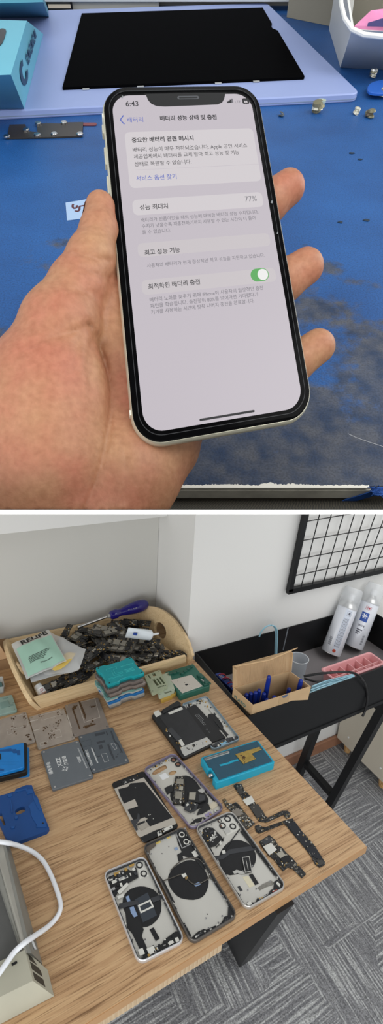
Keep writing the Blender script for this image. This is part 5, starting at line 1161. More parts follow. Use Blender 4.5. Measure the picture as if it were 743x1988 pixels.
# spray cans
M_can = mat('can_white', (222, 226, 234), .28, .1); M_cap = mat('can_cap_clear', (232, 236, 240), .12, alpha=.34); M_tin = mat('tinplate', (206, 206, 204), .25, .8)
M_pr = mat('can_print_grey', (96, 98, 110), .6)
def can(base_px, top_px, label, face, second):
    b0 = DK(*base_px, zs); w = ray(*top_px); H = .232
    # point of the sight line at distance H above the base (the upright-most solution)
    oc_ = EYE - b0; A = w @ w; Bq = 2 * w @ oc_; Cq = oc_ @ oc_ - H * H; disc = Bq * Bq - 4 * A * Cq
    if disc < 0: tt = -Bq / 2 / A; top = EYE + w * tt
    else:
        cs = [EYE + w * ((-Bq + s_ * math.sqrt(disc)) / 2 / A) for s_ in (-1, 1)]; top = max(cs, key=lambda p: p[2])
    ax = (top - b0) / np.linalg.norm(top - b0); print('CAN', b0, top, ax)
    t = thing('spray_can', label, 'spray can', b0, 'white spray cans in the black trough')
    r = .0315
    lift = ax * 0 + np.array([0, 0, r * math.sqrt(max(0, 1 - ax[2] ** 2)) + .0002]); o_ = b0 + lift
    B_ = lambda p: (o_, ax)
    MB().lathe([(r * .9, 0), (r, .002), (r, .003)], o_, ax, n=40).build('bottom_rim', M_tin, t)
    MB().lathe([(r - .0008, .003), (r, .006), (r, .158), (r - .0012, .162)], o_, ax, n=48).build('can_body', M_can, t)
    MB().lathe([(r - .0012, .1622), (r + .0004, .164), (r - .001, .167), (.022, .180), (.014, .184), (.014, .190)], o_, ax, n=40).build('shoulder', M_tin, t)
    MB().lathe([(.011, .1902), (.011, .206), (.009, .210)], o_, ax, n=24).build('nozzle', M_white, t)
    MB().lathe([(r + .0008, .160), (r + .0012, .164), (r + .0006, .205), (r - .002, .226), (r - .006, .2315), (r - .012, .232)], o_, ax, n=48, cap0=False).build('cap', M_cap, t, label='clear cap')
    # printing wrapped on the side facing the room
    vdir = EYE - o_; vdir = vdir - ax * vdir.dot(ax); vdir /= np.linalg.norm(vdir); side = np.cross(ax, vdir)
    def cyl_pt(s_, h, d=.0003):      # s_ metres round the can from the facing line
        a = s_ / r; return tuple(o_ + ax * h + (vdir * math.cos(a) + side * math.sin(a)) * (r + d))
    def patch(mb, s0, s1, h0, h1, n=6, d=.0003):
        mb.grid(lambda u, v: cyl_pt(s0 + (s1 - s0) * u, h0 + (h1 - h0) * v, d), n, 1); return mb
    def wtext(mb, s_, sx, h, wd, vert=False):
        v, f = text_mesh(s_, .02); x0_, x1_ = v[:, 0].min(), v[:, 0].max(); k = wd / (x1_ - x0_)
        mb.add([cyl_pt(sx + (-(q[1]) * k if vert else (q[0] - x0_) * k), h + ((q[0] - x0_) * k if vert else q[1] * k), .0005) for q in v], f)
    mb = MB()
    if not second:
        patch(mb, .006, .020, .138, .1385); patch(mb, .006, .0065, .138, .154, 1); patch(mb, .0195, .020, .138, .154, 1); patch(mb, .006, .020, .1535, .154); 
        patch(mb, .010, .016, .142, .150)
        rnd = random.Random(2)
        for k in range(5):
            h = .03
            while h < .128:
                w_ = rnd.uniform(.002, .006); patch(mb, .002 + k * .0036, .002 + k * .0036 + .0014, h, h + w_, 1); h += w_ + .0012
        for k in range(9): patch(mb, -.020, -.010, .030 + k * .003, .030 + k * .003 + (.001 if k % 2 else .0018), 2)
        mb.build('printing', M_pr, t)
        patch(MB(), -.001, .0205, .012, .158, 10, .00015).build('grey_panel', mat('can_panel', (204, 212, 226), .3), t)
        rb_ = MB(); rb_.add([cyl_pt(.007 + .0055 * math.cos(a), .016 + .0055 * math.sin(a), .0006) for a in [2 * PI * i / 20 for i in range(20)]], [list(range(20))]); rb_.build('red_seal', mat('seal_red', (178, 66, 44), .5), t)
    else:
        for k in range(3): patch(mb, -.010, -.010 + (.018, .014, .010)[k], .064 - k * .007, .068 - k * .007)
        wtext(mb, '냉각제', -.010, .078, .020)
        for k in range(12): patch(mb, .016, .024, .020 + k * .003, .020 + k * .003 + (.001 if k % 3 else .002), 2)
        mb.build('printing', M_pr, t)
        sq = MB(); patch(sq, -.012, .012, .096, .128, 10); sq.build('blue_label', mat('label_snow_blue', (30, 76, 160), .4), t)
        sn = MB()
        for k in range(6):
            a = k * PI / 3; 
            for (l0, l1, ww, off) in ((0, .009, .0009, 0), (.005, .0082, .0007, .6), (.005, .0082, .0007, -.6)):
                ca, sa = math.cos(a + off), math.sin(a + off); bx0, bh0 = .0 + l0 * math.cos(a), .115 + l0 * math.sin(a); ex, eh = bx0 + (l1 - (l0 if off else 0)) * ca, bh0 + (l1 - (l0 if off else 0)) * sa
                sn.add([cyl_pt(bx0 - sa * ww, bh0 + ca * ww, .0007), cyl_pt(bx0 + sa * ww, bh0 - ca * ww, .0007), cyl_pt(ex + sa * ww, eh - ca * ww, .0007), cyl_pt(ex - sa * ww, eh + ca * ww, .0007)], [[0, 1, 2, 3]])
        sn.build('snowflake', mat('snow_white', (240, 244, 250), .4), t)
        rd = MB()
        for s0, s1, h0, h1 in ((-.006, .012, .138, .1388), (-.006, .012, .1492, .15), (-.006, -.0052, .138, .15), (.0112, .012, .138, .15), (-.003, -.0015, .141, .147), (0, .0015, .141, .147), (.003, .0085, .141, .147)): patch(rd, s0, s1, h0, h1, 4)
        rd.build('red_badge', mat('badge_red', (170, 44, 60), .5), t)
    dots = MB(); rnd = random.Random(5 + second)
    for k in range(10):
        s0, h0 = rnd.uniform(-.03, .03), rnd.uniform(.02, .15); dots.add([cyl_pt(s0 + .0016 * math.cos(a), h0 + .0016 * math.sin(a), .0004) for a in [2 * PI * i / 10 for i in range(10)]], [list(range(10))])
    dots.build('pale_dots', mat('dot_grey', (196, 204, 210), .4), t)
can((640, 1275), (690, 1140), 'white spray can in front, printed with grey panels and a red seal', 0, False)
can((684, 1262), (733, 1132), 'white spray can behind, with a blue snowflake label', 0, True)
# pink organiser
zq = zs + .055
p4 = [DK(ZS[0] + a * ZS[2], ZS[1] + b_ * ZS[2], zq) for a, b_ in ((150, 908), (708, 716), (890, 850), (262, 1050))]
M_pink = mat('pink_plastic', (232, 168, 172), .35, sss=.1)
og = thing('pink_organiser', 'pink plastic compartment tray beside the spray cans in the black trough', 'organiser', np.append(np.mean(p4, 0)[:2], zs))
ex_, ey_ = p4[1] - p4[0], p4[3] - p4[0]
ey_ = ey_ - ex_ * (ey_ @ ex_) / (ex_ @ ex_); Lx, Ly = np.linalg.norm(ex_), np.linalg.norm(ey_)
Ly = min(Ly, .115); o_ = p4[0].copy(); o_[2] = zs
fo = Frame(o_ + ey_ / np.linalg.norm(ey_) * Ly, ex_ / Lx / 1000, -ey_ / np.linalg.norm(ey_) / 1000, (0, 0, .001)); Lx = min(Lx * 1000, 215); Ly *= 1000
print('PINK', p4, Lx, Ly)
MB(fo).loft([[(x, y, z) for x, y in rrect(d, d, Lx - d, Ly - d, 10, 6)] for d, z in ((9, .2), (5, 48), (0, 50), (0, 53), (3, 55), (7, 54), (9, 50), (13, 4))]).build('tub', M_pink, og)
mb = MB(fo)
for k in range(1, 6): mb.box(Lx * k / 6 - .8, 10, 4.2, Lx * k / 6 + .8, Ly - 10, 47)
mb.box(10, Ly * .36 - .8, 4.2, Lx - 10, Ly * .36 + .8, 47)
mb.build('divider_grid', mat('pink_divider', (240, 188, 190), .35), og)
# cables
Mlb = mat('light_blue_cable', (150, 196, 214), .4)
bundle = thing('cable_bundle', 'flat bundle of light blue cables lying between the card box and the pink tray', 'cables', DK(600, 1330, zs + .05))
for k in range(6):
    z_ = DESK - .022
    pts = [DK(600 + k, 1349 - k * 3.2, z_ + .010 + .006 * (k % 2)), DK(628 + k, 1340 - k * 3.6, z_ + .012 + .006 * (k % 2)), DK(658, 1330 - k * 2.8, z_ + .012 + .006 * ((k + 1) % 2)), DK(690 - k, 1317 - k * 1.6, z_ + .014)]
    pts = [np.array([p[0], max(p[1], yf + .008 + .0006 * k), p[2]]) for p in pts]
    MB().tube(spline(pts, 6), .0019, n=8).build('cable', Mlb, bundle)
bc = [(589, 1313, DESK + .004), (606, 1310, DESK + .012), (631, 1306.6, DESK + .02), (672, 1304.6, DESK + .022), (693, 1310, DESK + .024), (706, 1324, DESK + .02)]
pts = [DK(*p) for p in bc] + [VY(711.5, 1340, yf - .004), VY(712, 1362, yf - .006), VY(708, 1380, yf - .008), VY(703, 1391, yf - .010)]
o = MB().tube(spline(pts, 6), .0032, n=10).build('cable', mat('black_cable', (26, 26, 28), .45)); tag(o, 'black cable arching over the front wall of the black trough', 'cable')
pts2 = [DK(590, 1317, DESK - .012), DK(604, 1321, DESK - .013), DK(622, 1324, DESK - .016), DK(640, 1321, DESK - .02)]
o = MB().tube(spline(pts2, 6), .003, n=10).build('cable', mat('black_cable', (26, 26, 28), .45)); tag(o, 'short black cable end lying under the arching one by the blue bundle', 'cable')
yl_ = YW - .03
pts = [VY(503, 1236, yl_), VY(507, 1226, yl_), VY(516, 1217, yl_), VY(525, 1214, yl_), VY(532, 1217, yl_), VY(535, 1230, yl_), VY(534, 1258, yl_ - .002), VY(533, 1290, yl_ - .004)]
o = MB().tube(spline(pts, 6), .0023, n=8).build('cable', Mlb); tag(o, 'light blue cable loop standing up against the back of the trough', 'cable')
pts = [VY(527, 1214, yl_ - .006), VY(534, 1217, yl_ - .006), VY(538, 1228, yl_ - .006), VY(537, 1258, yl_ - .008), VY(536, 1290, yl_ - .01)]
o = MB().tube(spline(pts, 6), .0023, n=8).build('cable', Mlb); tag(o, 'second light blue cable bending beside the loop behind the card box', 'cable')
o = MB().tube([VY(559, 1219, yl_), VY(549, 1262, yl_)], .0016, n=8).build('rod', mat('grey_rod', (128, 134, 142), .4)); tag(o, 'thin grey rod leaning on the trough back beside the clear cup', 'rod')
# ================================================================== the tilted blue repair bench above, with the phone held over it
VH = (994 + 400) / F
nn = math.sqrt(1 + VH * VH)
ex_c = np.array([1, 0, 0]); ey_c = np.array([0, -VH / nn, 1 / nn]); en_c = np.array([0, -1 / nn, -VH / nn])     # camera coords, y down
Zf = .27; o_c = np.array([0, (945 - CY) / F * Zf, Zf])
FT = Frame(cw(*o_c), R.T @ ex_c, R.T @ ey_c, R.T @ en_c)
MT = FT.X.copy()
def at(u, v, w=0.0):
    M = MT.copy(); M[:3, 3] = FT.w((u, v, w)); return M
TP = lambda x, y, h=0.0: FT.px(x, y, h)
def tq(px4, h, base=0.0):           # millimetre frame from TL TR BR BL pixels of the top face
    p = [np.append(TP(x, y, base + h)[:2], base) for x, y in px4]
    c = sum(p) / 4; a = (p[1] - p[0] + p[2] - p[3]) / 2; b = (p[0] - p[3] + p[1] - p[2]) / 2
    W, L = np.linalg.norm(a) * 1000, np.linalg.norm(b) * 1000; o = c - a / 2 - b / 2
    f = Frame(FT.w(o), FT.X[:3, :3] @ (a / W), FT.X[:3, :3] @ (b / L), FT.X[:3, 2] * .001); f.W, f.L = W, L; f.M = at(*c[:2], base)
    return f
Zc0 = (0, 0, .35); Zc1 = (540, 0, .2732); Zc2 = (0, 190, .2961); Zc3 = (440, 820, .4078)

def blue_cover():
    m = mat('worn_blue_cover', (40, 96, 168), .5); n = m.node_tree.nodes; l = m.node_tree.links; b = n['Principled BSDF']
    tc = n.new('ShaderNodeTexCoord')
    base = n.new('ShaderNodeTexNoise'); base.inputs['Scale'].default_value = 9; base.inputs['Detail'].default_value = 6; l.new(tc.outputs['Object'], base.inputs['Vector'])
    r0 = ramp(n, [(.3, (22, 74, 134)), (.7, (34, 94, 162))]); l.new(base.outputs['Fac'], r0.inputs['Fac'])
    # worn, greasy patches: most of them where hands rest, towards the front edge
    st = n.new('ShaderNodeTexNoise'); st.inputs['Scale'].default_value = 13; st.inputs['Detail'].default_value = 9; st.inputs['Roughness'].default_value = .62; l.new(tc.outputs['Object'], st.inputs['Vector'])
    sp = n.new('ShaderNodeSeparateXYZ'); l.new(tc.outputs['Object'], sp.inputs[0])
    mr = n.new('ShaderNodeMapRange'); mr.inputs['From Min'].default_value = -.005; mr.inputs['From Max'].default_value = .34; mr.inputs['To Min'].default_value = .19; mr.inputs['To Max'].default_value = -.20
    l.new(sp.outputs['Y'], mr.inputs['Value'])
    ad = n.new('ShaderNodeMath'); ad.operation = 'ADD'; l.new(st.outputs['Fac'], ad.inputs[0]); l.new(mr.outputs[0], ad.inputs[1])
    mk = ramp(n, [(.47, (0, 0, 0)), (.545, (220, 220, 220))]); l.new(ad.outputs[0], mk.inputs['Fac'])
    s2 = n.new('ShaderNodeTexNoise'); s2.inputs['Scale'].default_value = 60; s2.inputs['Detail'].default_value = 4; l.new(tc.outputs['Object'], s2.inputs['Vector'])
    r2 = ramp(n, [(.35, (36, 38, 34)), (.62, (92, 86, 66))]); l.new(s2.outputs['Fac'], r2.inputs['Fac'])
    mx = n.new('ShaderNodeMixRGB'); l.new(mk.outputs['Color'], mx.inputs[0]); l.new(r0.outputs['Color'], mx.inputs[1]); l.new(r2.outputs['Color'], mx.inputs[2])
    # fine scuffing
    f = n.new('ShaderNodeTexNoise'); f.inputs['Scale'].default_value = 700; f.inputs['Detail'].default_value = 2; l.new(tc.outputs['Object'], f.inputs['Vector'])
    r3 = ramp(n, [(.3, (205, 205, 205)), (.6, (255, 255, 255))]); l.new(f.outputs['Fac'], r3.inputs['Fac'])
    m3 = n.new('ShaderNodeMixRGB'); m3.blend_type = 'MULTIPLY'; m3.inputs[0].default_value = 1; l.new(mx.outputs[0], m3.inputs[1]); l.new(r3.outputs['Color'], m3.inputs[2])
    l.new(m3.outputs[0], b.inputs['Base Color'])
    u = n.new('ShaderNodeBump'); u.inputs['Strength'].default_value = .25; u.inputs['Distance'].default_value = .0006; l.new(f.outputs['Fac'], u.inputs['Height']); l.new(u.outputs['Normal'], b.inputs['Normal'])
    return m
vb = TP(400, 11)[1]
bench = thing('workbench', 'repair bench with a worn blue cover and a chipped pale front edge', 'workbench', at(0, 0, 0))
MB(FT).box(-.75, .0004, -.0012, .75, vb - .0005, 0).build('blue_cover', blue_cover(), bench, label='worn blue cover')
MB(FT).box(-.75, .0006, -.022, .75, vb - .0005, -.0014).build('board', mat('chipboard', (120, 112, 100), .7), bench)
ze = TP(371, 966, 0)
M_edge = mat('grey_edge_strip', (206, 203, 190), .6, var=.2, vs=60)
MB(FT).box(-.75, -.0012, -.0105, TP(722, 945)[0], .0002, -.0024).build('edge_strip', M_edge, bench)
rnd = random.Random(4); up_ = []; n_ = 150; u0, u1 = TP(330, 945)[0], TP(716, 945)[0]
h_ = .0008
lo_ = []
for k in range(n_ + 1):
    u = u0 + (u1 - u0) * k / n_
    big = max(0, 1 - abs(k / n_ - .50) / .05) * .0022 + max(0, 1 - abs(k / n_ - .62) / .10) * .0010 + max(0, 1 - abs(k / n_ - .28) / .12) * .0010
    up_.append((u, .0006 + big + rnd.uniform(0, .0010) * (1 if rnd.random() < .75 else .2)))
    lo_.append((u, -.0010))
mb = MB(FT)
for k in range(n_): mb.prism([lo_[k], lo_[k + 1], up_[k + 1], up_[k]], -.0008, .00025)
mb.build('chipped_edge', mat('chipped_white', (232, 230, 220), .8), bench, angle=0, label='white chipped laminate along the front edge')
mb = MB(FT)
for pts, w_ in (([(675, 842), (690, 849), (712, 857), (743, 867)], .00022),):
    c = [TP(*p) for p in pts]; mb.strip([tuple(q[:2]) for q in c], w_, .00002, .00012)
mb.build('scratch', mat('scratch_white', (206, 210, 214), .6), bench, label='pale scratch')
# back wall of the upper place and the white ledge that closes it off below
kp = [TP(556, 34), TP(790, 82)]
kd = np.array([-(kp[1] - kp[0])[1], (kp[1] - kp[0])[0], 0]); kd = kd / np.linalg.norm(kd) * .02
o = MB(FT).loft([[tuple(q + np.array([0, 0, z])) for q in (kp[0], kp[1], kp[1] + kd, kp[0] + kd)] for z in (.0003, .16)]).build('partition_panel', mat('khaki_wall', (132, 128, 116), .85, var=.08, vs=6))
tag(o, 'khaki grey panel standing on the blue bench behind the white bin', 'panel')
structure('wall_upper', MB(FT).box(-.9, vb, -.02, .9, vb + .03, .5), mat('grey_wall', (150, 148, 140), .85, var=.05, vs=6))
Pc = lambda x, y, Z: cw((x - CX) / F * Z, (y - CY) / F * Z, Z)
zA, zB = .125, .27
r1 = [Pc(x, 990.2, zA) for x in (-3200, 3900)]; r2 = [Pc(x, 998.2, zA) for x in (-3200, 3900)]
bk = cw(0, 0, 1) - EYE
structure('trim_ledge', MB().hexa([r2[0], r2[1], r2[1] + bk * .012, r2[0] + bk * .012], [r1[0], r1[1], r1[1] + bk * .012, r1[0] + bk * .012]), mat('ledge_white', (250, 250, 248), .6))
M_weave = mat('dark_weave', (44, 42, 36), .95)
n = M_weave.node_tree.nodes; l = M_weave.node_tree.links; tc = n.new('ShaderNodeTexCoord'); wv = n.new('ShaderNodeTexChecker'); wv.inputs['Scale'].default_value = 900
wv.inputs['Color1'].default_value = lin((66, 62, 50)) + (1,); wv.inputs['Color2'].default_value = lin((24, 23, 21)) + (1,); l.new(tc.outputs['Object'], wv.inputs['Vector']); l.new(wv.outputs['Color'], n['Principled BSDF'].inputs['Base Color'])
pr = [(zA + .0122, 990.6, 0), (.255, 990.6, 0), (.275, 976, 0), (.33, 940, 0), (.335, 930, 0)]
top_ = [[Pc(x, y, Z) for x in (371.5 - 430 / Z, 371.5 + 430 / Z)] for Z, y, _ in pr]
dn = np.array(R.T @ np.array([0, 1, 0])) * .0009
MB().loft([[tuple(q) for q in (tp[0], tp[1], tp[1] + dn, tp[0] + dn)] for tp in top_]).build('cloth', M_weave)
tag(bpy.data.objects['cloth'], 'dark woven cloth below the chipped front edge of the blue bench', 'cloth')

# --- lilac mat, display panel, boxes, bin
q = tq([(-75, 20), (545, 10), (660, 172), (-95, 232)], .009)
t = thing('work_mat', 'pale lilac-blue board lying on the blue bench under the black panel', 'board', q.M)
MB(q).rloft(0, 0, q.W, q.L, 14, [(1, 0), (0, 1), (0, 7.6), (1.2, 9)], 0, 8).build('board', mat('lilac_board', (146, 162, 208), .5, var=.03, vs=8), t)
MB(q).rloft(-.3, -.3, q.W + .3, q.L + .3, 14, [(0, 2.5), (0, 3.4)], 0, 8).build('edge_seam', mat('mat_edge_grey', (126, 142, 168), .5), t)
q = tq([(150, 27), (520, 13), (583, 151), (132, 167)], .003, .0092); W, L = q.W, q.L
t = thing('display_panel', 'black display panel lying face up on the lilac board', 'display', q.M)
o = [(0, 0), (W, 0), (W, L * .40), (W - 6, L * .44), (W - 6, L * .56), (W, L * .60), (W - 2, L), (0, L)]
MB(q).prism([(0, 0), (W - 2, 0), (W, 4), (W, L * .60), (W - 7, L * .64), (W - 7, L * .68), (W - 3, L * .72), (W - 3, L), (0, L)], 0, 3, 0, .4).build('panel', mat('panel_gloss_black', (8, 8, 9), .4, spec=.02, ior=1.06), t)
mb = MB(q)
for x in (.08, .30, .62, .78): mb.box(W * x, -4, .2, W * x + 9, 1, 1.2)
mb.build('mounting_tab', mat('tab_silver', (196, 198, 196), .4, .4), t)
def hex_px(base4, top4, hb_, ht): return [TP(*p, hb_) for p in base4], [TP(*p, ht) for p in top4]
M_cy = mat('cyan_card', (108, 182, 204), .6, var=.03, vs=8)
bb_, tt_ = [TP(x, y, .0092) for x, y in ((47, 211), (84, 66), (-40, 60), (-110, 214))], None
hB = .062
tt_ = [TP(x, y, hB) for x, y in ((21, 145), (52, 40), (-75, 36), (-150, 152))]
t = thing('box', 'cyan cardboard box with a dark swoosh mark standing on the lilac board', 'box', at(*np.mean(bb_, 0)[:2], .009))
MB(FT).loft([[tuple(p) for p in bb_], [tuple(p) for p in tt_]]).build('carton', M_cy, t)
# logo on the side that faces the display panel
sf = Frame(FT.w(bb_[0]), FT.X[:3, :3] @ (bb_[1] - bb_[0]), FT.X[:3, :3] @ (tt_[0] - bb_[0]), None if False else -np.cross(FT.X[:3, :3] @ (tt_[0] - bb_[0]), FT.X[:3, :3] @ (bb_[1] - bb_[0])) / np.linalg.norm(np.cross(tt_[0] - bb_[0], bb_[1] - bb_[0])) * .001)
mb = MB(sf)
a = [(.22 + .10 * math.cos(x) , .50 + .28 * math.sin(x)) for x in [PI * .35 + PI * 1.5 * k / 14 for k in range(15)]]
i_ = [(.22 + .045 * math.cos(x), .50 + .16 * math.sin(x)) for x in [PI * .35 + PI * 1.5 * k / 14 for k in range(15)]]
for k in range(14): mb.prism([a[k], a[k + 1], i_[k + 1], i_[k]], .1, .4)
rnd = random.Random(2); x = .36
for k in range(6):
    mb.prism([(x, .40), (x + .045, .40), (x + .045, .62), (x, .62)][:4], .1, .4) if k % 2 else mb.ring([(x, .38), (x + .05, .38), (x + .05, .64), (x, .64)], [(x + .015, .45), (x + .035, .45), (x + .035, .57), (x + .015, .57)], .1, .4)
    x += .068
mb.build('logo', mat('navy_print', (34, 70, 100), .6), t)
e0 = [TP(x, y, hB + .0004) for x, y in ((-4, 56), (13, 56), (10, 70), (4, 86), (-6, 92))]
MB(FT).prism(smooth([tuple(p[:2]) for p in e0], 2), hB + .0002, hB + .0008).build('sticker', mat('black_sticker', (18, 18, 20), .4), t)
bb2 = [TP(x, y, .0092) for x, y in ((95, 33), (93, 17), (-60, 17), (-60, 36))]; tt2 = [TP(x, y, .05) for x, y in ((84, 4), (83, -10), (-80, -10), (-80, 8))]
t = thing('box', 'darker blue-green box behind the cyan cardboard box at the wall', 'box', at(*np.mean(bb2, 0)[:2], .009))
MB(FT).loft([[tuple(p) for p in bb2], [tuple(p) for p in tt2]]).build('carton', mat('sea_blue_card', (72, 136, 160), .5), t)
MB(FT).loft([[tuple(p) for p in tt2], [tuple(p + [0, 0, .003]) for p in tt2]]).build('lid', mat('sea_blue_lid', (92, 158, 178), .5), t)
# monitor foot and bar along the top of the view
vq = vb - .012
p0, p1 = TP(138, 24, 0), TP(308, 22, 0)
t = thing('monitor', 'silver monitor whose lower edge runs along the wall behind the bench', 'monitor', at((p0[0] + p1[0]) / 2, vq, 0))
hz = lambda px, py: FT.px(px, py, 0)
def on_v(px, py, v):       # height above the bench of a sight line at depth v
    o = (FT.I @ np.append(EYE, 1))[:3]; d = FT.I[:3, :3] @ ray(px, py); return (o + d * ((v - o[1]) / d[1]))
bl_ = on_v(-40, 6, vq - .035); br_ = on_v(640, 1, vq - .035)
MB(FT).box(bl_[0], vq - .035, (bl_[2] + br_[2]) / 2, br_[0], vq - .012, .42, 0, .002).build('lower_bezel', mat('monitor_silver', (196, 200, 204), .4, .3), t)
MB(FT).box(p0[0], vq - .02, .0003, p1[0], vq - .002, bl_[2] - .0005).build('foot', mat('foot_beige', (196, 192, 178), .5), t)
tw = thing('black_device', 'small black device standing in the gap between the boxes and monitor foot', 'device', at(TP(112, 24)[0], vq - .02, 0))
a, b_ = TP(88, 30), TP(137, 28)
MB(FT).rloft(a[0], vq - .03, b_[0], vq - .004, .004, [(0, .0003), (0, .022), (.001, .024)]).build('case', M_blackp, tw)
MB(FT).box(a[0] + .002, vq - .0312, .004, b_[0] - .002, vq - .0303, .009).build('light_strip', mat('strip_cream', (206, 192, 170), .5), tw)
# white bin with pink contents
hr, hk = .085, .19
B0 = [TP(660, 132), TP(820, 140), TP(800, 62), TP(638, 57)]         # FL FR BR BL
T0 = TP(683, 57, hr); T1 = TP(840, 68, hr); k0 = TP(666, 24, hk); 
pm_ = [TP(683, 57, h) for h in (.05, .07, .085, .10)]
print('BIN', B0, T0, k0, pm_)
t = thing('storage_bin', 'white plastic bin with a low front, pink things inside, on the blue bench', 'bin', at(*np.mean(B0, 0)[:2]))
Mbin = mat('bin_white', (216, 217, 214), .4)
BF = np.array(B0); 
def lerp(a, b, s_): return np.array(a) * (1 - s_) + np.array(b) * s_
c_ = np.mean(BF, 0)
hF, hB2 = .055, .13
TF_ = [TP(683, 57, hF), TP(850, 68, hF)]
TBk = [BF[2] + np.array([.02, .01, hB2]), np.array([BF[3][0] - .004, BF[3][1] + .008, hB2])]
TSl = np.array([TF_[0][0] - .012, lerp(TF_[0], BF[3], .35)[1], hB2 * .8])
def panel(pts, th, nm, inward):
    q0 = [tuple(p) for p in pts]; q1 = [tuple(np.array(p) + np.array(inward) * th) for p in pts]
    n_ = len(pts); MB(FT).add(q0 + q1, [list(range(n_)), list(range(n_, 2 * n_))[::-1]] + [[i, n_ + i, n_ + (i + 1) % n_, (i + 1) % n_] for i in range(n_)]).build(nm, Mbin, t)
lift_ = np.array([0, 0, .0004]); BF = BF + lift_
panel([BF[0], TF_[0], TF_[1], BF[1]], .003, 'front_panel', (0, 1, 0))
sl = [BF[0], BF[3], TBk[1], TSl, TF_[0]]
panel(sl, .003, 'side_panel', (1, 0, 0))
panel([BF[3], BF[2], TBk[0], TBk[1]], .003, 'back_panel', (0, -1, 0))
panel([BF[1], TF_[1], TBk[0], BF[2]], .003, 'side_panel', (-1, 0, 0))
mb = MB(FT); rim_ = [TBk[1], TSl, TF_[0], TF_[1]]
mb.tube(spline([tuple(p) for p in rim_], 5), .003, n=8); mb.build('rim', mat('bin_rim', (232, 232, 228), .35), t)
MB(FT).prism([tuple(p[:2]) for p in inset([tuple(p[:2]) for p in BF], .006)], .001, .003).build('floor_panel', Mbin, t)
pk = thing('pink_packet', 'pink packet lying in the white storage bin', 'packet', at(*lerp(BF[0], BF[2], .45)[:2], .03))
a0, a1, a2, a3 = TP(688, 50, .045), TP(800, 52, .045), TP(820, 8, .06), TP(720, 20, .06)
MB(FT).loft([[tuple(p - [0, 0, .02]) for p in (a0, a1, a2, a3)], [tuple(p) for p in (a0, a1, a2, a3)]]).build('packet', mat('pink_packet', (226, 140, 186), .5, var=.1, vs=30), pk)
MB(FT).loft([[tuple(p + [0, 0, .0004]) for p in (TP(712, 52, .0454), TP(760, 53, .0454), TP(775, 38, .052), TP(738, 44, .05))], [tuple(p + [0, 0, .004]) for p in (TP(712, 52, .0454), TP(760, 53, .0454), TP(775, 38, .052), TP(738, 44, .05))]]).build('dark_print', mat('purple_print', (70, 66, 120), .5), pk)

# --- small things on the cover
pts = zm(Zc2, [(62, 175), (165, 172), (180, 218), (245, 225), (242, 172), (300, 165), (420, 168), (430, 160), (545, 158), (538, 248), (350, 256), (260, 258), (46, 262)])
p = [TP(*a, .0018) for a in pts]; o = np.mean(p, 0)
t = thing('metal_shield', 'thin dark notched metal plate with silver screws on the blue bench', 'plate', at(o[0], o[1]))
MB(FT).prism([tuple(a[:2]) for a in p], .0004, .0018).build('plate', mat('dark_shield', (58, 52, 46), .45, .3, var=.12, vs=30), t)
mb = MB(FT)
for c in zm(Zc2, [(46, 256), (245, 246), (356, 240), (524, 240), (172, 212), (250, 170), (420, 165)]):
    c = TP(*c, .002); mb.cyl(c[:2], .0042, .0019, .0038, 0, 14, bev=.0008)
mb.build('screw', M_steel, t)
c = TP(*zm(Zc2, [(570, 165)])[0], .002)
t_ = MB(FT).rloft(c[0] - .012, c[1] - .004, c[0] + .012, c[1] + .004, .003, [(0, .0003), (0, .0012)]).build('flex_tab', mat('red_brown_tab', (120, 60, 64), .5)); tag(t_, 'little red-brown tab beside the dark notched metal plate', 'tab')
p4 = [TP(*a) for a in zm(Zc2, [(430, 690), (600, 662), (612, 784), (440, 806)])]
t = thing('sticker', 'white paper sticker with a brown handwritten mark beside the thumb', 'sticker', at(*np.mean(p4, 0)[:2]))
MB(FT).prism([tuple(a[:2]) for a in p4], .0001, .0004).build('paper', mat('sticker_paper', (160, 186, 218), .7), t)
mb = MB(FT)
c = [TP(*a)[:2] for a in zm(Zc2, [(480, 700), (476, 715), (486, 728), (502, 722), (505, 708)])]; mb.strip(spline([tuple(a) for a in c], 4), .0022, .0004, .0006)
c = [TP(*a)[:2] for a in zm(Zc2, [(520, 715), (556, 708)])]; mb.strip([tuple(a) for a in c], .0022, .0004, .0006)
c = [TP(*a)[:2] for a in zm(Zc2, [(522, 716), (520, 738), (506, 748), (494, 742)])]; mb.strip(spline([tuple(a) for a in c], 4), .0022, .0004, .0006)
mb.build('handwriting', mat('brown_ink', (84, 40, 48), .6), t)
def nugget(px, py, r, label, m, cat='scrap', n=5, seed=0, flat=.6):
    c = TP(px, py); rnd = random.Random(seed); t = thing('metal_scrap', label, cat, at(c[0], c[1]), 'metal scraps on the blue bench')
    for k in range(n):
        a = rnd.uniform(0, 6.28); d = r * .5 * rnd.random(); rr = r * rnd.uniform(.4, .62); mb = MB(FT)
        mb.lathe([(rr * .2, 0), (rr, rr * .15), (rr * .9, rr * flat), (rr * .4, rr * (flat + .2))], (c[0] + d * math.cos(a), c[1] + d * math.sin(a), .0003 + k * r * .14), (rnd.gauss(0, .25), rnd.gauss(0, .25), 1), 0, 10); mb.build('piece', m[k % len(m)], t)
    return t
sc_ = [M_steel, mat('olive_metal', (132, 128, 104), .4, .5), mat('pale_metal_scrap', (206, 204, 188), .35, .4)]
t = nugget(614, 219, .0125, 'round greenish-silver metal coil scrap below the corner of the lilac board', sc_[1:], seed=3)
c = TP(620, 218); MB(FT).ring(ell(c[0], c[1], .0055), ell(c[0], c[1], .003), .010, .0125).build('ring', mat('ring_pale', (206, 222, 206), .3, .5), t)
nugget(691, 221, .007, 'small bright metal scrap between the coil scrap and the brown one', sc_[2:], seed=5); nugget(716, 227, .0085, 'small brownish metal scrap beside the bright one', [sc_[1], mat('brown_metal', (96, 86, 72), .5, .3)], seed=6)
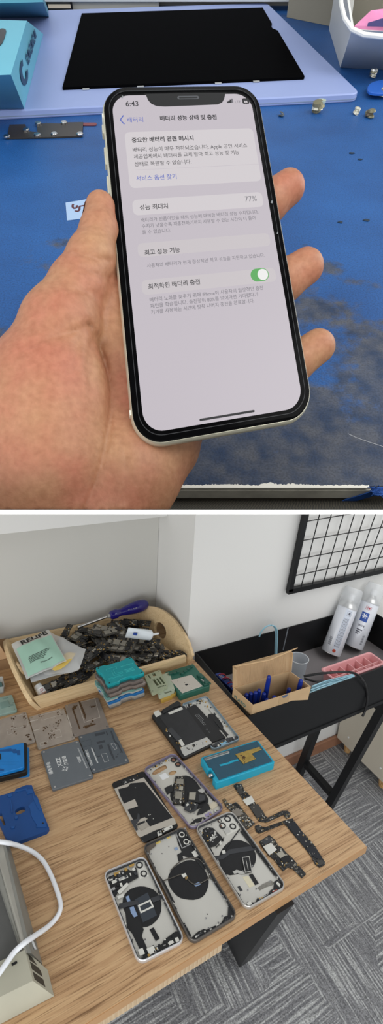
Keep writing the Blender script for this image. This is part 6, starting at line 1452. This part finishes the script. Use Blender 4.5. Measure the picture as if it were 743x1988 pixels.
nugget(722, 152, .009, 'silver metal scrap pile at the tip of the blue pry tool', sc_, seed=7, n=7); nugget(744, 188, .008, 'silver metal scraps under the blue pry tool by the frame edge', sc_, seed=9, n=7)
nugget(546, 226, .006, 'thin dark metal sliver beside the phone corner', [mat('dark_sliver', (84, 92, 100), .4, .5)], seed=10, n=3, flat=.3)
for px, py, r, s_ in ((682, 298, .003, 1), (698, 310, .0025, 2), (711, 428, .003, 3), (661, 432, .0025, 4)):
    c = TP(px, py); o = MB(FT).prism([(c[0] + r * (1 + .4 * math.sin(k * 2.1 + s_)) * math.cos(k * PI / 5), c[1] + r * .7 * (1 + .3 * math.cos(k * 1.7)) * math.sin(k * PI / 5)) for k in range(10)], .0001, .0007, 0, .0002).build('dark_crumb', mat('crumb_dark', (30, 48, 66), .8))
    tag(o, 'dark crumb lying on the open part of the blue cover', 'crumb', 'dark crumbs on the blue cover')
pq = [TP(*a, .006) for a in zm(Zc1, [(625, 640), (640, 605), (680, 585), (760, 572), (860, 570), (860, 665), (740, 672), (650, 668)])]
o = MB(FT).prism(smooth([tuple(a[:2]) for a in pq], 2), .0045, .0075, 0, .0008).build('pry_tool', mat('pry_blue', (40, 98, 190), .35)); tag(o, 'bright blue plastic pry tool lying on metal scraps at the frame edge', 'pry tool')
# frayed blue strap over the front edge
s3 = [TP(*a, .0008) for a in zm(Zc3, [(690, 318), (720, 310), (790, 312), (790, 345), (720, 350), (695, 345)])]
t = thing('blue_strap', 'frayed blue strap wrapped over the chipped bench edge', 'strap', at(*np.mean(s3, 0)[:2]))
Mst = mat('strap_blue', (38, 84, 160), .8, var=.15, vs=400)
MB(FT).prism([tuple(a[:2]) for a in s3], .0003, .0012).build('band', Mst, t)
e_ = [np.array(TP(*a, .0)) for a in zm(Zc3, [(700, 322), (640, 342), (560, 366), (530, 382)])]
e2_ = [np.array(TP(*a, .0)) for a in zm(Zc3, [(702, 346), (645, 362), (572, 386), (538, 394)])]
z4 = [.0011, .0008, .0008, .0008]
def front(p, dv):          # same sight line, brought just in front of the edge strip
    px = (p[0] - CX) / F
    return p
fr_pts = []
for (a, b_) in zip(zm(Zc3, [(700, 322), (640, 342), (560, 366), (530, 382)]), zm(Zc3, [(702, 346), (645, 362), (572, 386), (538, 394)])):
    fr_pts.append((on_v(*a, -.0018), on_v(*b_, -.0018)))
MB(FT).loft([[tuple(a), tuple(b_), tuple(b_ + [0, -.0006, 0]), tuple(a + [0, -.0006, 0])] for a, b_ in fr_pts]).build('loose_end', Mst, t)
mb = MB(FT); rnd = random.Random(6)
for k in range(26):
    c = TP(rnd.uniform(718, 740), rnd.uniform(944, 962), .001); mb.tube([tuple(c), tuple(c + [rnd.gauss(0, .003), rnd.gauss(0, .002), rnd.uniform(.001, .003)])], .0002, n=4)
mb.build('frayed_threads', Mst, t)
# ================================================================== the phone
Hc = np.array([[0.07056159, 0.01902981, -0.03967334], [-0.014676, 0.16498914, -0.19050142], [0.01441965, -0.03145983, 0.19894502]])
a_c, b_c, o_c = Hc[:, 0], Hc[:, 1], Hc[:, 2]
n_c = np.cross(a_c, b_c); n_c /= np.linalg.norm(n_c)
if n_c[2] > 0: n_c = -n_c                                  # towards the viewer
GW, GL_ = 73.5, 148.7
FP = Frame(cw(*(o_c + b_c)), R.T @ (a_c / GW), R.T @ (-b_c / GL_), R.T @ n_c * .001)
Mp = np.eye(4); xx = R.T @ (a_c / np.linalg.norm(a_c)); zz = R.T @ n_c; Mp[:3, 0] = xx; Mp[:3, 2] = zz; Mp[:3, 1] = np.cross(zz, xx); Mp[:3, 3] = FP.w((GW / 2, GL_ / 2, -8.3))
ph = thing('smartphone', 'white smartphone with a lit battery settings screen held in a hand', 'phone', Mp)
M_pf = mat('champagne_frame', (206, 203, 184), .28, .45); M_gl = mat('glass_black', (5, 5, 6), .15, spec=.04); M_prot = mat('protector_edge', (70, 72, 76), .1, spec=.8)
MB(FP).rloft(-1.4, -1.4, GW + 1.4, GL_ + 1.4, 12.5, [(4.2, -8.3), (2.6, -7.8), (1.3, -6.6), (.5, -5.2), (.1, -3.4), (0, -2.2), (.2, -1.4), (.7, -.6)], 0, 10).build('frame', M_pf, ph, label='pale champagne metal frame')
MB(FP).rloft(-.6, -.6, GW + .6, GL_ + .6, 11.6, [(0, -.7), (.1, -.3), (.5, 0)], 0, 10).build('glass', M_gl, ph, label='black glass front')
mb = MB(FP); o, i = rrect(1.6, 1.6, GW - 1.6, GL_ - 1.6, 9.5, 10), rrect(1.85, 1.85, GW - 1.85, GL_ - 1.85, 9.3, 10); mb.ring(o, i, 0.01, .12); mb.build('protector_edge', mat('protector_line', (50, 51, 53), .4, spec=.2), ph)
for px, py, s_ in ((527, 392, .7), (538, 452, .5), (237, 188, .6)):
    x, y = FP.px(px, py, .1)[:2]; MB(FP).prism([(x - .9 * s_, y - .5), (x + .2, y - 1.1 * s_), (x + 1.0 * s_, y + .2), (x + .1, y + 1.0 * s_)], .12, .2).build('glass_chip', mat('chip_white', (120, 124, 126), .3), ph)
# buttons and antenna bands on the long side
for y0, y1 in ((GL_ * .868, GL_ * .898), (GL_ * .77, GL_ * .825), (GL_ * .68, GL_ * .735)):
    MB(FP).rloft(-2.1, y0, -1.0, y1, .4, [(0, -4.8), (.1, -2.2)], 0, 3).build('side_button', M_pf, ph)
for x0_, y_ in ((-1.75, 12), (-1.75, GL_ - 12)):
    MB(FP).rloft(x0_ + .2, y_ - .9, x0_ + 1, y_ + .9, .05, [(0, -4.4), (0, -1.2)], 0, 1).build('antenna_band', mat('antenna_cream', (226, 224, 212), .5), ph)
# lit screen
s4 = [FP.px(*p, 0)[:2] for p in ((217, 186), (484, 182), (590, 789), (279, 844))]
sx0, sx1 = (s4[0][0] + s4[3][0]) / 2, (s4[1][0] + s4[2][0]) / 2; sy1, sy0 = (s4[0][1] + s4[1][1]) / 2, (s4[2][1] + s4[3][1]) / 2
print('SCREEN', s4, sx0, sx1, sy0, sy1)
def screen_mat(name, col, e):
    m = mat(name, col, .35, spec=.3); b = m.node_tree.nodes['Principled BSDF']; b.inputs['Base Color'].default_value = (.05, .05, .05, 1)
    b.inputs['Emission Color'].default_value = lin(col) + (1,); b.inputs['Emission Strength'].default_value = e; return m
SE = .77
M_scr = screen_mat('lit_screen', (205, 196, 205), SE); M_card = screen_mat('lit_card', (222, 215, 219), SE); M_card2 = screen_mat('lit_card_faint', (212, 204, 208), SE)
scr = MB(FP).rloft(sx0, sy0, sx1, sy1, 8.0, [(0, .02), (0, .05)], 0, 10).build('screen', M_scr, ph, label='lit lilac-grey screen')
Z1_ = (200, 170, .45761); Z2_ = (220, 370, .45761)
S = lambda Z, a, b_: FP.px(Z[0] + a * Z[2], Z[1] + b_ * Z[2], .06)[:2]
def card(Z, q, m):
    p = [S(Z, *c) for c in q]; x0_, x1_ = (p[0][0] + p[3][0]) / 2, (p[1][0] + p[2][0]) / 2; y1_, y0_ = (p[0][1] + p[1][1]) / 2, (p[2][1] + p[3][1]) / 2
    MB(FP).rloft(x0_, y0_, x1_, y1_, 2.2, [(0, .051), (0, .07)], 0, 5).build('message_card', m, scr); return x0_, x1_, y0_, y1_
c1 = card(Z1_, [(92, 190), (642, 172), (664, 398), (112, 426)], M_card); c2 = card(Z2_, [(78, 42), (630, 4), (636, 64), (86, 110)], M_card)
c3 = card(Z2_, [(100, 222), (660, 182), (668, 238), (106, 280)], M_card2); c4 = card(Z2_, [(116, 392), (684, 316), (690, 386), (126, 444)], M_card2)
M_tx = mat('text_dark', (22, 22, 26), .6); M_tg = mat('text_grey', (92, 90, 96), .6); M_tb = screen_mat('text_blue', (60, 92, 205), .7)
tx, tg, tb = MB(FP), MB(FP), MB(FP)
def line(mb, Z, s, a, b_, bold=.0, hs=1.0):
    p, q_ = S(Z, *a), S(Z, *b_); y = (p[1] + q_[1]) / 2; put_text(mb, s, (p[0], y), (q_[0], y), .085, 0, bold, hs)
line(tx, Z1_, '6:43', (97, 80), (150, 78), .01)
line(tb, Z1_, '배터리', (103, 148), (170, 143)); line(tx, Z1_, '배터리 성능 상태 및 충전', (243, 141), (482, 131), .025)
p = S(Z1_, 80, 137); 
for d in (1, -1): tb.prism([(p[0] - 1.1, p[1]), (p[0] - .7, p[1] - .25 * d), (p[0] + 1.1, p[1] + 2.0 * d), (p[0] + .7, p[1] + 2.3 * d)], .075, .085)
line(tx, Z1_, '중요한 배터리 관련 메시지', (122, 233), (384, 222), .02)
line(tx, Z1_, '배터리 성능이 매우 저하되었습니다. Apple 공인 서비스', (127, 273), (611, 252)); line(tx, Z1_, '제공업체에서 배터리를 교체 받아 최고 성능 및 기능', (131, 303), (577, 281)); line(tx, Z1_, '상태로 복원할 수 있습니다.', (134, 334), (375, 322))
line(tb, Z1_, '서비스 옵션 찾기', (141, 395), (312, 386), .005)
line(tg, Z1_, 'LTE', (560, 66), (583, 65)); line(tg, Z1_, '77%', (603, 485), (652, 480))
line(tx, Z2_, '성능 최대치', (112, 82), (232, 74), .01)
line(tg, Z2_, '배터리가 신품이었을 때의 성능에 대비한 배터리 성능 수치입니다.', (118, 136), (615, 94)); line(tg, Z2_, '수치가 낮을수록 재충전하기까지 사용할 수 있는 시간이 더 줄어', (121, 161), (602, 120)); line(tg, Z2_, '들 수 있습니다.', (123, 184), (244, 176))
line(tx, Z2_, '최고 성능 기능', (133, 272), (283, 261), .01); line(tg, Z2_, '사용자의 배터리가 현재 정상적인 최고 성능을 지원하고 있습니다.', (143, 328), (642, 279))
line(tx, Z2_, '최적화된 배터리 충전', (148, 417), (368, 396), .01)
line(tg, Z2_, '배터리 노화를 늦추기 위해 iPhone이 사용자의 일상적인 충전', (155, 473), (635, 418)); line(tg, Z2_, '패턴을 학습합니다. 충전량이 80%를 넘어가면 기다렸다가', (158, 498), (615, 447)); line(tg, Z2_, '기기를 사용하는 시간에 맞춰 나머지 충전을 완료합니다.', (160, 524), (598, 474))
for k in range(4):
    p = S(Z1_, 529 + k * 6.5, 66 - k * .6); (tx if k < 3 else tg).prism([(p[0] - .42, p[1]), (p[0] + .42, p[1]), (p[0] + .42, p[1] + .8 + k * .42), (p[0] - .42, p[1] + .8 + k * .42)], .075, .085)
p, q_ = S(Z1_, 590, 58), S(Z1_, 619, 56)
tx.rloft(p[0], p[1] - 1.5, q_[0], p[1] + 1.5, .9, [(0, .075), (0, .085)], 0, 4)
p2 = S(Z1_, 623, 56); tx.rloft(p2[0] - .3, p[1] - .5, p2[0] + .1, p[1] + .5, .2, [(0, .075), (0, .085)], 0, 3)
tx.build('writing', M_tx, scr, angle=0, label='dark writing'); tg.build('writing', M_tg, scr, angle=0, label='grey writing'); tb.build('writing', M_tb, scr, angle=0, label='blue writing')
w84 = MB(FP); put_text(w84, '84', (p[0] + .9, p[1] - 1.0), (q_[0] - .9, p[1] - 1.0), .095, 0, .03); w84.build('writing', M_card, scr, angle=0, label='pale battery digits')
dv = MB(FP); dv.prism([(c1[0] + 3, S(Z1_, 400, 338)[1]), (c1[1], S(Z1_, 400, 338)[1]), (c1[1], S(Z1_, 400, 338)[1] + .15), (c1[0] + 3, S(Z1_, 400, 338)[1] + .15)], .071, .08); dv.build('divider_line', M_scr, scr)
# switch
p, q_ = S(Z2_, 582, 362), S(Z2_, 658, 353); yc = (p[1] + q_[1]) / 2; hw = 2.75
MB(FP).rloft(p[0], yc - hw, q_[0], yc + hw, hw, [(0, .075), (0, .1)], 0, 8).build('toggle_switch', screen_mat('switch_green', (62, 172, 64), .8), scr)
MB(FP).cyl((q_[0] - hw, yc), hw * .88, .1, .13, 0, 24).build('toggle_knob', screen_mat('knob_white', (236, 236, 234), .9), scr)
p, q_ = FP.px(387, 815.5, .06)[:2], FP.px(494, 798, .06)[:2]; yc = (p[1] + q_[1]) / 2
MB(FP).rloft(p[0], yc - .42, q_[0], yc + .42, .4, [(0, .075), (0, .09)], 0, 4).build('home_bar', M_tx, scr)
nt = [FP.px(*a, .06)[:2] for a in ((278, 176), (283, 184), (287, 194), (294, 202), (304, 206), (320, 207), (422, 203), (431, 199), (435, 192), (437, 182), (440, 174))]
y_t = sy1 + .6
nt = [tuple(a) for a in nt[1:-1]]; nt = [(nt[0][0] - 1.0, y_t)] + nt + [(nt[-1][0] + 1.0, y_t)]
MB(FP).prism(nt, .055, .11).build('notch', mat('notch_black', (14, 14, 15), .3), ph)
p, q_ = FP.px(344, 190, .1)[:2], FP.px(386, 188.5, .1)[:2]
MB(FP).rloft(p[0], p[1] - .9, q_[0], p[1] + .9, .9, [(0, .11), (0, .16)], 0, 6).build('earpiece_slit', mat('slit_grey', (70, 72, 76), .4), ph)
MB(FP).rloft(p[0] + .8, p[1] - .35, q_[0] - .8, p[1] + .35, .3, [(0, .161), (0, .19)], 0, 6).build('earpiece_mesh', M_blackp, ph)
# ================================================================== the hand: one continuous skinned surface from a distance field
def zph(px, py):             # depth of the phone's front plane along a sight line (camera coordinates)
    d = np.array([(px - CX) / F, (py - CY) / F, 1.0]); return (n_c @ o_c) / (n_c @ d)
def node(px, py, dz, r):
    Z = zph(min(max(px, 120), 640), min(max(py, 300), 900)) + dz / 1000
    return np.array([(px - CX) / F * Z, (py - CY) / F * Z, Z]), r / 1000
thumb = [node(120, 622, 4, 14.0), node(150, 560, 3.5, 11.4), node(177, 502, 2.5, 9.6), node(192, 450, 2, 7.6), node(195, 403, 2, 6.3)]
thenar = [node(116, 645, 6, 14), node(98, 735, 12, 21.5), node(96, 800, 16, 26), node(96, 900, 20, 27), node(92, 1010, 22, 27)]
palm = [[node(205, 625, 21, 12.5), node(235, 700, 25.5, 14), node(250, 800, 28, 16), node(225, 905, 24, 20), node(165, 1010, 22, 24)],
        [node(300, 700, 25, 13), node(322, 800, 28, 15.5), node(308, 862, 27.5, 16.5), node(262, 930, 23, 17), node(214, 1010, 21, 18)],
        [node(270, 620, 23, 12), node(300, 700, 24, 13)], [node(226, 542, 18, 8), node(214, 585, 19.5, 10), node(212, 640, 20, 12)]]
fing = [[node(230, 600, 22, 11), node(330, 520, 21, 10.5), node(440, 445, 19.5, 9.6), node(515, 398, 16.5, 9.2), node(559, 365, 12.5, 8.0)],
        [node(270, 650, 23, 11), node(380, 625, 22, 10.5), node(480, 585, 20, 9.8), node(548, 548, 16.5, 9.3), node(593, 518, 12.5, 8.3)],
        [node(300, 720, 23, 11), node(400, 740, 22, 10), node(495, 738, 20, 9.3), node(566, 708, 16, 8.8), node(616, 673, 12, 7.8)],
        [node(320, 790, 23, 10), node(400, 800, 22, 8.8), node(460, 790, 20, 8), node(505, 770, 18, 7)]]
vx = .0011
allp = [n_ for ch in [thumb, thenar] + palm + fing for n_ in ch]
lo = np.min([p - r for p, r in allp], 0) - .004; hi = np.max([p + r for p, r in allp], 0) + .004
hi[1] = min(hi[1], .004)
ns = np.ceil((hi - lo) / vx).astype(int) + 1
gx, gy, gz = [lo[i] + vx * np.arange(ns[i]) for i in range(3)]
GX, GY, GZ = np.meshgrid(gx, gy, gz, indexing='ij'); GX, GY, GZ = [g_.astype(np.float32) for g_ in (GX, GY, GZ)]
def smin(a, b, k):
    h = np.clip(.5 + .5 * (b - a) / k, 0, 1); return b * (1 - h) + a * h - k * h * (1 - h)
def cap(p0, r0, p1, r1):
    d = p1 - p0; L2 = float(d @ d)
    t = np.clip(((GX - p0[0]) * d[0] + (GY - p0[1]) * d[1] + (GZ - p0[2]) * d[2]) / L2, 0, 1)
    q = np.sqrt((GX - p0[0] - t * d[0]) ** 2 + (GY - p0[1] - t * d[1]) ** 2 + (GZ - p0[2] - t * d[2]) ** 2)
    ts = t * t * (3 - 2 * t)
    return q - (r0 + (r1 - r0) * (.5 * t + .5 * ts))
def chain(ch, k=.004):
    d = None
    for (p0, r0), (p1, r1) in zip(ch[:-1], ch[1:]):
        c = cap(p0, r0, p1, r1); d = c if d is None else smin(d, c, k)
    return d
dth = smin(chain(thumb, .003), chain(thenar, .008), .008)
db = None
for ch in palm: c = chain(ch, .008); db = c if db is None else smin(db, c, .010)
for ch in fing: db = smin(db, chain(ch, .003), .005)
dd = smin(dth, db, .0035)
# creases of the palm and the thumb, carved along lines
PXg = GX / GZ * F + CX; PYg = GY / GZ * F + CY
def crease(pts, depth, w):
    global dd
    best = None
    p = [np.array(q, float) for q in spline(pts, 4)] if len(pts) > 2 else [np.array(q, float) for q in pts]
    for a, b_ in zip(p[:-1], p[1:]):
        d = b_ - a; t = np.clip(((PXg - a[0]) * d[0] + (PYg - a[1]) * d[1]) / (d @ d), 0, 1)
        q = np.hypot(PXg - a[0] - t * d[0], PYg - a[1] - t * d[1]); best = q if best is None else np.minimum(best, q)
    dd = dd + depth * np.exp(-(best / w) ** 2).astype(np.float32)
for pts, dp, w_ in (([(172, 628), (196, 680), (212, 750), (212, 830), (192, 920), (165, 990)], .0013, 6), ([(150, 488), (180, 500), (214, 506)], .0008, 5), ([(160, 520), (190, 534), (212, 540)], .0007, 5), ([(130, 560), (165, 566), (200, 580)], .0005, 5),
                    ([(176, 632), (120, 650), (50, 672)], .0009, 6), ([(188, 640), (206, 672), (232, 700)], .0005, 5), ([(236, 855), (248, 910), (240, 975)], .0005, 5), ([(280, 870), (285, 920), (270, 985)], .0003, 5),
                    ([(182, 652), (172, 700), (178, 760)], .0007, 7), ([(172, 632), (150, 668), (148, 720)], .0004, 8)): crease(pts, dp, w_)
dd = np.maximum(dd, (GY / GZ - (991.6 - CY) / F) * GZ)         # the wrist ends inside the ledge
def surface_nets(v):
    s = v < 0; nx, ny, nz = v.shape
    cnt = np.zeros((nx - 1, ny - 1, nz - 1), np.uint8); sl = lambda i, j, k: (slice(i, nx - 1 + i), slice(j, ny - 1 + j), slice(k, nz - 1 + k))
    for i in (0, 1):
        for j in (0, 1):
            for k in (0, 1): cnt += s[sl(i, j, k)]
    act = np.argwhere((cnt > 0) & (cnt < 8)); idx = -np.ones(cnt.shape, np.int64); idx[tuple(act.T)] = np.arange(len(act))
    acc = np.zeros((len(act), 3)); n = np.zeros(len(act))
    cr = [(i, j, k) for i in (0, 1) for j in (0, 1) for k in (0, 1)]
    for a in cr:
        for ax in range(3):
            if a[ax]: continue
            b = list(a); b[ax] = 1
            va = v[tuple((act + a).T)]; vb_ = v[tuple((act + b).T)]; m = (va < 0) != (vb_ < 0)
            t = np.where(m, va / np.where(m, va - vb_, 1), 0); p = np.array(a, float)[None] + t[:, None] * (np.array(b, float) - np.array(a, float))[None]
            acc[m] += p[m]; n[m] += 1
    P = act + acc / n[:, None]; faces = []
    for ax in range(3):
        u, w = [(1, 2), (2, 0), (0, 1)][ax]; a = [slice(None)] * 3; b = [slice(None)] * 3; a[ax] = slice(0, -1); b[ax] = slice(1, None)
        ch = s[tuple(a)] != s[tuple(b)]; e = np.argwhere(ch); e = e[(e[:, u] > 0) & (e[:, w] > 0) & (e[:, u] < v.shape[u] - 1) & (e[:, w] < v.shape[w] - 1)]
        st = s[tuple(e.T)]; du = np.zeros(3, int); du[u] = 1; dw = np.zeros(3, int); dw[w] = 1
        q = np.stack([idx[tuple((e - du - dw).T)], idx[tuple((e - dw).T)], idx[tuple(e.T)], idx[tuple((e - du).T)]], 1)
        q[~st] = q[~st][:, ::-1]; faces.append(q)
    return P, np.concatenate(faces)
Pv, fc = surface_nets(dd)
Pv = lo + Pv * vx
Wv = Pv @ R + EYE          # R.T @ p for every row
def skin():
    m = mat('skin', (200, 152, 120), .48, sss=.06, spec=.35); n = m.node_tree.nodes; l = m.node_tree.links; b = n['Principled BSDF']
    tc = n.new('ShaderNodeTexCoord')
    a = n.new('ShaderNodeTexNoise'); a.inputs['Scale'].default_value = 34; a.inputs['Detail'].default_value = 5; l.new(tc.outputs['Object'], a.inputs['Vector'])
    r = ramp(n, [(.30, (178, 136, 101)), (.5, (174, 123, 94)), (.70, (176, 110, 88))]); l.new(a.outputs['Fac'], r.inputs['Fac'])
    s_ = n.new('ShaderNodeTexNoise'); s_.inputs['Scale'].default_value = 420; s_.inputs['Detail'].default_value = 3; l.new(tc.outputs['Object'], s_.inputs['Vector'])
    r2 = ramp(n, [(.3, (232, 226, 222)), (.7, (255, 255, 255))]); l.new(s_.outputs['Fac'], r2.inputs['Fac'])
    mx = n.new('ShaderNodeMixRGB'); mx.blend_type = 'MULTIPLY'; mx.inputs[0].default_value = 1; l.new(r.outputs['Color'], mx.inputs[1]); l.new(r2.outputs['Color'], mx.inputs[2]); l.new(mx.outputs[0], b.inputs['Base Color'])
    mp = n.new('ShaderNodeMapping'); mp.inputs['Scale'].default_value = (900, 300, 900); l.new(tc.outputs['Object'], mp.inputs['Vector'])
    w = n.new('ShaderNodeTexNoise'); w.inputs['Scale'].default_value = 1; w.inputs['Detail'].default_value = 4; l.new(mp.outputs['Vector'], w.inputs['Vector'])
    u = n.new('ShaderNodeBump'); u.inputs['Strength'].default_value = .18; u.inputs['Distance'].default_value = .0006; l.new(w.outputs['Fac'], u.inputs['Height']); l.new(u.outputs['Normal'], b.inputs['Normal'])
    return m
M_skin = skin()
mb = MB(); mb.v = [tuple(p) for p in Wv]; mb.f = fc.tolist(); mb.mi = [0] * len(fc)
hand = mb.build('person', M_skin, angle=180)
tag(hand, "person's bare hand, palm up with thumb at one side, holding the lit white smartphone", 'person')
# thumbnail on the outer side of the thumb tip
p0, r0 = thumb[-2]; p1, r1 = thumb[-1]; ax = (p1 - p0) / np.linalg.norm(p1 - p0)
u = np.array([-1.0, 0, .35]); u -= ax * (u @ ax); u /= np.linalg.norm(u); w = np.cross(ax, u)
LT = np.linalg.norm(p1 - p0)
def nail(a, t, lift): 
    s_ = t; th = (a - .5) * 1.5 * (1 - .25 * max(0, s_ - .6)); q = p0 + (p1 - p0) * (.42 + .78 * s_); r = r0 + (r1 - r0) * min(1, .42 + .78 * s_)
    r *= (1 if s_ < .7 else 1 - .20 * ((s_ - .7) / .3) ** 2)
    return tuple(R.T @ (q + (u * math.cos(th) + w * math.sin(th)) * (r + lift)) + EYE)
mb = MB(); mb.grid(lambda a, t: nail(a, t, .00035), 8, 10); mb.grid(lambda a, t: nail(1 - a, t, -.0006), 8, 10)
mb.build('thumbnail', mat('nail_pink', (214, 160, 144), .3, spec=.6), hand, label='thumbnail')
# ================================================================== light
wd = bpy.data.worlds.new('world'); SC.world = wd; wd.use_nodes = True
wd.node_tree.nodes['Background'].inputs[0].default_value = (.97, .985, .99, 1); wd.node_tree.nodes['Background'].inputs[1].default_value = .66
def area(name, loc, target, sx, sy, power, col=(1, 1, 1)):
    d = bpy.data.lights.new(name, 'AREA'); d.shape = 'RECTANGLE'; d.size = sx; d.size_y = sy; d.energy = power; d.color = col
    o = bpy.data.objects.new(name, d); COL.objects.link(o); o.location = loc
    o.rotation_euler = (Vector(target) - Vector(loc)).to_track_quat('-Z', 'Y').to_euler(); return o
area('ceiling_lamp', (.9, -.9, 2.7), (.4, .7, .75), 1.6, 1.0, 19, (1, .985, .96))
area('ceiling_lamp', (-1.3, -.5, 2.7), (.0, .6, 1.3), 1.0, 1.4, 8, (1, .985, .96))
area('ceiling_lamp', (1.9, .2, 2.5), (.8, .8, .7), 1.0, 1.0, 12, (1, .985, .96))
area('front_fill', (-.9, -1.3, 1.0), (.45, 1.0, 1.0), 2.2, 1.3, 27, (.97, .99, 1))  # fill added on the viewer's side to brighten the walls, not a window
area('side_fill', (-1.9, .35, 1.5), (.5, 1.05, 1.0), .9, .9, 7, (1, .99, .97))  # unseen fill added to lift the column's side face
vs_ = SC.view_settings
SC.display_settings.display_device = 'sRGB'
vs_.view_transform = 'Standard'; vs_.look = 'None'; vs_.exposure = 0.0; vs_.gamma = 1.0; vs_.use_curve_mapping = False
SC.cycles.max_bounces = 8; SC.cycles.transparent_max_bounces = 12
